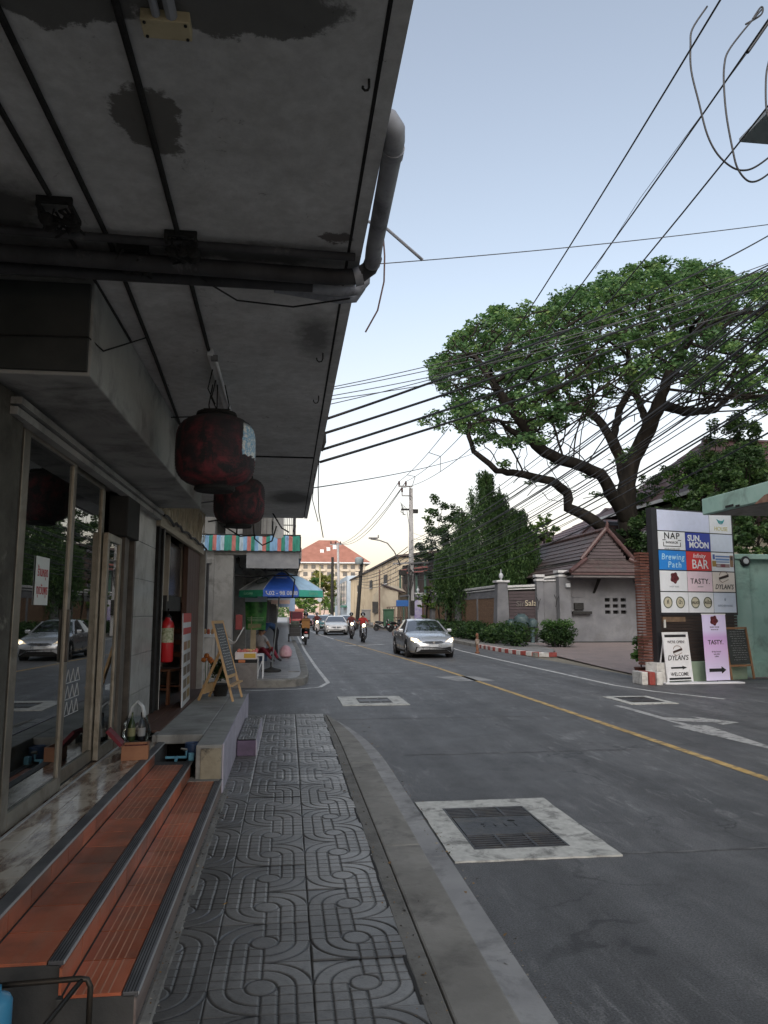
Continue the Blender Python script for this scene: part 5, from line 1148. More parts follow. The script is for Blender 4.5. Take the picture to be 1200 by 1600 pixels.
def person(lab, J, cols, name='person', group=None, hair=None, helmet=None, parent_loc=(0, 0, 0), rz=0, scale=1):
    """one continuous skinned body; clothing colours follow the nearest bone"""
    t = thing(name, lab, 'person', (0, 0, 0), 0, group)
    J = {k: Vector(v) for k, v in J.items()}
    J.setdefault('spine', (J['pelvis']+J['chest'])/2)
    J.setdefault('chin', J['neck']+(J['head']-J['neck'])*.55); J.setdefault('crown', J['head']+(J['head']-J['neck']).normalized()*.10)
    order = ['pelvis', 'spine', 'chest', 'neck', 'chin', 'head', 'crown']; R = dict(pelvis=.135, spine=.125, chest=.145, neck=.052, chin=.078, head=.098, crown=.06)
    E = [('pelvis', 'spine'), ('spine', 'chest'), ('chest', 'neck'), ('neck', 'chin'), ('chin', 'head'), ('head', 'crown')]
    for s in 'LR':
        for a, r in (('sh', .07), ('el', .045), ('wr', .030), ('ha', .038), ('hip', .10), ('kn', .066), ('an', .043), ('to', .036)): order.append(a+s); R[a+s] = r
        J.setdefault('wr'+s, J['ha'+s]+(J['el'+s]-J['ha'+s]).normalized()*.07)
        E += [('chest', 'sh'+s), ('sh'+s, 'el'+s), ('el'+s, 'wr'+s), ('wr'+s, 'ha'+s), ('pelvis', 'hip'+s), ('hip'+s, 'kn'+s), ('kn'+s, 'an'+s), ('an'+s, 'to'+s)]
    me = bpy.data.meshes.new('tmp'); ix = {k: i for i, k in enumerate(order)}
    me.from_pydata([J[k] for k in order], [(ix[a], ix[b_]) for a, b_ in E], [])
    o = bpy.data.objects.new('tmp', me); COL.objects.link(o); sk = o.modifiers.new('skin', 'SKIN'); o.modifiers.new('sub', 'SUBSURF').levels = 1
    if not me.skin_vertices: me.attributes
    for i, k in enumerate(order): v = me.skin_vertices[0].data[i]; v.radius = (R[k], R[k]); v.use_root = (i == 0)
    dg = bpy.context.evaluated_depsgraph_get(); m2 = bpy.data.meshes.new_from_object(o.evaluated_get(dg)); bpy.data.objects.remove(o)
    V = [v.co.copy() for v in m2.vertices]; F = [tuple(p.vertices) for p in m2.polygons]
    segs = [(J[a], J[b_], a, b_) for a, b_ in E]
    def cls(c):
        best = None
        for a, b_, na, nb in segs:
            ab = b_-a; f = max(0, min(1, (c-a).dot(ab)/max(1e-6, ab.length_squared))); d = (c-a-ab*f).length-R[na]*(1-f)-R[nb]*f
            if best is None or d < best[0]: best = (d, nb, f)
        nb = best[1]
        if nb[:2] in ('kn', 'an', 'hi') or (nb == 'spine' and best[2] < .25): return 2
        if nb[:2] == 'to': return 3
        if nb in ('spine', 'chest') or nb[:2] in ('sh',) or (nb[:2] == 'el' and best[2] < cols.get('sleeve', .7)): return 1
        return 0
    mi = [cls(sum((V[i] for i in f), Vector())/len(f)) for f in F]
    mb = MB(); mb.v = [tuple(v) for v in V]; mb.f = list(F); mb.mi = mi
    for s in 'LR':
        d = (J['ha'+s]-J['wr'+s]).normalized(); sd = d.cross(Vector((0, 1, 0.2))).normalized(); dn = d.cross(sd)
        for k, ln in enumerate((.066, .075, .07, .055)):
            b0 = J['ha'+s]+sd*(.026*(k-1.5)*.7); mb.tube([b0-d*.01, b0+d*ln*.45, b0+d*ln*.8+dn*.015, b0+d*ln*.9+dn*.035], [.010, .0095, .008, .006], 6, mi=0)
        b0 = J['wr'+s]+d*.02; mb.tube([b0, b0+sd*.035+d*.02, b0+sd*.045+d*.05], [.012, .010, .007], 6, mi=0)
    body = mb.build('body', [cols['skin'], cols['shirt'], cols['trousers'], cols['shoes']], t, smooth=True)
    h = J['head']; upv = (J['crown']-J['head']).normalized(); fw = Vector(cols.get('face', (0, -1, 0))).normalized()
    fw = (fw-upv*fw.dot(upv)).normalized(); sd = upv.cross(fw); Mx = Matrix((sd, fw, upv)).transposed()
    def dome(r, z0, name, mt, dz=0, back=0):
        m = MB(); pr = [(r*math.cos(a), r*math.sin(a)) for a in [z0+(1.55-z0)*i/7 for i in range(8)]]; m.lathe(h+upv*dz-fw*back, pr, 16, Mx); return m.build(name, mt, body if False else t, smooth=True)
    if helmet: dome(.135, -.5, 'helmet', helmet, .02, .01); m = MB(); m.lathe(h+fw*.075+upv*.0, [(.07, -.04), (.08, 0), (.07, .04)], 12, Mx); m.build('visor', M_glassd, t, smooth=True)
    else:
        dome(.118, .15, 'hair', hair or plain('black_hair', (.01, .009, .009), .6), .015, .018)
        m = MB()
        for s in (-1, 1): m.lathe(h+fw*.088+sd*.034*s+upv*.0, [(.004, -.012), (.012, 0), (.004, .012)], 8, Mx)
        m.build('eyes', plain('eye_dark', (.02, .015, .012), .3), t)
        m = MB(); m.bar(h+fw*.09+upv*.005, h+fw*.115-upv*.035, .022, .02); m.build('nose', cols['skin'], t)
        m = MB(); m.bar(h+fw*.09-upv*.06-sd*.022, h+fw*.09-upv*.06+sd*.022, .01, .012); m.build('mouth', plain('lip', (.28, .09, .08), .6), t)
    t.location = parent_loc; t.rotation_euler = (0, 0, rz); t.scale = (scale,)*3; return t
SKIN = plain('skin', (.32, .18, .11), .55); BLK = plain('black_cloth', (.014, .014, .017), .9); NAVY = mat('blue_shirt', (.022, .05, .12), (.035, .075, .16), 8, .9); REDC = mat('red_shirt', (.36, .03, .025), (.25, .02, .02), 8, .9)
SHO = plain('shoe', (.05, .05, .055), .7); WHT = mat('white_cloth', (.5, .48, .47), (.36, .34, .34), 9, .9); CRIM = mat('crimson_cloth', (.28, .03, .05), (.2, .02, .04), 9, .9); MAR = mat('maroon_cloth', (.13, .03, .03), (.08, .02, .02), 9, .9)
# bent-over person in blue at the stall
pb = at(428, 1026, z=.18)
person('person in a blue shirt and black trousers bending over by the umbrella pole',
       dict(pelvis=(.10, 0, .93), chest=(-.18, -.08, 1.16), neck=(-.34, -.12, 1.14), head=(-.47, -.15, 1.06), shL=(-.22, -.26, 1.10), shR=(-.22, .10, 1.14), elL=(-.33, -.3, .85), elR=(-.36, .06, .87), haL=(-.5, -.25, .66), haR=(-.52, .0, .68),
            hipL=(.08, -.10, .88), hipR=(.08, .10, .88), knL=(.02, -.12, .5), knR=(.05, .12, .5), anL=(.06, -.12, .09), anR=(.10, .13, .09), toL=(-.1, -.14, .04), toR=(-.06, .14, .04)),
       dict(skin=SKIN, shirt=NAVY, trousers=BLK, shoes=SHO, face=(-.6, -.2, -.8), sleeve=.9), parent_loc=(pb.x, pb.y, .185))
pb = at(414, 1035, z=.18)
person('person in a white top and crimson trousers sitting low on the pavement',
       dict(pelvis=(-.1, 0, .30), chest=(-.18, -.05, .68), neck=(-.17, -.08, .84), head=(-.15, -.13, .95), shL=(-.02, -.12, .72), shR=(-.36, 0, .72), elL=(.10, -.25, .5), elR=(-.4, -.22, .5), haL=(.15, -.4, .42), haR=(-.22, -.4, .42),
            hipL=(0, -.05, .26), hipR=(-.2, -.05, .26), knL=(.2, -.35, .42), knR=(-.08, -.42, .42), anL=(.4, -.6, .10), anR=(.2, -.72, .10), toL=(.5, -.72, .05), toR=(.3, -.84, .05)),
       dict(skin=SKIN, shirt=WHT, trousers=CRIM, shoes=SHO, face=(.2, -1, -.2), sleeve=.5), parent_loc=(pb.x, pb.y+.6, .185))
tag(pbox('low_stool', plain('stool_blue', (.05, .08, .16), .6), None, pb.x-.3, pb.x+.05, pb.y+.45, pb.y+.8, .185, .4, bevel=.02), 'low dark blue stool under the seated person', 'stool')
m = MB(); m.lathe((pb.x+.62, pb.y+2.2, .185), [(.12, 0), (.2, .06), (.22, .22), (.14, .36), (.05, .42)], 12); tag(m.build('pink_bag', mat('pink_plastic', (.5, .25, .3), (.6, .4, .42), 9, .5), smooth='auto'), 'crumpled pink plastic bag on the pavement behind the bending person', 'bag')

def scooter(lab, loc, rz, c, lit=True, name='motorbike', group=None):
    """front towards -Y"""
    t = thing(name, lab, 'motorbike', (0, 0, 0), 0, group); pm = paint('bike_paint_%.2f_%.2f' % (c[0], c[2]), c, .1); Mx = Matrix.Rotation(math.pi/2, 3, 'Y')
    for y in (-.62, .62):
        m = MB(); m.lathe((0, y, .28), [(.2, -.04), (.27, -.045), (.29, 0), (.27, .045), (.2, .04)], 20, Mx); w = m.build('wheel', M_tyre, t, smooth='auto'); m = MB(); m.lathe((0, y, .28), [(.2, -.02), (.2, .02), (.04, .05), (.04, -.05)], 16, Mx); m.build('rim', M_rim, w)
    m = MB(); m.tube([(-.06, -.62, .28), (-.07, -.5, .62), (-.05, -.42, .95)], .022, 7); m.tube([(.06, -.62, .28), (.07, -.5, .62), (.05, -.42, .95)], .022, 7); m.build('fork', M_chrome, t)
    m = MB(); m.tube([(0, -.88, .46), (0, -.7, .56), (0, -.45, .55)], [.03, .07, .05], 8); m.build('front_mudguard', pm, t, smooth=True)
    m = MB(); m.prism([(-.19, -.40, .36), (.19, -.40, .36), (.17, -.46, .75), (.10, -.42, .95), (-.10, -.42, .95), (-.17, -.46, .75)], (0, .09, 0)); m.build('leg_shield', pm, t, bevel=.02)
    m = MB(); m.tube([(-.34, -.30, 1.02), (-.2, -.38, 1.0), (0, -.42, .98), (.2, -.38, 1.0), (.34, -.30, 1.02)], .018, 7); m.build('handlebar', M_plastic, t)
    m = MB(); m.obox((0, -.47, .98), (.26, .16, .2)); m.build('headlamp_cowl', pm, t, bevel=.05)
    m = MB(); m.lathe((0, -.555, .97), [(.09, 0), (.085, .03), (.04, .045)], 14, Matrix.Rotation(math.pi/2, 3, 'X')); m.build('headlamp', M_lamp if lit else M_lampoff, t, smooth='auto')
    for s in (-1, 1): m = MB(); m.tube([(.2*s, -.38, 1.02), (.28*s, -.40, 1.2)], .008, 5); m.obox((.30*s, -.40, 1.23), (.12, .02, .08)); m.build('mirror', M_plastic, t)
    m = MB(); m.tube([(0, -.35, .35), (0, -.05, .32), (0, .25, .45), (0, .75, .62)], [.12, .13, .15, .07], 9); m.build('frame_cover', pm, t, smooth=True)
    m = MB(); m.tube([(0, -.05, .74), (0, .2, .76), (0, .55, .80), (0, .72, .82)], [.10, .13, .13, .06], 9); m.build('seat', M_plastic, t, smooth=True)
    m = MB(); m.obox((.05, .1, .25), (.26, .4, .2)); m.build('engine', plain('engine_grey', (.08, .08, .085), .5, metal=.5), t, bevel=.03)
    m = MB(); m.tube([(.16, .1, .25), (.17, .5, .30), (.17, .85, .40)], [.02, .045, .045], 8); m.build('exhaust', M_chrome, t)
    m = MB(); m.obox((0, .82, .66), (.16, .06, .08)); m.build('tail_lamp', M_tail, t, bevel=.01); pbox('plate', M_plate, t, -.1, .1, .86, .87, .42, .56)
    t.location = loc; t.rotation_euler = (0, 0, rz); return t
RIDE = dict(pelvis=(0, .22, .90), chest=(0, .10, 1.28), neck=(0, .07, 1.44), head=(0, .04, 1.57), shL=(-.18, .08, 1.33), shR=(.18, .08, 1.33), elL=(-.3, -.08, 1.12), elR=(.3, -.08, 1.12), haL=(-.31, -.29, 1.05), haR=(.31, -.29, 1.05),
            hipL=(-.1, .18, .84), hipR=(.1, .18, .84), knL=(-.17, -.22, .76), knR=(.17, -.22, .76), anL=(-.17, -.12, .34), anR=(.17, -.12, .34), toL=(-.18, -.28, .29), toR=(.18, -.28, .29))
def rider(lab, loc, rz, shirt, tr, hel): return person(lab, RIDE, dict(skin=SKIN, shirt=shirt, trousers=tr, shoes=SHO, sleeve=1.2), helmet=hel, parent_loc=loc, rz=rz)
HB = plain('helmet_black', (.01, .01, .012), .2, coat=.5)
for (px, Y, sh, tr, c, lb, lr) in ((567, 43.6, REDC, BLK, (.03, .03, .035), 'dark motorbike with a bright headlamp ridden by the person in red', 'motorbike rider in a red shirt and black helmet'),
                               (549, 49.8, MAR, BLK, (.04, .035, .04), 'dark motorbike just left of and behind the red rider', 'motorbike rider in a dark maroon top beside the white sedan'),
                               (495, 60, MAR, BLK, (.55, .5, .48), 'white scooter coming up the left of the teal sedan', 'rider in dark clothes on the white scooter')):
    p = at(px, 990, y=Y); scooter(lb, (p.x, Y, 0), 0, c); rider(lr, (p.x, Y, 0), 0, sh, tr, HB)
# motor tricycle going away
tr = at(473, 1000, y=41)
tc = scooter('dark motorbike pulling a cargo sidecar away up the left lane', (tr.x+.15, 41, 0), math.pi, (.02, .02, .022), lit=False)
rider('rider in black with a mustard delivery backpack on the motor tricycle', (tr.x+.15, 41, 0), math.pi, BLK, BLK, HB)
bp_ = thing('delivery_bag', 'mustard brown square delivery bag on the back of the tricycle rider', 'bag', (tr.x+.15, 40.55, 1.1)); pbox('case', plain('mustard_bag', (.26, .12, .03), .7), bp_, tr.x-.08, tr.x+.36, 40.4, 40.72, .86, 1.36, bevel=.03); pbox('flap', plain('mustard_bag_d', (.18, .08, .02), .7), bp_, tr.x-.09, tr.x+.37, 40.385, 40.72, 1.24, 1.375, bevel=.02)
sc_ = thing('sidecar', 'dark cargo sidecar frame with baskets to the left of the tricycle', 'sidecar', (tr.x-.4, 41, 0))
m = MB(); m.box(-.72+tr.x, -.12+tr.x, 40.5, 41.6, .45, .5); m.box(-.72+tr.x, -.69+tr.x, 40.5, 41.6, .5, 1.1); m.box(-.72+tr.x, -.12+tr.x, 40.5, 40.53, .5, .95); m.build('tray', M_plastic, sc_)
for z in (.65, .85, 1.05): quick('rail', M_grille, sc_, 'bar', (tr.x-.72, 40.5, z), (tr.x-.12, 40.5, z), .03)
pbox('basket', mat('dark_load', (.03, .04, .03), (.09, .1, .08), 9, .8), sc_, tr.x-.66, tr.x-.2, 40.6, 41.5, .5, 1.25, bevel=.05)
m = MB(); m.lathe((tr.x-.74, 41.0, .28), [(.2, -.04), (.28, -.04), (.28, .04), (.2, .04)], 18, Matrix.Rotation(math.pi/2, 3, 'Y')); m.build('wheel', M_tyre, sc_)
# parked motorbikes at the right
for i, (px, Y, a) in enumerate(((598, 70, 1.2), (618, 66, 2.2), (632, 62, 1.9))):
    p = at(px, 985, y=Y); scooter(('black motorbike parked by the pipe railing, leftmost of three', 'black motorbike parked in the middle by the pipe railing', 'black motorbike parked nearest the power pole')[i], (p.x, Y, 0), a, (.02, .02, .024), lit=False)
# ================================================================== RIGHT SIDE
apr = tag(thing('driveway', None, None), kind='structure')
def paver_mat():
    m, nt, b = nodes('pinkish_pavers'); co = coords(nt, True)
    br = N(nt, 'ShaderNodeTexBrick', Scale=4.5); nt.links.new(co, br.inputs['Vector'])
    br.inputs['Color1'].default_value = (.24, .185, .175, 1); br.inputs['Color2'].default_value = (.31, .25, .235, 1); br.inputs['Mortar'].default_value = (.12, .10, .095, 1); br.inputs['Mortar Size'].default_value = .03
    c = mixc(nt, math_(nt, 'MULTIPLY', ramp(nt, noise_(nt, co, 1.1, 7), [(.45, (0, 0, 0)), (.7, (1, 1, 1))]), .6), br.outputs['Color'], (.15, .13, .125))
    nt.links.new(c, b.inputs['Base Color']); b.inputs['Roughness'].default_value = .75
    bp = N(nt, 'ShaderNodeBump', Strength=.6, Distance=.01); nt.links.new(br.outputs['Fac'], bp.inputs['Height']); bp.invert = True; nt.links.new(bp.outputs[0], b.inputs['Normal']); return m
M_pav = paver_mat()
m = MB(); m.add([(9.42, 18.4, .006), (30, 18.4, .006), (30, 37.8, .15), (12.4, 37.8, .15), (11.2, 31, .12), (10.35, 28.4, .03), (9.75, 22.5, .008)], [tuple(range(7))]); m.build('paving', M_pav, apr)
rp = tag(thing('right_pavement', None, None), kind='structure')
rk = [(10.35, 28.35), (9.95, 28.15), (9.55, 28.6), (9.3, 29.7), (9.15, 31.5), (9.1, 33), (9.2, 37), (9.32, 41.6), (9.5, 50), (9.9, 62), (10.2, 80), (10.4, 230)]
P = [Vector((a, b_, 0)) for a, b_ in rk]; ro = []
for i, p in enumerate(P):
    t = (P[min(i+1, len(P)-1)]-P[max(i-1, 0)]).normalized(); ro.append(p+Vector((t.y, -t.x, 0))*.22)
n = len(P); m = MB(); vs = [(p.x, p.y, -.02) for p in P]+[(p.x, p.y, .16) for p in P]+[(p.x, p.y, .16) for p in ro]
m.add([v for v in vs], [((j+1)*n+i, (j+1)*n+i+1, j*n+i+1, j*n+i) for j in range(2) for i in range(n-1)]); m.build('kerb', M_kerb, rp)
m = MB(); m.add([(p.x, p.y, .15) for p in ro]+[(30, 230, .15), (30, 37.8, .15), (12.4, 37.8, .15), (11.2, 31, .15)], [tuple(range(n+4))]); m.build('paving', mat('grey_paving', (.15, .148, .145), (.22, .215, .21), 2, .8, dirt=(.09, .085, .08), dscale=1.5, world=True), rp)
krd = mat('kerb_red_paint', (.25, .035, .03), (.32, .07, .055), 6, .7, dirt=(.12, .08, .07), dscale=5, world=True); kwh = mat('kerb_white_paint', (.5, .49, .47), (.6, .6, .58), 6, .7, dirt=(.2, .19, .18), dscale=4, world=True)
cum = [0]
for i in range(1, n): cum.append(cum[-1]+(P[i]-P[i-1]).length)
def along(s):
    for i in range(1, n):
        if s <= cum[i]: f = (s-cum[i-1])/(cum[i]-cum[i-1]); return P[i-1].lerp(P[i], f), (P[i]-P[i-1]).normalized()
s_ = .02; k = 0
while s_ < 8.2:
    a, ta = along(s_); b_, tb_ = along(s_+.42); na, nb = Vector((ta.y, -ta.x, 0)), Vector((tb_.y, -tb_.x, 0)); e = .012
    m = MB(); vs = [a-na*e, b_-nb*e, b_+nb*.24, a+na*.24]; m.add([(v.x, v.y, 0.0) for v in vs]+[(v.x, v.y, .172) for v in vs], [(0, 3, 2, 1), (4, 5, 6, 7), (0, 1, 5, 4), (1, 2, 6, 5), (2, 3, 7, 6), (3, 0, 4, 7)])
    m.build('kerb_stone', krd if k % 2 == 0 else kwh, rp, bevel=.015); s_ += .43; k += 1
p = at(746, 1021, z=0)
bl = thing('bollard', 'short rusty orange bollard with a collar at the kerb beside the sedan', 'bollard', (p.x, p.y, 0)); m = MB(); m.lathe((p.x, p.y, 0), [(.10, 0), (.10, .06), (.06, .08), (.055, .7), (.065, .72), (.065, .8), (.03, .84)], 14); m.build('post', mat('rusty_orange', (.22, .09, .045), (.12, .06, .04), 9, .8), bl, smooth='auto')
m = MB(); m.lathe((p.x, p.y, .38), [(.085, 0), (.10, .05), (.09, .2), (.065, .22)], 12); m.build('collar', mat('wrapped_tape', (.3, .26, .22), (.12, .08, .06), 20, .8), bl)
# --- boundary wall with pillars and brick panels
M_gw = mat('grey_wall_paint', (.115, .117, .128), (.16, .162, .172), 1.2, .85, bump=.15, bscale=20, dirt=(.10, .10, .102), dscale=1.0, world=True)
M_cop = mat('pale_coping', (.42, .42, .42), (.52, .52, .52), 2, .7, dirt=(.2, .2, .19), dscale=2, world=True)
def brick_mat():
    m, nt, b = nodes('brick_panel'); co = coords(nt, True); mp = N(nt, 'ShaderNodeMapping'); mp.inputs['Rotation'].default_value = (math.pi/2, 0, math.pi/2); nt.links.new(co, mp.inputs[0])
    sx = nt.nodes.new('ShaderNodeSeparateXYZ'); nt.links.new(co, sx.inputs[0]); cx = nt.nodes.new('ShaderNodeCombineXYZ'); nt.links.new(sx.outputs['Y'], cx.inputs[0]); nt.links.new(sx.outputs['Z'], cx.inputs[1])
    br = N(nt, 'ShaderNodeTexBrick', Scale=3.6); nt.links.new(cx.outputs[0], br.inputs['Vector'])
    br.inputs['Color1'].default_value = (.16, .085, .045, 1); br.inputs['Color2'].default_value = (.25, .145, .08, 1); br.inputs['Mortar'].default_value = (.07, .05, .038, 1); br.inputs['Mortar Size'].default_value = .04
    nt.links.new(br.outputs['Color'], b.inputs['Base Color']); b.inputs['Roughness'].default_value = .9
    bp = N(nt, 'ShaderNodeBump', Strength=.8, Distance=.02); nt.links.new(br.outputs['Fac'], bp.inputs['Height']); bp.invert = True; nt.links.new(bp.outputs[0], b.inputs['Normal']); return m
M_brick = brick_mat()
gwall = thing('garden_wall', 'grey garden wall with tapering pillars and framed brown brick panels behind the hedge', 'wall', (11.4, 50, 0))
pys = [39.6, 49.2, 58.2, 66.0]
pbox('wall', M_gw, gwall, 11.36, 11.6, 39.5, 66, 0, 3.06); pbox('coping', M_cop, gwall, 11.26, 11.7, 39.5, 66, 3.06, 3.2, bevel=.02); pbox('coping_lip', M_cop, gwall, 11.31, 11.65, 39.5, 66, 2.93, 3.0)
for y in pys:
    m = MB(); z1 = 3.3; m.add([(11.0, y-.44, 0), (11.75, y-.44, 0), (11.75, y+.44, 0), (11.0, y+.44, 0), (11.16, y-.30, z1), (11.7, y-.30, z1), (11.7, y+.30, z1), (11.16, y+.30, z1)], [(0, 3, 2, 1), (4, 5, 6, 7), (0, 1, 5, 4), (1, 2, 6, 5), (2, 3, 7, 6), (3, 0, 4, 7)]); pi_ = m.build('pillar', M_gw, gwall, bevel=.015)
    pbox('pillar_cap', M_cop, pi_, 11.06, 11.8, y-.4, y+.4, 3.3, 3.42, bevel=.02)
    m = MB(); m.lathe((11.43, y, 3.42), [(.05, 0), (.04, .1), (.10, .14), (.13, .25), (.10, .36), (.03, .42), (.02, .6)], 14); m.build('lamp', plain('lamp_frosted', (.4, .42, .44), .3), pi_, smooth='auto')
for a, b_ in zip(pys[:-1], pys[1:]):
    L = (b_-a); nseg = 2
    for k in range(nseg):
        y0, y1 = a+.55+(L-.9)*k/nseg, a+.35+(L-.9)*(k+1)/nseg
        pbox('brick_panel', M_brick, gwall, 11.335, 11.36, y0+.1, y1, .75, 2.5)
        fr = MB(); fr.box(11.31, 11.36, y0, y0+.1, .65, 2.6); fr.box(11.31, 11.36, y1, y1+.1, .65, 2.6); fr.box(11.31, 11.36, y0+.1, y1, 2.5, 2.6); fr.box(11.31, 11.36, y0+.1, y1, .65, .75); fr.build('panel_frame', M_gw, gwall)
# --- sign wall of dark slats and gatehouse
gh = thing('gatehouse', 'grey gatehouse with a two tier brown tiled gable roof at the driveway', 'building', (16, 40, 0))
A, B = Vector((11.75, 39.35, 0)), Vector((13.02, 38.62, 0)); d = (B-A).normalized(); nrm = Vector((d.y, -d.x, 0))
M_slat = mat('dark_slat', (.045, .033, .036), (.075, .055, .06), 3, .6, stretch=(1, 1, 6), world=True)
quick('slat_backing', M_dark, gh, 'bar', A+Vector((0, 0, 1.5))-nrm*.08, B+Vector((0, 0, 1.5))-nrm*.08, .06, 3.0)
for i in range(16): z = .28+.165*i; quick('slat', M_slat, gh, 'bar', A+Vector((0, 0, z)), B+Vector((0, 0, z)), .04, .14)
quick('coping', M_cop, gh, 'bar', A+Vector((0, 0, 3.08)), B+Vector((0, 0, 3.12)), .34, .12); quick('coping_lip', M_cop, gh, 'bar', A+Vector((0, 0, 2.93)), B+Vector((0, 0, 2.97)), .24, .06)
text('lettering', 'Siri', plain('dim_letter', (.14, .13, .12), .4), .42, A.lerp(B, .47)+Vector((0, 0, 2.15))+nrm*.03, d, (0, 0, 1), gh, .03); text('lettering', 'Sala', plain('pale_letter', (.5, .45, .33), .3), .42, A.lerp(B, .82)+Vector((0, 0, 2.18))+nrm*.03, d, (0, 0, 1), gh, .03)
def gpillar(x, y, w, z, dep=None):
    o = pbox('pillar', M_gw, gh, x-w/2, x+w/2, y-(dep or w)/2, y+(dep or w)/2, 0, z, bevel=.012); pbox('pillar_cap', M_cop, o, x-w/2-.07, x+w/2+.07, y-(dep or w)/2-.07, y+(dep or w)/2+.07, z, z+.14, bevel=.015); pbox('pillar_lip', M_cop, o, x-w/2-.04, x+w/2+.04, y-(dep or w)/2-.04, y+(dep or w)/2+.04, z-.2, z-.1); return o
gpillar(13.17, 38.5, .36, 3.55); gpillar(14.28, 37.95, .62, 3.75)
quick('side_panel', M_gw, gh, 'bar', (13.3, 38.55, 1.75), (14.0, 38.2, 1.75), .2, 3.5); quick('coping', M_cop, gh, 'bar', (13.3, 38.55, 3.52), (14.0, 38.2, 3.56), .34, .1); quick('coping_lip', M_cop, gh, 'bar', (13.3, 38.52, 3.36), (14.0, 38.17, 3.38), .28, .06)
for (px, py) in ((868, 938), (840, 942)):
    p = at(px, py, y=37.7 if px > 850 else 38.2); m = MB(); m.tube([p+Vector((0, 0, -.35)), p+Vector((.05, -.05, 0)), p+Vector((-.08, -.05, .3))], .02, 5); m.tube([p+Vector((.03, -.04, -.05)), p+Vector((.16, -.06, .22))], .014, 5); m.build('lamp_bracket', M_grime, gh)
wl_ = MB(); X0, X1, YW = 14.55, 18.3, 38.0
vents = [(16.72+.44*i, 2.36-.32*j) for j in range(3) for i in range(3)]
# wall built round the nine vent holes
xs = [X0]+[v for i in range(3) for v in (16.72+.44*i-.15, 16.72+.44*i+.15)]+[X1]; zs = [0]+[v for j in range(2, -1, -1) for v in (2.36-.32*j-.09, 2.36-.32*j+.09)]+[3.5]
for i in range(7):
    for j in range(7):
        if i % 2 == 1 and j % 2 == 1: continue
        wl_.box(xs[i], xs[i+1], YW, YW+.2, zs[j], zs[j+1])
wl_.build('front_wall', M_gw, gh)
for x, z in vents: pbox('vent', M_pit, gh, x-.15, x+.15, YW+.15, YW+.18, z-.09, z+.09)
pbox('wall', M_gw, gh, 14.6, 18.7, 38.3, 48.5, 0, 3.7); gpillar(18.5, 38.0, .42, 3.35)
pbox('mail_box', M_grime, gh, 14.85, 15.35, 37.85, 37.99, 1.85, 2.2, bevel=.01); pbox('shelf', M_grime, gh, 14.7, 15.75, 37.75, 37.99, 1.62, 1.76); pbox('notice_plate', plain('grey_plate', (.13, .13, .14), .5), gh, 14.72, 15.5, 37.96, 37.99, 2.5, 2.86)
m = MB(); m.prism([(15.9, 37.98, 2.7), (15.98, 37.98, 2.7), (16.15, 37.5, 3.45), (16.0, 37.5, 3.45)], (.06, 0, 0)); m.build('eave_bracket', M_grime, gh)
pbox('side_lamp', plain('lamp_box', (.4, .42, .44), .5), gh, 14.28, 14.5, 37.45, 37.6, 3.0, 3.2); pbox('foot_shadow_strip', M_grime, gh, 14.6, 18.3, 37.9, 37.99, .1, .2)  # solid black strip imitates the shadow along the foot of the wall
M_rt = mat('brown_roof_tile', (.060, .042, .042), (.095, .066, .064), 4, .55, stretch=(1, 1, 1), dirt=(.06, .055, .05), dscale=2, world=True, per_obj=.14); M_rc = mat('ridge_tile', (.055, .028, .027), (.085, .044, .042), 5, .5, world=True)
def roof_slope(e0, e1, r0, r1, n, mt, parent, th=.06, curve=0):
    """overlapping tile courses from eave to ridge, each a part"""
    e0, e1, r0, r1 = map(Vector, (e0, e1, r0, r1)); up = ((e1-e0).cross(r0-e0)).normalized()
    if up.z < 0: up = -up
    for i in range(n):
        f0, f1 = i/n, min(1, (i+1.12)/n)
        sg_ = lambda f: up*(-curve*math.sin(math.pi*f))
        a, b_, c, dd = e0.lerp(r0, f0)+sg_(f0), e1.lerp(r1, f0)+sg_(f0), e1.lerp(r1, f1)+sg_(f1), e0.lerp(r0, f1)+sg_(f1)
        k = 24; m = MB(); lo = [a.lerp(b_, j/k)+up*(th*.7+.012*(j % 2)) for j in range(k+1)]; hi = [dd.lerp(c, j/k)+up*(.012*(j % 2)) for j in range(k+1)]; lb = [v-up*th for v in lo]
        m.add(lo+hi+lb, [(j, j+1, k+1+j+1, k+1+j) for j in range(k)]+[(j, 2*k+2+j, 2*k+3+j, j+1) for j in range(k)]); m.build('roof_course', mt, parent)
RX, ZR = 16.4, 5.95; FY, BY = 37.1, 48.3
roof_slope((15.1, FY, 4.42), (15.1, BY, 4.42), (RX, FY, ZR), (RX, BY-.6, ZR), 6, M_rt, gh, curve=.10); roof_slope((17.75, FY, 4.42), (17.75, BY, 4.42), (RX, FY, ZR), (RX, BY-.6, ZR), 6, M_rt, gh, curve=.10)
roof_slope((14.2, 36.5, 3.72), (14.2, BY+.6, 3.72), (15.25, FY, 4.38), (15.25, BY, 4.38), 3, M_rt, gh); roof_slope((14.2, 36.5, 3.72), (18.7, 36.5, 3.72), (15.25, FY+.1, 4.38), (17.6, FY+.1, 4.38), 3, M_rt, gh); roof_slope((18.7, 36.5, 3.72), (18.7, BY+.6, 3.72), (17.6, FY, 4.38), (17.6, BY, 4.38), 3, M_rt, gh)
m = MB(); m.prism([(15.3, FY+.12, 4.4), (17.5, FY+.12, 4.4), (RX, FY+.12, 6.0)], (0, .12, 0)); gb_ = m.build('gable', mat('gable_board', (.06, .05, .05), (.09, .075, .075), 4, .8, world=True), gh)
for i in range(8): z = 4.5+.17*i; w_ = (6.05-z)/1.65*1.1; pbox('gable_slat', M_slat, gh, RX-w_, RX+w_, FY+.07, FY+.1, z, z+.13)
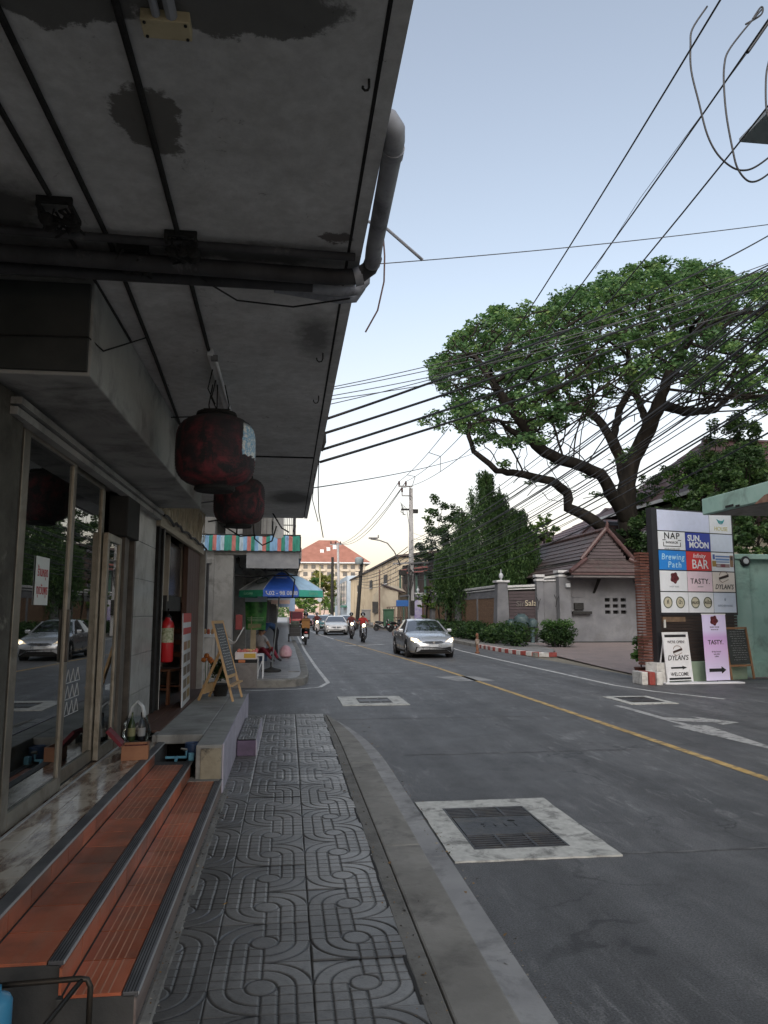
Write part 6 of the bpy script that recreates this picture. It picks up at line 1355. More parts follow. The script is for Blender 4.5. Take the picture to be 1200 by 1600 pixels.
for a, b_ in (((RX, FY-.05, ZR+.1), (14.98, FY-.05, 4.42)), ((RX, FY-.05, ZR+.1), (17.85, FY-.05, 4.42)), ((RX, FY, ZR+.06), (RX, BY-.6, ZR+.06)), ((15.25, FY, 4.45), (14.15, 36.45, 3.78)), ((17.6, FY, 4.45), (18.75, 36.45, 3.78))):
    a, b_ = Vector(a), Vector(b_); nseg = max(4, int((b_-a).length/.4))
    for i in range(nseg): m = MB(); m.tube([a.lerp(b_, i/nseg), a.lerp(b_, (i+1.04)/nseg)], [.12, .105], 8); m.build('ridge_tile', M_rc, gh)
m = MB(); m.tube([(RX, FY-.1, ZR+.1), (RX, FY-.2, ZR+.35), (RX, FY-.12, ZR+.5)], [.1, .07, .02], 6); m.build('finial', M_rc, gh)
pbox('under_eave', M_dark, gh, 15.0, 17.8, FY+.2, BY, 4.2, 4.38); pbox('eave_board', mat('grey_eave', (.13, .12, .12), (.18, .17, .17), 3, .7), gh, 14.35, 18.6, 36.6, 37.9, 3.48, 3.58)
pbox('fascia', M_rc, gh, 14.2, 18.7, 36.5, 36.56, 3.6, 3.7)
# big stone jars under the sign
for i, (px, py, r) in enumerate(((796, 974, .27), (812, 969, .40), (829, 973, .27))):
    p = at(px, py, y=38.4 if i else 38.7); m = MB(); m.lathe((p.x, p.y-.3, p.z), [(.4*r, -r*1.0), (.8*r, -.75*r), (r, -.1*r), (.9*r, .4*r), (.5*r, .72*r), (.5*r, .85*r), (.4*r, .85*r), (.36*r, .5*r)], 18)
    m.lathe((p.x, p.y-.3, .15), [(.4*r, 0), (.4*r, p.z-r-.15)], 12); tag(m.build('stone_jar', mat('glazed_jar', (.035, .06, .068), (.07, .105, .11), 4, .4, world=True), smooth='auto'), ('round blue grey stone jar under the sign wall, leftmost of three', 'largest blue grey stone jar, in the middle under the sign wall', 'blue grey stone jar beside the gatehouse pillar')[i], 'jar')
# hedge and corner bush
def hedge_cloud(x0, x1, y0, y1, z0, z1, n): r = random.Random(n); return [(r.uniform(x0, x1), r.uniform(y0, y1), r.uniform(z0, z1)) for _ in range(n)]
hg = thing('hedge', 'long low dark green hedge along the foot of the garden wall', 'hedge', (10.6, 45, .15))
leaf_obj('foliage', leaves(hedge_cloud(10.1, 11.1, 33.6, 62, .35, 1.0, 260), [.38]*260, 20000, .16, 21), L_dark, hg); m = MB()
for i in range(60): x, y = rnd.uniform(10.2, 11), rnd.uniform(33.8, 61.8); m.tube([(x, y, .12), (x+rnd.uniform(-.2, .2), y+rnd.uniform(-.2, .2), .9)], [.03, .01], 5)
m.build('stems', M_dark, hg)
cb = thing('clipped_bush', 'bushy light topped clipped shrub at the driveway corner of the hedge', 'shrub', (12.2, 33.6, .15))
leaf_obj('foliage', leaves(hedge_cloud(11.7, 12.9, 33.2, 34.2, .4, .85, 40), [.36]*40, 5000, .11, 22), L_dark, cb); leaf_obj('new_shoots', leaves(hedge_cloud(11.7, 12.9, 33.2, 34.2, 1.05, 1.25, 40), [.26]*40, 1500, .10, 23), L_mid, cb); m = MB()  # paler leaves laid over the top of the bush
for i in range(14): x, y = rnd.uniform(11.8, 12.8), rnd.uniform(33.3, 34.1); m.tube([(x, y, .1), (x+rnd.uniform(-.2, .2), y, 1.0)], [.03, .01], 5)
m.build('stems', M_dark, cb)

# --- sign board pylon
pyl = thing('sign_pylon', 'tall pylon board of coloured restaurant sign panels at the driveway entrance', 'sign', (10.3, 18.2, 0))
SL, SR = at(1033, 958, y=17.75), at(1151, 958, y=18.5); bd = Vector((SR.x-SL.x, SR.y-SL.y, 0)); BW = bd.length; bd.normalize(); bn = Vector((bd.y, -bd.x, 0))
zb, zt = SL.z, at(1023, 795, y=17.75).z; BH = zt-zb; O = Vector((SL.x, SL.y, zb))
def bp3(u, v, e=0): return O+bd*(u*BW)+Vector((0, 0, v*BH))+bn*e
def bslab(name, mt, u0, u1, v0, v1, e0, e1, par=pyl, bevel=0): m = MB(); m.prism([bp3(u0, v0, e0), bp3(u1, v0, e0), bp3(u1, v1, e0), bp3(u0, v1, e0)], bn*(e1-e0)); return m.build(name, mt, par, bevel=bevel)
M_frame = plain('dark_frame', (.022, .022, .026), .5)
bslab('backing', M_frame, -.03, 1.02, -.02, 1.01, -.12, -.004); bslab('side_post', M_frame, -.075, -.02, -.68, 1.01, -.16, .02)
SC = {'w': (.74, .77, .82), 'lav': (.60, .65, .84), 'nav': (.02, .045, .36), 'blu': (.02, .22, .66), 'red': (.60, .03, .035), 'pnk': (.76, .60, .69), 'crm': (.80, .72, .66), 'pale': (.62, .69, .82)}
rows = [1.0, .79, .605, .41, .205, 0.0]; cs = [0, .355, .69, 1.0]
cells = {}
def cell(c0, c1, r, key): cells[(c0, r)] = bslab('sign_panel', plain('panel_'+key, SC[key], .35), cs[c0]+.004, cs[c1]-.004, rows[r+1]+.005, rows[r]-.005, 0, .012); return cells[(c0, r)]
cell(0, 2, 0, 'lav'); cell(2, 3, 0, 'w'); cell(0, 1, 1, 'w'); cell(1, 2, 1, 'nav'); cell(2, 3, 1, 'pale'); cell(0, 1, 2, 'blu'); cell(1, 2, 2, 'red'); cell(2, 3, 2, 'w'); cell(0, 1, 3, 'w'); cell(1, 2, 3, 'pnk'); cell(2, 3, 3, 'crm'); cell(0, 1, 4, 'w'); cell(1, 2, 4, 'w'); cell(2, 3, 4, 'pale')
cx_ = [(cs[i]+cs[i+1])/2 for i in range(3)]; ry = [(rows[i]+rows[i+1])/2 for i in range(5)]; UPV = Vector((0, 0, 1)); INK = plain('sign_ink', (.015, .015, .018), .5); WHI = plain('sign_white', (.8, .82, .85), .4)
def stext(c, r, s, mt, size, du=0, dv=0, bold=0, shear=0, sx=1, sp=1): return text('lettering', s, mt, size, bp3(cx_[c]+du, ry[r]+dv, .0125), bd, UPV, cells.get((c, r)) or pyl, .004, bold, shear, sx, sp)
stext(0, 1, 'NAP', INK, .23, 0, .044, .012, 0, 1.1, 1.15); stext(0, 1, 'BANGKOK', INK, .085, 0, -.018, .006)
fr = MB()
for a, b_ in (((-.11, -.015), (-.11, -.055)), ((-.11, -.055), (.11, -.055)), ((.11, -.055), (.11, -.015)), ((-.12, .005), (-.08, .005)), ((.08, .005), (.12, .005))): fr.bar(bp3(cx_[0]+a[0], ry[1]+a[1], .014), bp3(cx_[0]+b_[0], ry[1]+b_[1], .014), .018, .006, up=bn)
fr.build('logo_frame', INK, cells[(0, 1)]); stext(0, 1, 'HOUSE OF THE GOOD', plain('sign_grey', (.25, .26, .27), .5), .05, 0, -.08)
stext(1, 1, 'SUN,', WHI, .215, -.05, .032, .03, 0, 1.0); stext(1, 1, 'MOON', WHI, .215, .01, -.034, .03, 0, 1.0)
PB = plain('sign_pale_blue', (.45, .72, .88), .4)
stext(0, 2, 'Brewing', PB, .22, 0, .03, .004, .15, .95, 1.12); stext(0, 2, 'Path', PB, .22, .02, -.045, .004, .1, 1, 1.2)
stext(1, 2, 'Infinity', WHI, .16, 0, .05, 0, .3); stext(1, 2, 'BAR', WHI, .33, .01, -.035, .006, 0, .95)
stext(1, 3, 'TASTY.', INK, .19, 0, .0, .008, 0, 1, 1.15); stext(1, 3, 'good food', plain('sign_grey', (.25, .26, .27)), .045, 0, -.05)
stext(2, 3, "DYLAN'S", INK, .18, 0, -.05, .008, .25, .85, 1.1)
def burger(c, par, s, e, UPV=Vector((0, 0, 1)), bn=bn, bd=bd):
    m = MB()
    for k in range(5): a = bp3(0, 0)*0; m.bar(c+bd*(-.15*s)+UPV*(.008*k*s-.02*s)+bn*e, c+bd*(.15*s)+UPV*(.05*s+.01*k*s)+bn*e, .02*s, .006, up=bn)
    m.build('logo_filling', plain('logo_dark', (.05, .025, .02), .5), par); m = MB(); m.tube([c+bd*(.13*s*math.cos(t))+UPV*(.07*s+.09*s*math.sin(t))+bn*e for t in [i*math.pi/8 for i in range(9)]], .006*s, 5); m.tube([c+bd*(-.14*s)+UPV*(-.04*s)+bn*e, c+bd*(-.05*s)+UPV*(-.09*s)+bn*e, c+bd*(.14*s)+UPV*(-.02*s)+bn*e], .006*s, 5); m.build('logo_outline', plain('logo_brown', (.22, .13, .09), .5), par)
burger(bp3(cx_[2], ry[3]+.035), cells[(2, 3)], 1.15, .016)
def rose(c, par, r, e, UPV=Vector((0, 0, 1)), bn=bn, bd=bd):
    m = MB(); m.add([c+bn*e]+[c+bn*e+bd*(r*(1+.13*math.cos(5*a+.6))*math.cos(a))+UPV*(r*(1+.13*math.cos(5*a+.6))*math.sin(a)) for a in [i*math.tau/30 for i in range(30)]], [(0, 1+i, 1+(i+1) % 30) for i in range(30)]); m.build('rose_emblem', mat('rose_red', (.10, .012, .02), (.06, .008, .012), 14, .5), par)
    m = MB()
    for k in range(5): m.tube([c+bn*(e+.004)+bd*(r*.18*k*math.cos(a+k))+UPV*(r*.18*k*math.sin(a+k)) for a in (0, .6, 1.2, 1.8)], .006, 4)
    m.build('rose_petal_lines', plain('rose_line', (.22, .05, .06), .5), par)
rose(bp3(cx_[0]+.01, ry[3]+.03), cells[(0, 3)], .135, .015); stext(0, 3, 'SWEET ROSE', plain('sign_pale_grey', (.36, .40, .46)), .055, 0, -.055)
for c, xs_ in ((0, (-.09, .07)), (1, (-.08, .085))):
    for k, du in enumerate(xs_):
        c0 = bp3(cx_[c]+du, ry[4], .014); m = MB(); m.tube([c0+bd*(.135*math.cos(a))+UPV*(.135*math.sin(a)) for a in [i*math.tau/24 for i in range(25)]], .014, 5); m.build('ring_logo', plain('olive_ring', (.10, .12, .085), .5), cells[(c, 4)])
        m = MB(); m.add([c0-bn*.001+bd*(.13*math.cos(i*math.tau/24))+UPV*(.13*math.sin(i*math.tau/24)) for i in range(24)], [tuple(range(24))]); m.build('ring_fill', plain('cream_disc', (.55, .52, .40), .5), cells[(c, 4)])
        text('lettering', ('กี่', 'น้ำ', 'หมด', 'หม้อ')[c*2+k], INK, .13, c0+bn*.002, bd, UPV, cells[(c, 4)], .004, .01)
stext(2, 0, 'HOUSE', plain('sign_yellow', (.55, .5, .2), .5), .15, .0, -.055, .008)
m = MB(); c0 = bp3(cx_[2]+.0, ry[0]+.03, .016)
for k in range(3): m.tube([c0+bd*(.13*math.cos(a)*(1-.2*k))+UPV*(.05*math.sin(a)+.035*(1-k)) for a in [math.pi+i*math.pi/7 for i in range(8)]], .012, 5)
m.build('wave_logo', plain('sign_teal', (.05, .38, .42), .5), cells[(2, 0)]); stext(2, 4, 'KITCHENWARE', plain('sign_faint_blue', (.3, .37, .5), .5), .075, 0, -.03); stext(2, 4, 'II', plain('sign_faint_blue', (.3, .37, .5), .5), .1, 0, .03)
# picture panel: figures beside a blue text block
pc = cells[(2, 2)]
def patch(u0, u1, v0, v1, c, e=.0135, name='print'): bslab(name, plain('print_%.2f_%.2f_%.2f' % c, c, .5), cs[2]+(cs[3]-cs[2])*u0, cs[2]+(cs[3]-cs[2])*u1, rows[3]+(rows[2]-rows[3])*v0, rows[3]+(rows[2]-rows[3])*v1, .0125, e, pc)
patch(.06, .16, .62, .88, (.06, .12, .35)); patch(.18, .82, .74, .82, (.10, .18, .42)); patch(.18, .8, .58, .68, (.16, .28, .55)); patch(.2, .8, .46, .54, (.25, .33, .5)); patch(.03, .2, .25, .55, (.35, .22, .05)); patch(.2, .8, .22, .40, (.3, .2, .2)); patch(.42, .6, .24, .40, (.2, .04, .06), .0145); patch(.82, .97, .25, .85, (.25, .14, .07)); patch(.86, .95, .6, .8, (.05, .03, .03), .0145); patch(.24, .36, .26, .36, (.45, .4, .4), .0145)
# column of stacked brick fins, slatted screen, plinth
M_fin = mat('terracotta_fin', (.085, .03, .022), (.13, .05, .036), 5, .85, world=True)
for i in range(38): z = .45+.0735*i; c = O-bd*.42; quick('brick_fin', M_fin, pyl, 'bar', Vector((c.x-.12, c.y+.22, z)), Vector((c.x+.18, c.y+.30, z)), .22, .052)
for i in range(17): z = .50+.072*i; quick('slat', mat('dark_wood_slat', (.022, .015, .012), (.045, .03, .024), 4, .6, stretch=(.4, .4, 6), world=True), pyl, 'bar', O+bd*(-.18)+Vector((0, 0, z-O.z))-bn*.03, O+bd*(BW+.02)+Vector((0, 0, z-O.z))-bn*.03, .03, .058)
quick('screen_back', M_frame, pyl, 'bar', O+bd*(-.15)+Vector((0, 0, 1.1-O.z))-bn*.12, O+bd*BW+Vector((0, 0, 1.1-O.z))-bn*.12, .06, 1.3)
M_mint = mat('mint_green_paint', (.30, .47, .41), (.38, .54, .48), 1.5, .8, dirt=(.16, .22, .19), dscale=1.2, world=True)
quick('plinth', mat('sage_plinth', (.20, .28, .20), (.26, .33, .25), 2, .8, world=True), pyl, 'bar', O+bd*(-.1)+Vector((0, 0, .24-O.z))+bn*.02, O+bd*(BW+.05)+Vector((0, 0, .24-O.z))+bn*.02, .32, .48, bevel=.01)
quick('plinth_end', kwh, pyl, 'bar', O+bd*(-.45)+Vector((0, 0, .24-O.z))+bn*.05, O+bd*(-.1)+Vector((0, 0, .24-O.z))+bn*.05, .4, .5, bevel=.012)
quick('fascia_plank', mat('weathered_plank', (.2, .13, .08), (.12, .08, .05), 5, .8), pyl, 'bar', bp3(.02, -.06, .0), bp3(.30, -.06, .0), .03, .12); m = MB()
for k in range(3): m.obox(bp3(.03-.01*k, -.1-.5*k*.5, .02), (.05, .04, .2))
m.build('socket_box', plain('socket_white', (.5, .5, .48), .5), pyl)
for i in range(3):
    c = O-bd*(.62+.0*i)+Vector((0, 0, 0)); x0 = c.x-.22+.16*i
    tag(pbox('kerb_block', (kwh, krd, kwh)[i], None, x0-.05, x0+.10, c.y-.42-.05*i, c.y+.1, 0, .30, bevel=.015), ('white end of the small painted kerb beside the sign pylon', 'red middle block of the small painted kerb beside the sign pylon', 'white block of the painted kerb touching the pylon plinth')[i], 'kerb block')
pp_ = at(1008, 1030, y=18.1)
pl2 = thing('driveway_plant', 'straggly green potted plant beside the brick fin column', 'plant', (pp_.x, 18.3, 0)); m = MB(); m.lathe((pp_.x, 18.35, .0), [(.10, 0), (.16, .3), (.18, .32), (.16, .33)], 14); m.build('pot', M_fin, pl2)
leaf_obj('foliage', leaves([(pp_.x-.02, 18.3, .75), (pp_.x-.1, 18.25, .98), (pp_.x+.06, 18.3, 1.0), (pp_.x-.14, 18.3, .6)], [.2, .16, .15, .15], 420, .10, 31, droop=.3), L_mid, pl2); m = MB(); [m.tube([(pp_.x, 18.33, .3), (pp_.x+dx, 18.3, .9)], .008, 5) for dx in (-.12, 0, .08)]; m.build('stems', M_dark, pl2)
# --- free standing signs
def stand_sign(name, lab, px0, px1, py0, py1, Y0, Y1, c, lean=.12):
    a, b_ = at(px0, py1, y=Y0), at(px1, py1, y=Y1); a.z = b_.z = .03; d_ = (b_-a); W_ = d_.length; d_.normalize(); zt_ = at((px0+px1)/2, py0, y=(Y0+Y1)/2).z; nn_ = Vector((d_.y, -d_.x, 0))
    t = thing(name, lab, 'sign', ((a.x+b_.x)/2, (a.y+b_.y)/2, 0)); upv = Vector((0, 0, zt_-.03))-nn_*lean; H_ = upv.length; upv.normalize(); n3 = d_.cross(upv).normalized()
    F_ = lambda u, v, e=0: a+d_*(u*W_)+upv*(v*H_)+n3*e
    return t, F_, d_, upv, n3, W_, H_
def slab(F_, n3, par, name, mt, u0, u1, v0, v1, e0, e1): m = MB(); m.prism([F_(u0, v0, e0), F_(u1, v0, e0), F_(u1, v1, e0), F_(u0, v1, e0)], n3*(e1-e0)); return m.build(name, mt, par)
t, F_, d_, uv, n3, W_, H_ = stand_sign('pavement_sign', 'white framed pavement sign with a burger logo and a short black arrow', 1043, 1083, 988, 1063, 17.35, 17.55, None)
PW = plain('sign_sheet', (.76, .77, .80), .5); slab(F_, n3, t, 'sheet', PW, .05, .95, .03, .97, 0, .008)
for u0, u1 in ((0, .05), (.95, 1)): slab(F_, n3, t, 'frame', PW, u0, u1, 0, 1, -.01, .02)
slab(F_, n3, t, 'frame', PW, .05, .95, .97, 1, -.01, .02); slab(F_, n3, t, 'black_band', INK, .08, .92, .90, .95, .008, .012); slab(F_, n3, t, 'black_band', INK, .08, .92, .05, .09, .008, .012); pbox('foot', PW, t, F_(0, 0).x-.1, F_(1, 0).x+.12, F_(0, 0).y-.12, F_(0, 0).y+.25, 0, .03)
for s, v, sz, b__, sh in (("WE'RE OPEN!", .80, .095, .006, 0), ("DYLAN'S", .48, .17, .012, .3), ('WELCOME', .155, .12, .006, 0)): text('lettering', s, INK, sz, F_(.5, v, .009), d_, uv, t, .004, b__, sh, .95)
burger(F_(.52, .60, 0), t, .95, .016, uv, n3, d_)
def arrow(F_, par, v, w, h, e): m = MB(); bm_ = [(.5-w/2, v-h*.22), (.5+w*.22, v-h*.22), (.5+w*.22, v-h*.5), (.5+w/2, v), (.5+w*.22, v+h*.5), (.5+w*.22, v+h*.22), (.5-w/2, v+h*.22)]; m.add([F_(u, q, e) for u, q in bm_], [(0, 1, 5, 6), (2, 3, 4), (1, 2, 5), (2, 4, 5)]); m.build('arrow', INK, par)
arrow(F_, t, .285, .62, .075, .012); rl_ = quick('back_leg', PW, t, 'bar', F_(.1, .95, -.02), F_(.1, 0, -.02)-n3*.4, .03, .02); quick('back_leg', PW, t, 'bar', F_(.9, .95, -.02), F_(.9, 0, -.02)-n3*.4, .03, .02)
t, F_, d_, uv, n3, W_, H_ = stand_sign('banner_stand', 'tall lilac banner with a dark rose and a bold black arrow', 1104, 1141, 959, 1063, 17.35, 17.5, None, .05)
gmb, nt, b = nodes('lilac_banner'); tc = coords(nt); sp = nt.nodes.new('ShaderNodeSeparateXYZ'); nt.links.new(tc, sp.inputs[0]); nt.links.new(ramp(nt, math_(nt, 'MULTIPLY', sp.outputs['Z'], .6), [(.15, (.66, .60, .82)), (.55, (.66, .45, .76)), (.66, (.58, .38, .70)), (.75, (.66, .60, .86))]), b.inputs['Base Color']); b.inputs['Roughness'].default_value = .5
slab(F_, n3, t, 'sheet', gmb, 0, 1, .02, 1, 0, .006); slab(F_, n3, t, 'top_rail', PW, -.01, 1.01, .985, 1.0, -.01, .012); pbox('foot', PW, t, F_(0, 0).x-.2, F_(1, 0).x+.2, F_(0, 0).y-.15, F_(0, 0).y+.15, 0, .035, bevel=.008)
quick('back_pole', M_grille, t, 'bar', F_(.5, 0, -.03), F_(.5, .99, -.03), .02); rose(F_(.5, .90, 0), t, .115, .009, uv, n3, d_)
for s, v, sz, b__ in (('SWEET ROSE', .80, .05, .004), ('dessert & cafe', .765, .04, 0), ('TASTY.', .575, .15, .012), ('all day brunch', .44, .05, .004), ('open daily', .405, .045, .004), ('coffee', .37, .05, .006)): text('lettering', s, INK if sz > .1 else plain('banner_ink', (.12, .10, .16), .5), sz, F_(.5, v, .007), d_, uv, t, .004, b__)
arrow(F_, t, .17, .72, .11, .011)
t, F_, d_, uv, n3, W_, H_ = stand_sign('menu_easel', 'brown framed chalkboard menu easel against the mint green wall', 1142, 1180, 980, 1061, 17.9, 18.1, None, .18)
bw = mat('brown_easel_wood', (.22, .11, .05), (.30, .16, .08), 6, .6)
for u in (.04, .96): quick('leg', bw, t, 'bar', F_(u, 0, 0), F_(u, 1, 0), .05, .04)
for v in (.98, .26): quick('rail', bw, t, 'bar', F_(.04, v, 0), F_(.96, v, 0), .05, .05)
slab(F_, n3, t, 'slate', mat('slate', (.02, .024, .022), (.035, .04, .037), 6, .6), .1, .9, .29, .95, -.01, .012); m = MB(); r2 = random.Random(9)
for i in range(13):
    v = .91-.045*i; a = .2+r2.random()*.12
    while a < .8: b_ = min(.85, a+r2.uniform(.04, .14)); m.bar(F_(a, v, .014), F_(b_, v+r2.uniform(-.006, .006), .014), .004, .012, up=n3); a = b_+.04
m.build('chalk_writing', plain('chalk', (.5, .5, .5)), t); quick('back_leg', bw, t, 'bar', F_(.2, .95, -.03), F_(.2, 0, 0)-n3*.45, .03); quick('back_leg', bw, t, 'bar', F_(.8, .95, -.03), F_(.8, 0, 0)-n3*.45, .03)
# --- mint green wall and building with canopy at the right edge
gw2 = thing('mint_wall', 'mint green boundary wall with a recessed panel right of the pylon', 'wall', (13, 18.8, 0))
xw = at(1153, 960, y=18.75).x; zw = at(1170, 868, y=18.7).z
pbox('wall', M_mint, gw2, xw, 17, 18.9, 19.1, 0, zw-.1); pbox('coping', M_mint, gw2, xw-.06, 17, 18.72, 19.2, zw-.1, zw+.04, bevel=.02); pbox('pier', M_mint, gw2, xw, xw+.42, 18.78, 18.95, 0, zw-.1, bevel=.01); pbox('lower_band', M_mint, gw2, xw+.42, 17, 18.84, 18.9, 0, .4)
cp = at(1165, 877, y=18.72); rlm = thing('round_wall_lamp', 'small round dark wall lamp on the mint green pier', 'lamp', (cp.x, 18.75, cp.z)); m = MB(); m.lathe((cp.x, 18.78, cp.z), [(.14, 0), (.14, .06), (.09, .08)], 18, Matrix.Rotation(math.pi/2, 3, 'X')); m.build('housing', M_plastic, rlm, smooth='auto'); m = MB(); m.lathe((cp.x, 18.71, cp.z), [(.085, 0), (.07, .025)], 16, Matrix.Rotation(math.pi/2, 3, 'X')); m.build('lens', M_lampoff, rlm)
GB = thing('mint_building', 'mint green building at the right edge with a projecting concrete canopy', 'building', (12, 10, 0)); c0 = at(1096, 780, x=9.6); c1 = at(1097, 805, x=9.6)
pbox('canopy', M_mint, GB, 9.6, 14, 4, c0.y, c1.z, c0.z, bevel=.02); pbox('soffit', mat('bare_soffit', (.2, .18, .17), (.3, .27, .25), 2, .9, dirt=(.12, .1, .09), dscale=2, world=True), GB, 9.72, 14, 4, c0.y-.1, c1.z-.012, c1.z+.001)
q = at(1140, 792, x=9.59); m = MB(); m.obox((9.585, q.y, q.z+.02), (.012, .3, .05)); m.obox((9.585, q.y-.3, q.z-.02), (.012, .14, .05)); m.build('paint_chip', M_grime, GB); q = at(1190, 776, x=9.59); m = MB(); m.prism([(9.585, q.y+.25, q.z-.12), (9.585, q.y-.6, q.z-.14), (9.585, q.y-.6, q.z+.06), (9.585, q.y-.1, q.z+.02)], (.012, 0, 0)); m.build('broken_edge', mat('exposed_brick', (.2, .1, .07), (.3, .18, .13), 8, .9), GB)
pbox('wall', M_mint, GB, 10.9, 18, 2, 13.6, 0, 10.6); rc_ = at(1155, 222, x=9.5); pbox('roof_eave', mat('grey_eave_sheet', (.13, .15, .17), (.17, .19, .21), 3, .7, world=True), GB, 9.5, 18, 1, rc_.y, rc_.z, rc_.z+.08)
for z in (3.9, 7.2):
    for y in (4, 7, 10): w = pbox('window', M_glassd, GB, 10.87, 10.9, y, y+1.6, z+1, z+2.4); pbox('sill', M_cop, w, 10.8, 10.9, y-.1, y+1.7, z+.9, z+1)
# ================================================================== HOUSES BEHIND, SHEDS, FAR BLOCK
M_hw = mat('pale_house_wall', (.36, .36, .29), (.44, .43, .36), 1, .85, world=True); M_rr = mat('red_brown_roof', (.075, .042, .042), (.115, .066, .064), 3, .6, world=True, per_obj=.12); M_fas = plain('white_fascia', (.5, .52, .54), .6)
def hip_house(lab, x0, x1, y0, y1, zw, zr, ridge, over=1.0):
    t = thing('house', lab, 'building', ((x0+x1)/2, (y0+y1)/2, 0)); pbox('wall', M_hw, t, x0, x1, y0, y1, 0, zw)
    a, b_, c, d = (x0-over, y0-over, zw), (x1+over, y0-over, zw), (x1+over, y1+over, zw), (x0-over, y1+over, zw); r0, r1 = ridge
    roof_slope(a, b_, r0, r1, 9, M_rr, t); roof_slope(a, d, r0, r0, 9, M_rr, t); roof_slope(b_, c, r1, r1, 9, M_rr, t); roof_slope(d, c, r0, r1, 9, M_rr, t)
    for p, q in ((a, b_), (a, d), (b_, c)): quick('fascia', M_fas, t, 'bar', Vector(p)+Vector((0, 0, -.08)), Vector(q)+Vector((0, 0, -.08)), .08, .22)
    for p, q in ((a, r0), (b_, r1), (r0, r1)): quick('hip_cap', M_rc, t, 'tube', [Vector(p)+Vector((0, 0, .1)), Vector(q)+Vector((0, 0, .12))], .13, 7)
    n = max(2, int((x1-x0)/3))
    for i in range(n):
        xx = x0+(x1-x0)*(i+.3)/n; w = pbox('window', M_glassd, t, xx, xx+1.2, y0-.03, y0, zw-2.6, zw-1.0); pbox('frame', M_fas, w, xx-.08, xx+1.28, y0-.05, y0-.02, zw-2.7, zw-2.6)
    return t
hip_house('large house with red brown hipped roof behind the gatehouse', 22.0, 37, 54, 68, 7.0, 11.6, ((27, 61, 10.4), (33, 61, 10.4)))
hip_house('tall house with a steep dark roof behind the rain tree at the right', 26.2, 44, 44, 56, 9.2, 13.6, ((29.2, 49, 13.8), (40, 49, 13.8)), 1.6)
hip_house('low house wing with a pale wall just right of the tree trunk', 22.5, 34, 42, 46, 6.6, 8.6, ((25.5, 44, 8.6), (33, 44, 8.6)), .8)
# dark open shed
M_rustsheet = mat('dark_rusty_sheet', (.026, .016, .014), (.048, .03, .026), 3, .7, stretch=(3, 3, .5), world=True); sh = thing('market_shed', 'dark rusty open sided shed with a long sloping roof beyond the garden wall', 'building', (16, 78, 0))
m = MB(); m.prism([(12.9, 66.5, 6.5), (12.9, 89, 7.3), (24, 89, 9.5), (24, 66.5, 9.0)], (0, 0, .15)); m.build('roof', M_rustsheet, sh)
for i in range(28): y = 66.7+i*.8; pbox('wall_sheet', M_rustsheet, sh, 13.5+.03*(i % 2), 13.6, y, y+.78, 3.6, 6.55+.7*i/28)
for y in (67, 72, 77, 82, 88.5): pbox('post', plain('green_post', (.04, .09, .07), .6), sh, 13.1, 13.3, y, y+.2, 0, 6.5)
for k, (a, b_) in enumerate((((13, 70, 6.0), (13, 88, 6.6)), ((13, 70, 5.6), (13, 86, 6.2)))): quick('red_beam', plain('faded_red_beam', (.3, .09, .07), .7), sh, 'bar', a, b_, .12, .16)
pbox('lower_wall', mat('beige_render', (.36, .31, .24), (.44, .39, .30), .6, .9, dirt=(.3, .25, .19), dscale=.5, world=True), sh, 13.8, 14, 66.5, 80, 0, 3.4); pbox('lean_to', mat('grey_lean_to', (.14, .14, .15)), sh, 11.6, 14, 66.6, 78, 3.3, 3.45)
pbox('back_wall', M_dark, sh, 23.5, 24, 66.5, 89, 0, 9); pbox('end_wall', M_rustsheet, sh, 13.6, 24, 66.5, 66.7, 0, 6.6)
tl2 = at(612, 955, y=82)
M_beige = mat('beige_render', (.36, .31, .24)); M_beiges = mat('beige_stained', (.34, .29, .21), (.43, .37, .28), .5, .9, dirt=(.2, .16, .12), dscale=.9, world=True, stretch=(1, 1, .25))
gbx = thing('beige_cabin', 'low beige gabled building with one dark window by the railing', 'building', (12, 88, 0)); a = at(583, 960, y=88); b_ = at(622, 960, y=84)
m = MB(); m.prism([(a.x, 88, 0), (b_.x, 84, 0), (b_.x, 84, 4.0), ((a.x+b_.x)/2-.3, 86.2, 4.85), (a.x, 88, 3.7)], (2.5, 4, 0)); m.build('wall', M_beige, gbx)
w = at(586, 952, y=87.4); quick('window', M_dark, gbx, 'obox', (w.x, 87.3, 2.3), (.7, .12, 1.3), -.6); quick('roof', M_rustsheet, gbx, 'bar', ((a.x+b_.x)/2-.4, 86, 4.9), (b_.x+.6, 83.6, 3.9), .5, .12)
wh_ = thing('beige_warehouse', 'tall beige corrugated warehouse wall on the right of the far street', 'building', (15, 125, 0)); pbox('wall', M_beiges, wh_, 13.2, 26, 91, 160, 0, 8.4)
for i in range(46): y = 91.5+1.5*i; pbox('rib', M_beiges, wh_, 13.1, 13.2, y, y+.16, 0, 8.4)
m = MB(); m.prism([(12.9, 90.5, 8.4), (12.9, 160.5, 8.4), (26, 160.5, 10), (26, 90.5, 10)], (0, 0, .25)); m.build('roof', M_rustsheet, wh_)
for y in (100, 118, 140): w = pbox('window', M_dark, wh_, 13.04, 13.1, y, y+3, 5.6, 6.8); pbox('sill', M_cop, w, 12.98, 13.08, y-.2, y+3.2, 5.45, 5.6)
gy = thing('grey_office', 'blue grey building beyond the warehouse at the right bend', 'building', (16, 185, 0)); pbox('wall', mat('blue_grey_panel', (.26, .32, .38), (.34, .4, .46), .5, .7, world=True), gy, 12.6, 26, 162, 205, 0, 9.6)
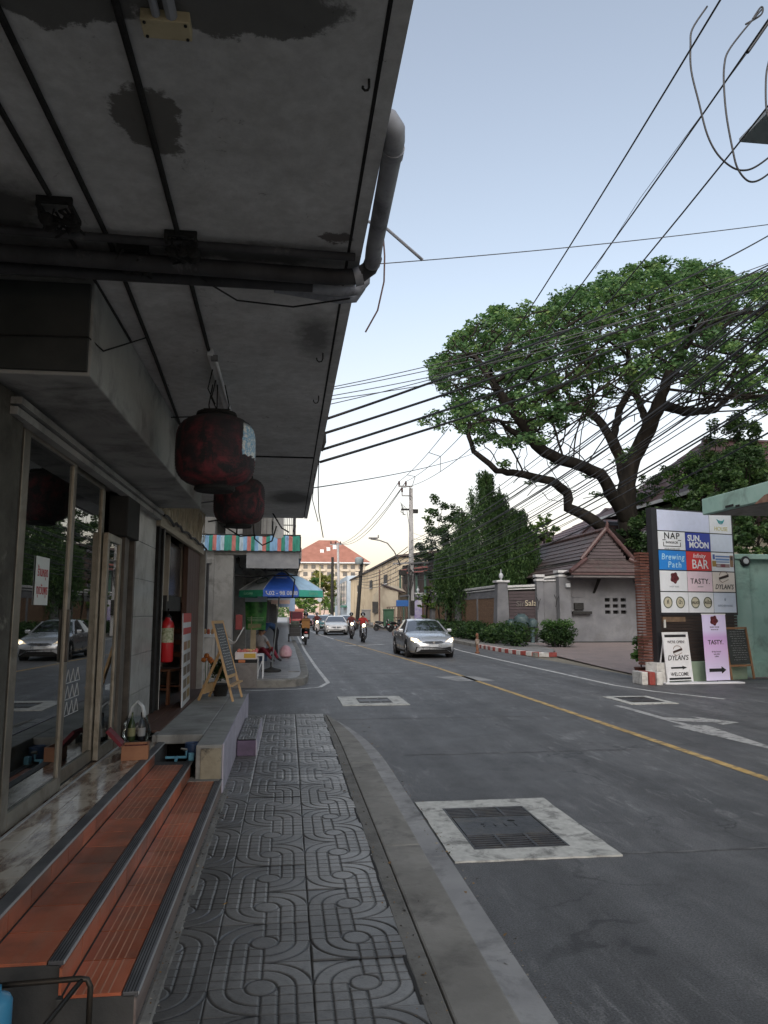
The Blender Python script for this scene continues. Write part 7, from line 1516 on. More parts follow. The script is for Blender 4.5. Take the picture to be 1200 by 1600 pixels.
for i in range(5): w = pbox('window', M_glassd, gy, 12.54, 12.6, 164+8*i, 170+8*i, 3.5, 8.6); pbox('mullion', M_fas, w, 12.5, 12.56, 166.8+8*i, 167.1+8*i, 3.5, 8.6)
pbox('canopy', plain('dark_green_awning', (.03, .12, .09), .6), gy, 11.2, 12.6, 162, 172, 2.8, 3.2)
rlg = thing('pipe_railing', 'rusty pipe railing along the far right pavement', 'railing', (11, 80, 0)); M_rp = mat('rusty_pipe', (.11, .06, .045), (.17, .10, .08), 4, .7)
for i in range(17): y = 67+2*i; quick('post', M_rp, rlg, 'bar', (11.2, y, .1), (11.2, y, 2.3), .08)
for z in (2.3, 1.2): quick('rail', M_rp, rlg, 'bar', (11.2, 67, z), (11.2, 99, z), .07)
for i, (px, Y, c, lb) in enumerate(((607, 76, (.03, .09, .05), 'dark green bin standing by the railing'), (572, 90, (.2, .2, .2), 'grey bin at the far end of the railing'))):
    p = at(px, 985, y=Y); b_ = thing('litter_bin', lb, 'bin', (p.x, Y, .15)); quick('body', plain('bin_%d' % i, c, .6), b_, 'box', p.x-.5, p.x+.5, Y-.4, Y+.4, .15, 1.9, bevel=.05); quick('lid', plain('bin_%d' % i, c), b_, 'box', p.x-.55, p.x+.55, Y-.45, Y+.45, 1.9, 2.05, bevel=.04)
bt = at(629, 944, y=68); bs = thing('blue_street_sign', 'small blue street sign on the green shed post', 'sign', (bt.x, 68, bt.z)); pbox('plate', plain('sign_blue', (.03, .12, .36), .4), bs, bt.x-.7, bt.x+.7, 67.2, 67.25, bt.z-.2, bt.z+.35, bevel=.02); quick('post', plain('green_post', (.04, .09, .07)), bs, 'bar', (bt.x, 67.3, 0), (bt.x, 67.3, bt.z), .1)
bt = at(655, 960, y=64); bn_ = thing('event_banner', 'white and violet banner hung by the wall end', 'banner', (bt.x, 64, bt.z)); pbox('cloth', mat('banner_print', (.55, .55, .6), (.25, .2, .5), 1.2, .6), bn_, bt.x-.6, bt.x+.55, 63.5, 63.55, .5, bt.z+1.2); quick('pole', M_grille, bn_, 'bar', (bt.x-.65, 63.55, .1), (bt.x-.65, 63.55, bt.z+1.3), .06)
# apartment block
ap = thing('apartment_block', 'cream seven storey apartment block with a red hipped roof at the end of the street', 'building', (14, 300, 0)); M_cream = mat('cream_render', (.40, .355, .29), (.46, .41, .34), .2, .9, world=True); M_red = mat('orange_red_roof', (.20, .085, .06), (.26, .115, .085), .4, .8, world=True)
X0, X1, ZE = -1.5, 30.5, 21.6; pbox('wall', M_cream, ap, X0, X1, 300, 320, 0, ZE)
m = MB(); e = [(X0-2, 298, ZE), (X1+2, 298, ZE), (X1+2, 322, ZE), (X0-2, 322, ZE)]; r0, r1 = (12.2, 310, 31.4), (19.6, 310, 31.4); m.add(e+[r0, r1], [(0, 1, 5, 4), (1, 2, 5), (2, 3, 4, 5), (3, 0, 4), (3, 2, 1, 0)]); m.build('roof', M_red, ap)
pbox('eave', M_fas, ap, X0-2.1, X1+2.1, 297.8, 322.2, ZE-.5, ZE-.05)
meW = MB().box(-.85, .85, -.15, 0, 0, 1.6).mesh('window', plain('far_window', (.06, .06, .06), .3)); meB = MB().box(-1.6, 1.6, -1.0, 0, 0, .9).mesh('balcony', M_cream)
for f in range(7):
    z = 1.6+2.9*f
    for i in range(10):
        x = X0+1.8+3.15*i; o = link('window', meW, ap); o.location = Vector((x, 299.99, z))-Vector(ap.location)
        if i % 3 == 1: o = link('balcony', meB, ap); o.location = Vector((x, 299.99, z-1.0))-Vector(ap.location)
    pbox('floor_band', M_cream, ap, X0-.2, X1+.2, 299.7, 300, z+2.1, z+2.3)
for i in range(3): x = 12.5+2.6*i; pbox('roof_vent', M_fas, ap, x, x+1.5, 303+i, 304+i, 24.5+i, 27+i)
# pale gateway and low walls in front of it
gt = thing('pink_gateway', 'pale pink gateway walls below the apartment block', 'wall', (6, 225, 0)); Mpk = plain('pale_pink_render', (.55, .42, .36), .9)
for x0, x1, z in ((.5, 3, 4.0), (8.2, 9.6, 5.6), (9.6, 12, 2.4), (3, 8.2, 1.6)): pbox('wall_panel', Mpk, gt, x0, x1, 225, 226, 0, z)
pbox('gate_cap', Mpk, gt, 7.2, 10.6, 224.5, 226.5, 5.6, 6.2)

# ================================================================== TREES
M_bark = mat('dark_bark', (.010, .009, .008), (.024, .021, .018), 3, .95, bump=.9, bscale=12, stretch=(1, 1, .35), world=True, spec=.12)
def limb_mesh(pos, par, rad, n_min=5):
    """tubes along the branch graph, thick ones with more sides"""
    ch = {}
    for i, p in enumerate(par):
        if p >= 0: ch.setdefault(p, []).append(i)
    mb = MB(); stack = [(0, None)]
    while stack:
        s, pre = stack.pop(); chain = [s] if pre is None else [pre, s]; c = s
        while c in ch:
            k = sorted(ch[c], key=lambda j: -rad[j]); nx = k[0]
            for j in k[1:]: stack.append((j, c))
            chain.append(nx); c = nx
        if len(chain) < 2: continue
        rr = [min(rad[j], rad[chain[1]]*1.05) if q == 0 and pre is not None else rad[j] for q, j in enumerate(chain)]
        mb.tube([pos[j] for j in chain], rr, 10 if rr[0] > .3 else (7 if rr[0] > .08 else 4), cap=True)
    return mb
RANGES = []
def colonise(limbs, attr, step=.5, infl=5.0, kill=1.0, iters=70, seed=1, tip=.022, expo=2.35):
    """limbs: list of polylines, the first from the ground; attr (n,3)"""
    pos, par = [], []; RANGES.clear()
    for li, L in enumerate(limbs):
        prev = -1; RANGES.append(len(pos))
        for i, p in enumerate(L):
            p = Vector(p)
            if li and i == 0: prev = min(range(len(pos)), key=lambda j: (pos[j]-p).length); continue
            if prev < 0: pos.append(p); par.append(-1); prev = 0; continue
            a = pos[prev]; k = max(1, int((p-a).length/step))
            for q in range(1, k+1): pos.append(a.lerp(p, q/k)+Vector((rnd.uniform(-.05, .05), rnd.uniform(-.05, .05), rnd.uniform(-.04, .04)))); par.append(prev); prev = len(pos)-1
    RANGES.append(len(pos)); A = np.array(attr); Pn = np.array([tuple(p) for p in pos]); alive = np.ones(len(A), bool)
    D = np.full(len(A), 1e9); Ix = np.zeros(len(A), int); r = np.random.RandomState(seed); new0 = 0
    for it in range(iters):
        new = Pn[new0:]
        if len(new) == 0: break
        d = np.linalg.norm(A[:, None]-new[None], axis=2); m_ = d.argmin(1); dm = d[np.arange(len(A)), m_]; b_ = dm < D; D[b_] = dm[b_]; Ix[b_] = m_[b_]+new0
        alive &= D > kill; act = alive & (D < infl)
        if not act.any(): 
            infl *= 1.5
            if infl > 60: break
            new0 = len(Pn); 
            if not (alive & (D < infl)).any(): continue
            act = alive & (D < infl)
        new0 = len(Pn); add = []
        for node in np.unique(Ix[act]):
            v = A[act & (Ix == node)]-Pn[node]; v /= np.linalg.norm(v, axis=1)[:, None]; g_ = v.sum(0)+r.normal(size=3)*.25; g_ /= np.linalg.norm(g_)+1e-9
            add.append((Pn[node]+g_*step, node))
        Pn = np.vstack([Pn, [a for a, _ in add]]); par += [int(b__) for _, b__ in add]
    n = len(Pn); w = np.zeros(n); rad = np.zeros(n); nch = np.zeros(n, int)
    for i in range(n-1, -1, -1):
        if w[i] == 0: w[i] = tip**expo
        rad[i] = w[i]**(1/expo)
        if par[i] >= 0: w[par[i]] += w[i]; nch[par[i]] += 1
    dep = np.zeros(n, int)
    for i in range(n-1, -1, -1):
        if par[i] >= 0: dep[par[i]] = max(dep[par[i]], dep[i]+1)
    return Pn, par, rad, dep
L_rain = leaf_mat('rain_tree_leaf', [(.10, (.016, .042, .016)), (.45, (.046, .105, .036)), (.75, (.095, .165, .052)), (.95, (.17, .24, .07))], .35)
# the rain tree: limbs read from the photograph, grown outwards into a wide flat crown
TY = 43.0
def tp(px, py, dy=0): return at(px, py, y=TY+dy)
base = at(990, 880, y=TY); base.z = 0
limbs = [[(base.x+.1, TY, 0), tp(985, 870), tp(982, 815), tp(978, 765)],
         [tp(978, 765), tp(990, 715), tp(1012, 672, -1), tp(1030, 630, -2), tp(1050, 570, -3), tp(1085, 520, -4)],
         [tp(978, 765), tp(970, 720, 1), tp(958, 690, 1), tp(935, 655, 2), tp(915, 640, 3), tp(880, 635, 3)],
         [tp(982, 815), tp(962, 780, -1), tp(940, 742, -2), tp(905, 728, -3), tp(870, 715, -4), tp(835, 695, -5), tp(790, 668, -6)],
         [tp(985, 862), tp(955, 838, -1), tp(930, 815, -2), tp(905, 800, -2), tp(888, 792, -2), tp(888, 770, -2), tp(862, 752, -3), tp(820, 742, -3), tp(775, 735, -4), tp(740, 705, -4), tp(732, 680, -4)],
         [tp(1012, 672, -1), tp(1000, 630, 2), tp(985, 590, 4), tp(980, 540, 5)],
         [tp(958, 690, 1), tp(968, 640, 4), tp(985, 610, 5), tp(1020, 560, 6)],
         [tp(1030, 630, -2), tp(1075, 645, 2), tp(1120, 640, 5)],
         [tp(835, 695, -5), tp(800, 640, -6), tp(770, 600, -6), tp(745, 560, -6)]]
r_ = np.random.RandomState(5); att = []
top = lambda px: np.interp(px, [670, 700, 760, 850, 900, 1000, 1100, 1200, 1330], [560, 525, 490, 470, 435, 412, 408, 425, 470])
bot = lambda px: np.interp(px, [670, 700, 730, 800, 870, 950, 1030, 1100, 1200, 1330], [575, 640, 695, 705, 690, 640, 600, 625, 660, 640])
while len(att) < 4600:
    px = r_.uniform(668, 1290); f = r_.random_sample(); t_, b_ = top(px)+26*noise.noise(Vector((px*.016, 3, 1)))+12*noise.noise(Vector((px*.05, 8, 2))), bot(px); dy = r_.uniform(-11, 9)
    wd = 1-(abs(dy+1)/11)**2; py = t_+(b_-t_)*(1-f**.80)+(1-max(0, wd))*30
    if py > b_: continue
    if abs(dy) < 6 and py > t_+55 and r_.random_sample() < .15: continue
    p = at(px, py, y=TY+dy); att.append(tuple(p))
for _ in range(130):
    L = limbs[4] if r_.random_sample() < .6 else limbs[3]; k_ = r_.randint(3, len(L)); q_ = L[k_]; att.append((q_.x+r_.normal()*1.3, q_.y+r_.normal()*1.4, q_.z+.5+abs(r_.normal())*.9))
Pn, par, rad, dep = colonise(limbs, att, .42, 6.0, .62, 90, 3, .024, 2.35); rg = list(RANGES)
sc_ = .92/rad.max(); rad = np.where(rad > .05, .05+(rad-.05)*sc_*.72, rad)
for li, (ra, rb) in {3: (.44, .16), 4: (.40, .12), 1: (.50, .2), 2: (.36, .16)}.items():
    n_ = rg[li+1]-rg[li]; rad[rg[li]:rg[li+1]] = np.maximum(rad[rg[li]:rg[li+1]], np.linspace(ra, rb, n_))
rad[:6] = [1.35, 1.05, .88, .82, .78, .74]
rt = thing('rain_tree', 'huge spreading rain tree with a dark branching trunk over the gatehouse', 'tree', tuple((base.x, TY, 0)))
limb_mesh([Vector(p) for p in Pn], par, rad).build('trunk', M_bark, rt, smooth=True)
tips = [i for i in range(len(Pn)) if dep[i] <= 2 and rad[i] < .07 and par[i] >= 0]
def keep(p):
    up_ = min(1, max(0, (p[2]-12.5)/6)); c_ = .6*noise.noise(Vector(p)*.30)+.75*noise.noise(Vector((p[0]*.75, p[1]*.75, p[2]*1.1)))
    return c_ > .01-.40*up_
tips = [i for i in tips if keep(Pn[i])]
C = [Pn[i]+np.array([0, 0, .12]) for i in tips]; print('rain tree', len(Pn), 'tips', len(tips))
leaf_obj('crown', leaves(C, [(.52, .52, .24)]*len(C), int(min(140000, len(C)*50)), .23, 6, flat=.35, aspect=.5), L_rain, rt); print('leaf tips', len(C))
# drooping columnar trees draped with creeper
L_vine = leaf_mat('creeper_leaf', [(.15, (.02, .046, .016)), (.5, (.045, .095, .03)), (.9, (.10, .165, .05))])
def vine_tree(lab, px, Y, py_top, w, n, seed, mt=L_vine, dr=1.5):
    """column of long hanging creeper strands over a branching stem"""
    p = at(px, 900, y=Y); zt_ = at(px, py_top, y=Y).z; t = thing('columnar_tree', lab, 'tree', (p.x, Y, 0)); r = np.random.RandomState(seed); m = MB()
    m.tube([(p.x, Y, 0), (p.x+.1, Y, zt_*.5), (p.x, Y, zt_-.3)], [.22, .15, .05], 8); per = 44; ns = max(40, n//per); P_, A_, tn = [], [], []
    for i in range(ns):
        f = r.random_sample()**.8; z = 3.4+(zt_-3.4)*f; prof = w*(.45+.55*math.sin(math.pi*min(1, .15+.8*f)))*(1 if f < .85 else .6); an = r.random_sample()*6.28; d = prof*r.random_sample()**.55
        x, y = p.x+d*math.cos(an), Y+d*math.sin(an); L = r.uniform(.9, 2.6); tone = r.random_sample(); sx, sy = r.normal(size=2)*.12
        if i % 12 == 0: m.tube([(p.x, Y, z-.7), ((x+p.x)/2, (y+Y)/2, z), (x, y, z+.1), (x+sx, y+sy, z-L*.6)], [.05, .035, .02, .008], 5)
        k = np.sort(r.random_sample(per)); P_.append(np.stack([x+sx*k+r.normal(size=per)*.085, y+sy*k+r.normal(size=per)*.085, np.maximum(1.2, z-L*k+r.normal(size=per)*.05)], 1)); a = r.normal(size=(per, 3))*.55; a[:, 2] -= 1.0; A_.append(a); tn.append(np.full(per, tone*.65)+.35*r.random_sample(per))
    m.build('trunk', M_bark, t); P_ = np.vstack(P_); a = np.vstack(A_); a /= np.linalg.norm(a, axis=1)[:, None]; k = len(P_); b_ = np.cross(a, r.normal(size=(k, 3))); b_ /= np.linalg.norm(b_, axis=1)[:, None]; s_ = .19*(.6+.8*r.random_sample(k))[:, None]
    V = np.empty((k, 4, 3)); V[:, 0] = P_-a*s_*.5; V[:, 1] = P_+b_*s_*.17; V[:, 2] = P_+a*s_*.5; V[:, 3] = P_-b_*s_*.17
    leaf_obj('crown', (V.reshape(-1, 3), np.arange(4*k).reshape(k, 4), np.repeat(np.concatenate(tn), 4)), mt, t)
for i, a in enumerate((('tall creeper draped column tree, highest of the group by the wall', 762, 46, 735, 1.45, 21000, 41), ('creeper draped column tree left of the tallest one', 728, 48, 800, 1.1, 13000, 42), ('creeper draped tree overhanging the brick panels at the left', 700, 50, 850, 1.1, 11000, 43), ('creeper draped tree nearest the gatehouse roof', 812, 45, 795, 1.35, 17000, 44), ('creeper draped tree between the tallest one and the gatehouse', 786, 47, 770, 1.2, 15000, 45))): vine_tree(*a)
# generic small tree
def small_tree(lab, px, Y, z0, zt_, w, n, seed, mt, size=.2, name='leafy_tree', nb=26, sparse=.5, aspect=.5, group=None):
    p = at(px, 940, y=Y); t = thing(name, lab, 'tree', (p.x, Y, 0), 0, group); r = np.random.RandomState(seed); H = zt_-z0; A = []
    lobes = [(r.uniform(-.5, .5)*w, r.uniform(-.5, .5)*w, z0+H*r.uniform(.25, .8), r.uniform(.38, .62)) for _ in range(7)]
    while len(A) < nb*6:
        lx, ly, lz, lr = lobes[r.randint(7)]; v = r.normal(size=3); v /= np.linalg.norm(v); v *= r.random_sample()**.4
        A.append((p.x+lx+v[0]*lr*w, Y+ly+v[1]*lr*w, lz+v[2]*lr*H*.5))
    k = .045*math.sqrt(w)+.03
    Q, pr, rd, dp = colonise([[(p.x, Y, 0), (p.x+r.uniform(-.1, .1)*w, Y, z0*.7), (p.x+r.uniform(-.15, .15)*w, Y+.1*w, z0+.3*H)]], A, max(.25, w*.13), w*1.5, w*.16, 40, seed, .014, 2.2)
    limb_mesh([Vector(q) for q in Q], pr, rd).build('trunk', M_bark, t)
    tips = [i for i in range(len(Q)) if dp[i] <= 1 and Q[i][2] > z0*.8]; C = [Q[i] for i in tips]; q = w*.17*(1-.35*sparse)
    leaf_obj('crown', leaves(C, [(q, q, q*.7)]*len(C), n, size, seed, aspect=aspect), mt, t); return t
small_tree('thin airy tree beside the power pole against the sky', 690, 56, 3.5, 11.3, 3.0, 6500, 51, L_dark, .22, nb=44, sparse=.6)
small_tree('bright leaved young shrub between the pole and the creeper trees', 668, 58, 1.5, 5.2, 1.1, 900, 52, L_fresh, .22, 'shrub', 14)
small_tree('bright young tree beside the gatehouse ridge under the low limb', 850, 51, 5, 9.3, 1.7, 1000, 53, L_fresh, .28, nb=20, sparse=.8)
for i, (px, Y, z0, z1, w, n, mt, lb) in enumerate(((1040, 40, 3.6, 8.4, 2.8, 9500, L_dark, 'dense dark garden tree directly right of the rain tree trunk'), (1090, 37, 4.0, 9.8, 2.8, 9000, L_dark, 'dark garden tree before the steep dark roof'), (1110, 42, 6.5, 12, 3.0, 7500, L_mid, 'mid green garden tree rising over the steep roof'),
        (1140, 41, 7.5, 14, 3.0, 7500, L_dark, 'dark leafy garden tree top covering the ridge of the steep roof'), (1190, 38, 4, 11.5, 3.3, 9500, L_dark, 'dark garden tree at the right edge above the canopy'), (1170, 33, 2.5, 6.6, 2.0, 5500, L_dark, 'dark shrubby tree seen just right of the sign pylon'), (1230, 40, 5, 13, 3.6, 7500, L_mid, 'mid green garden tree partly out of the right edge'), (1035, 50, 7, 12.4, 2.4, 3600, L_dark, 'airy dark tree against the bright gap right of the trunk'))): small_tree(lb, px, Y, z0, z1, w, n, 60+i, mt, .2, 'garden_tree', 30, .5)
# far street end
small_tree('round yellow green tree in front of the apartment block', 505, 175, 4, 11.8, 4.2, 5200, 71, L_yel, .5, nb=40); small_tree('darker round tree left of the yellow green one', 492, 170, 3, 10.5, 3.2, 3600, 72, L_mid, .5, nb=30)
small_tree('low fresh green tree at the far left pavement', 478, 140, 2, 6.5, 2.4, 2000, 73, L_fresh, .35, nb=20); small_tree('fresh green tree between the gateway walls', 520, 215, 1.5, 7.5, 3.5, 2600, 74, L_fresh, .5, nb=24); small_tree('dark tree at the far left beside the gateway', 468, 215, 1.5, 9, 4, 2600, 75, L_mid, .5, nb=24)
small_tree('tree behind the grey office at the right', 560, 260, 2, 9, 5, 2400, 76, L_mid, .6, nb=24)
fw_ = leaf_obj('far_greenery', leaves([(-40+6*i+rnd.uniform(-2, 2), 240+rnd.uniform(-4, 4), rnd.uniform(1, 3.2)) for i in range(26)], [(4, 2, 2.0)]*26, 9000, .8, 77), L_mid, None); tag(fw_, kind='stuff')

# ================================================================== POLES AND CABLES
M_cpole = mat('grey_concrete_pole', (.27, .27, .28), (.35, .35, .355), 2, .8, dirt=(.18, .175, .17), dscale=1.5, stretch=(1, 1, .3), world=True); M_cer = plain('brown_insulator', (.06, .03, .025), .3); M_steel = plain('galvanised_arm', (.2, .2, .21), .5, metal=.5)
PX, PY, PH = at(643, 980, y=57).x, 57.0, at(637, 763, y=57).z
def insulator(c, par, s=1): m = MB(); m.lathe(c, [(.03*s, 0), (.09*s, .05*s), (.05*s, .1*s), (.09*s, .15*s), (.05*s, .2*s), (.08*s, .26*s), (.03*s, .34*s)], 10); m.build('insulator', M_cer, par, smooth='auto')
def util_pole(lab, x, y, h, full=True):
    t = thing('power_pole', lab, 'pole', (x, y, 0)); m = MB(); a, b_ = .21, .135; m.add([(x-a, y-a, 0), (x+a, y-a, 0), (x+a, y+a, 0), (x-a, y+a, 0), (x-b_, y-b_, h), (x+b_, y-b_, h), (x+b_, y+b_, h), (x-b_, y+b_, h)], [(0, 3, 2, 1), (4, 5, 6, 7), (0, 1, 5, 4), (1, 2, 6, 5), (2, 3, 7, 6), (3, 0, 4, 7)]); m.build('shaft', M_cpole, t, bevel=.03)
    m = MB(); m.bar((x+.1, y-.18, h+.12), (x-1.0, y-.18, h+.12), .1, .1); m.bar((x-.1, y-.18, h-.9), (x-.1, y-.18, h+.15), .08); m.build('top_arm', M_steel, t)
    m = MB(); m.bar((x, y-.18, h-.62), (x-.72, y-.18, h-.62), .08); m.bar((x-.72, y-.18, h-.62), (x-.72, y-.18, h-.35), .07); m.build('lower_arm', M_steel, t)
    for dx, dz in ((-.95, .17), (-.42, .17), (-.72, -.35)): insulator((x+dx, y-.18, h+dz), t, 1.1)
    if full:
        for i in range(4): m = MB(); m.tube([(x-.25-.16*i, y-.2, h-1.75), (x-.55-.1*i, y-.3, h-1.45+.1*i), (x-.9+.1*i, y-.3, h-1.9), (x-.4-.1*i, y-.25, h-2.15)], .018, 5); m.build('jumper_wire', M_black, t)
        m = MB(); m.obox((x-.5, y-.2, h-1.7), (.6, .25, .12)); m.obox((x+.35, y, h-1.8), (.4, .3, .3)); m.build('switch_gear', M_grime, t, bevel=.02)
        quick('stay', M_steel, t, 'bar', (x-.12, y-.2, h-3.3), (x-.35, y-.2, h-1.8), .04)
        quick('cross_arm', M_steel, t, 'bar', (x-1.45, y-.2, h-5.9), (x+1.3, y-.2, h-5.8), .12, .12); m = MB(); m.tube([(x-.9, y-.25, h-6.0), (x-1.35, y-.3, h-5.0), (x-1.9, y-.35, h-4.35), (x-2.5, y-.4, h-4.15), (x-3.2, y-.45, h-4.05)], .05, 7); m.build('lamp_arm', M_steel, t, smooth=True); m = MB(); m.obox((x-3.0, y-.44, h-3.98), (.7, .25, .12)); m.obox((x-2.6, y-.4, h-3.85), (.1, .1, .25)); m.build('lamp_head', M_steel, t, bevel=.03)
        m = MB(); m.tube([(x+1.0, y-.2, h-5.8), (x+1.6, y-.2, h-6.1), (x+1.9, y-.2, h-6.5)], .05, 6); m.obox((x+2.1, y-.2, h-6.6), (.5, .25, .2)); m.build('side_lamp', M_grime, t); m = MB(); m.obox((x-.5, y-.25, h-7), (.22, .2, .9)); m.obox((x-.75, y-.25, h-6.6), (.5, .3, .4)); m.build('splice_box', M_grime, t, bevel=.03)
        r = random.Random(3); m = MB()
        for i in range(10): z = h-6-r.random()*.8; m.tube([(x-.3, y-.25, z), (x-.3+r.uniform(-.5, .5), y-.35, z-.5), (x-.1, y-.22, z-1.4-r.random())], .025, 5)
        m.build('cable_coil', M_black, t); pbox('meter_box', M_grime, t, x-.1, x+.2, y-.35, y-.2, 1.5, 2.6, bevel=.02); quick('dropper', M_grime, t, 'tube', [(x-.16, y-.22, 0), (x-.14, y-.2, h-6)], .04, 6)
    return t
util_pole('tall grey concrete power pole with a lamp arm behind the sedan', PX, PY, PH)
util_pole('near concrete power pole beside the mint green building', 9.8, 6.5, 12, False)
def tpole(lab, x0, x1, y, h, r, mt, extra=None):
    t = thing('street_pole', lab, 'pole', (x0, y, 0)); m = MB(); m.tube([(x0, y, 0), (x1, y, h)], [r, r*.7], 8); m.build('shaft', mt, t); 
    if extra: extra(t, x1, y, h)
    return t
a, b_ = at(557, 985, y=78), at(566, 873, y=78)
def drum(t, x, y, h): m = MB(); m.lathe((x-.35, y-.2, h-.6), [(.3, 0), (.42, .15), (.42, .6), (.25, .75)], 12); m.build('lamp_globe', plain('grey_globe', (.22, .26, .27), .4), t, smooth='auto'); m = MB(); m.obox((x-.2, y-.1, h-1.6), (.35, .3, .5)); m.build('box', M_grime, t)
tpole('leaning dark pole with a grey globe and box beside the beige warehouse', a.x, b_.x, 78, b_.z, .22, M_grime, drum)
a, b_ = at(530, 975, y=118), at(528, 848, y=118)
def arms(t, x, y, h): quick('cross_arm', M_steel, t, 'bar', (x-1.2, y, h-.3), (x+.6, y, h-.3), .14); [insulator((x+d, y, h-.25), t, 1.4) for d in (-1.1, -.4, .4)]
tpole('far concrete pole carrying the next cross arm down the street', a.x, b_.x, 118, b_.z, .25, M_cpole, arms); tpole('second far concrete pole just left of the cross arm pole', a.x-.9, a.x-.9, 122, b_.z-2, .3, M_grime)
a, b_ = at(500, 975, y=95), at(500, 885, y=95); tpole('slim yellowish pole with a small round sign on the left lane', a.x, b_.x, 95, b_.z, .12, plain('bamboo_pole', (.4, .36, .2), .7), lambda t, x, y, h: quick('round_sign', M_fas, t, 'lathe', (x, y-.15, 3.3), [(.3, 0), (.3, .05)], 14, Matrix.Rotation(math.pi/2, 3, 'X')))
a, b_ = at(593, 985, y=74), at(593, 890, y=74); tpole('thin rusty mast in front of the beige cabin', a.x, b_.x, 74, b_.z, .09, M_rp)
M_cab = plain('cable_black', (.012, .012, .014), .5); M_cabg = plain('cable_grey', (.06, .062, .068), .5)
def cable(name, lab, A_, B_, sag, r, mt=M_cab, group=None, n=26):
    A_, B_ = Vector(A_), Vector(B_); L = (B_-A_).length
    pts = [A_.lerp(B_, i/n)-Vector((0, 0, 4*sag*(i/n)*(1-i/n))) for i in range(n+1)]; m = MB(); m.tube(pts, r, 5)
    return tag(m.build(name, mt, smooth=True), lab, 'cable', group)
def to_wall(A_, B_): A_, B_ = Vector(A_), Vector(B_); return A_+(A_-B_)*((A_.x+1.74)/(B_.x-A_.x))
def ext(A_, B_, f): A_, B_ = Vector(A_), Vector(B_); return A_+(A_-B_)*f
# high voltage lines
ins = [Vector((PX-.95, PY-.18, PH+.5)), Vector((PX-.42, PY-.18, PH+.5)), Vector((PX-.72, PY-.18, PH))]
nearp = [at(1103, 0, y=10.5), at(1190, 0, y=10.5), at(1200, 112, y=11.5)]
for i in range(3):
    e = ext(nearp[i], ins[i], .10); cable('power_line', ('left one of three steep power lines at the top right', 'middle one of three steep power lines at the top right', 'right one of three steep power lines at the top right')[i], e, ins[i], (1.2, 1.5, 1.9)[i], .018)
    cable('power_line', 'power line running on from the tall pole to the far pole', ins[i], at(519+6*i, 849, y=118), 1.6, .028, M_cabg, 'power lines beyond the tall pole')
m = MB(); m.tube([at(1200, 35, y=11), at(1168, 82, y=11)], [.035, .03], 6); m.tube([at(1168, 82, y=11), at(1000, 310, y=18), at(930, 420, y=24)], .007, 4); tag(m.build('guy_wire', M_cab), 'thin wire ending in a thick black sleeve at the upper right', 'cable')
def on_wire(A_, B_, sag, f): A_, B_ = Vector(A_), Vector(B_); return A_.lerp(B_, f)-Vector((0, 0, 4*sag*f*(1-f)))
hv = [(ext(nearp[i], ins[i], .10), ins[i], (1.2, 1.5, 1.9)[i]) for i in range(3)]
for f, lb in ((.70, 'small clamp spacer tying the power lines nearest the rain tree'), (.90, 'small clamp spacer tying the power lines next to the pole top')):
    a, b_, c = [on_wire(*h, f) for h in hv]; m = MB(); m.bar(a, b_, .03); m.bar(b_, c, .03); tag(m.build('cable_spacer', M_grime), lb, 'spacer')
# loops of slack cable at the top right
lp = [((1105, 10), (1082, 45), (1079, 70), (1080, 110), (1092, 160), (1105, 210), (1122, 242), (1145, 262), (1165, 266), (1185, 258), (1215, 235)), ((1190, 15), (1160, 50), (1138, 80), (1132, 100), (1131, 130), (1135, 180), (1145, 235), (1152, 262), (1165, 280), (1178, 284), (1195, 276), (1220, 255)), ((1176, 30), (1188, 12), (1192, 14), (1188, 24), (1165, 38)), ((1203, 90), (1197, 120), (1198, 175), (1210, 200))]
for i, L in enumerate(lp): 
    m = MB(); m.tube(smooth_path([at(x, y, y=11.2+.01*k) for k, (x, y) in enumerate(L)]), .017, 6); tag(m.build('cable_loop', M_cab, smooth=True), ('large slack cable loop hanging from the leftmost power line', 'large slack cable loop hanging from the middle power line', 'small twisted cable eye at the top right corner', 'short drop of cable at the extreme right edge')[i], 'cable')
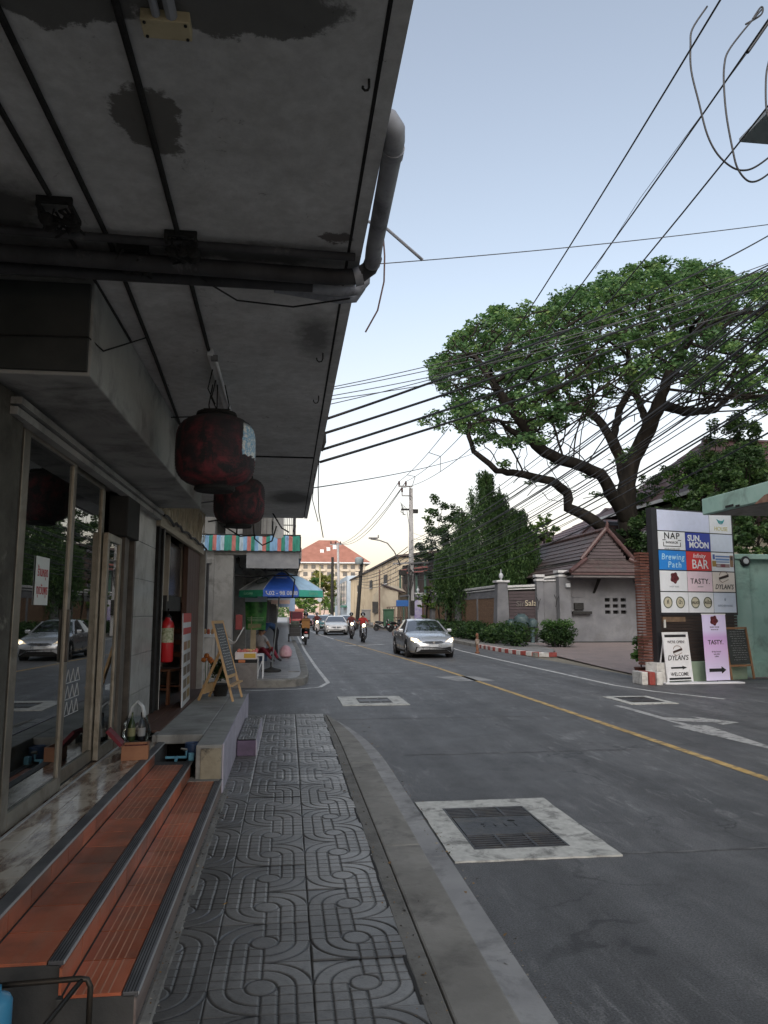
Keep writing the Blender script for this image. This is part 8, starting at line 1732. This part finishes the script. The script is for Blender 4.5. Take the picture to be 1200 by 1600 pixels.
# four thick cables from the canopy corner and five thin ones
for i, (y0, px1, y1) in enumerate(((656, 1153, 379), (678, 1200, 398), (703, 1200, 424), (722, 1200, 452))):
    A_, B_ = at(506-2*i, y0, y=8.4), at(px1, y1, x=9.4); cable('service_cable', ('uppermost', 'second', 'third', 'lowest')[i]+' of four thick cables rising right from the canopy corner', A_, ext(B_, A_, .35), .28, .016)
for i, (y0, y1) in enumerate(((586, 408), (590, 425), (600, 440), (606, 470), (613, 415))):
    A_, B_ = at(524-i, y0, y=15), at(1200, y1, x=9.5); cable('thin_service_cable', 'thin cable crossing the sky above the four thick ones', to_wall(A_, B_), ext(B_, A_, .05), .35, .009, M_cabg, 'thin cables crossing the sky')
cable('thin_service_cable', 'lone thin cable crossing the sky level with the pipe elbow', to_wall(at(560, 407, y=12), at(1260, 343, y=12.5)), at(1260, 343, y=12.5), .12, .009, M_cabg); cable('thin_service_cable', 'faint thin cable sloping low towards the creeper trees', to_wall(at(500, 747, y=15), at(760, 700, y=40)), at(760, 700, y=40), .3, .012, M_cabg)
# telecom bundle sweeping from the tall pole to the right edge
r2 = random.Random(12)
for i in range(23):
    f = i/22; A_ = Vector((PX+r2.uniform(-.2, .15), PY-.2, PH-4.2-2.9*f+r2.uniform(-.15, .15))); y1 = 395+235*f+r2.uniform(-14, 14); B_ = at(1200, y1, x=9.5+r2.uniform(-.4, .4)); cable('telecom_cable', 'black telecom cable in the dense bundle sweeping past the rain tree', A_, ext(B_, A_, .12), .9+r2.uniform(-.2, .45), r2.choice((.011, .013, .017, .022)), M_cab if i % 4 else M_cabg, 'telecom cables in the dense bundle')
for i in range(7): A_ = Vector((PX-.3, PY-.2, PH-4.6-.35*i)); cable('telecom_cable', 'telecom cable running on from the tall pole to the leaning pole', A_, at(560+r2.uniform(-12, 6), 893+4*i, y=92), .5, .03, M_cabg, 'telecom cables beyond the tall pole')
for i in range(9): A_ = Vector((PX+.15, PY-.1, PH-3.5-.42*i)); cable('drop_wire', 'thin drop wire sagging from the pole to the creeper trees', A_, at(705+r2.uniform(-10, 14), 838+r2.uniform(-25, 40), y=52), .45, .012, M_cabg, 'drop wires beside the tall pole')
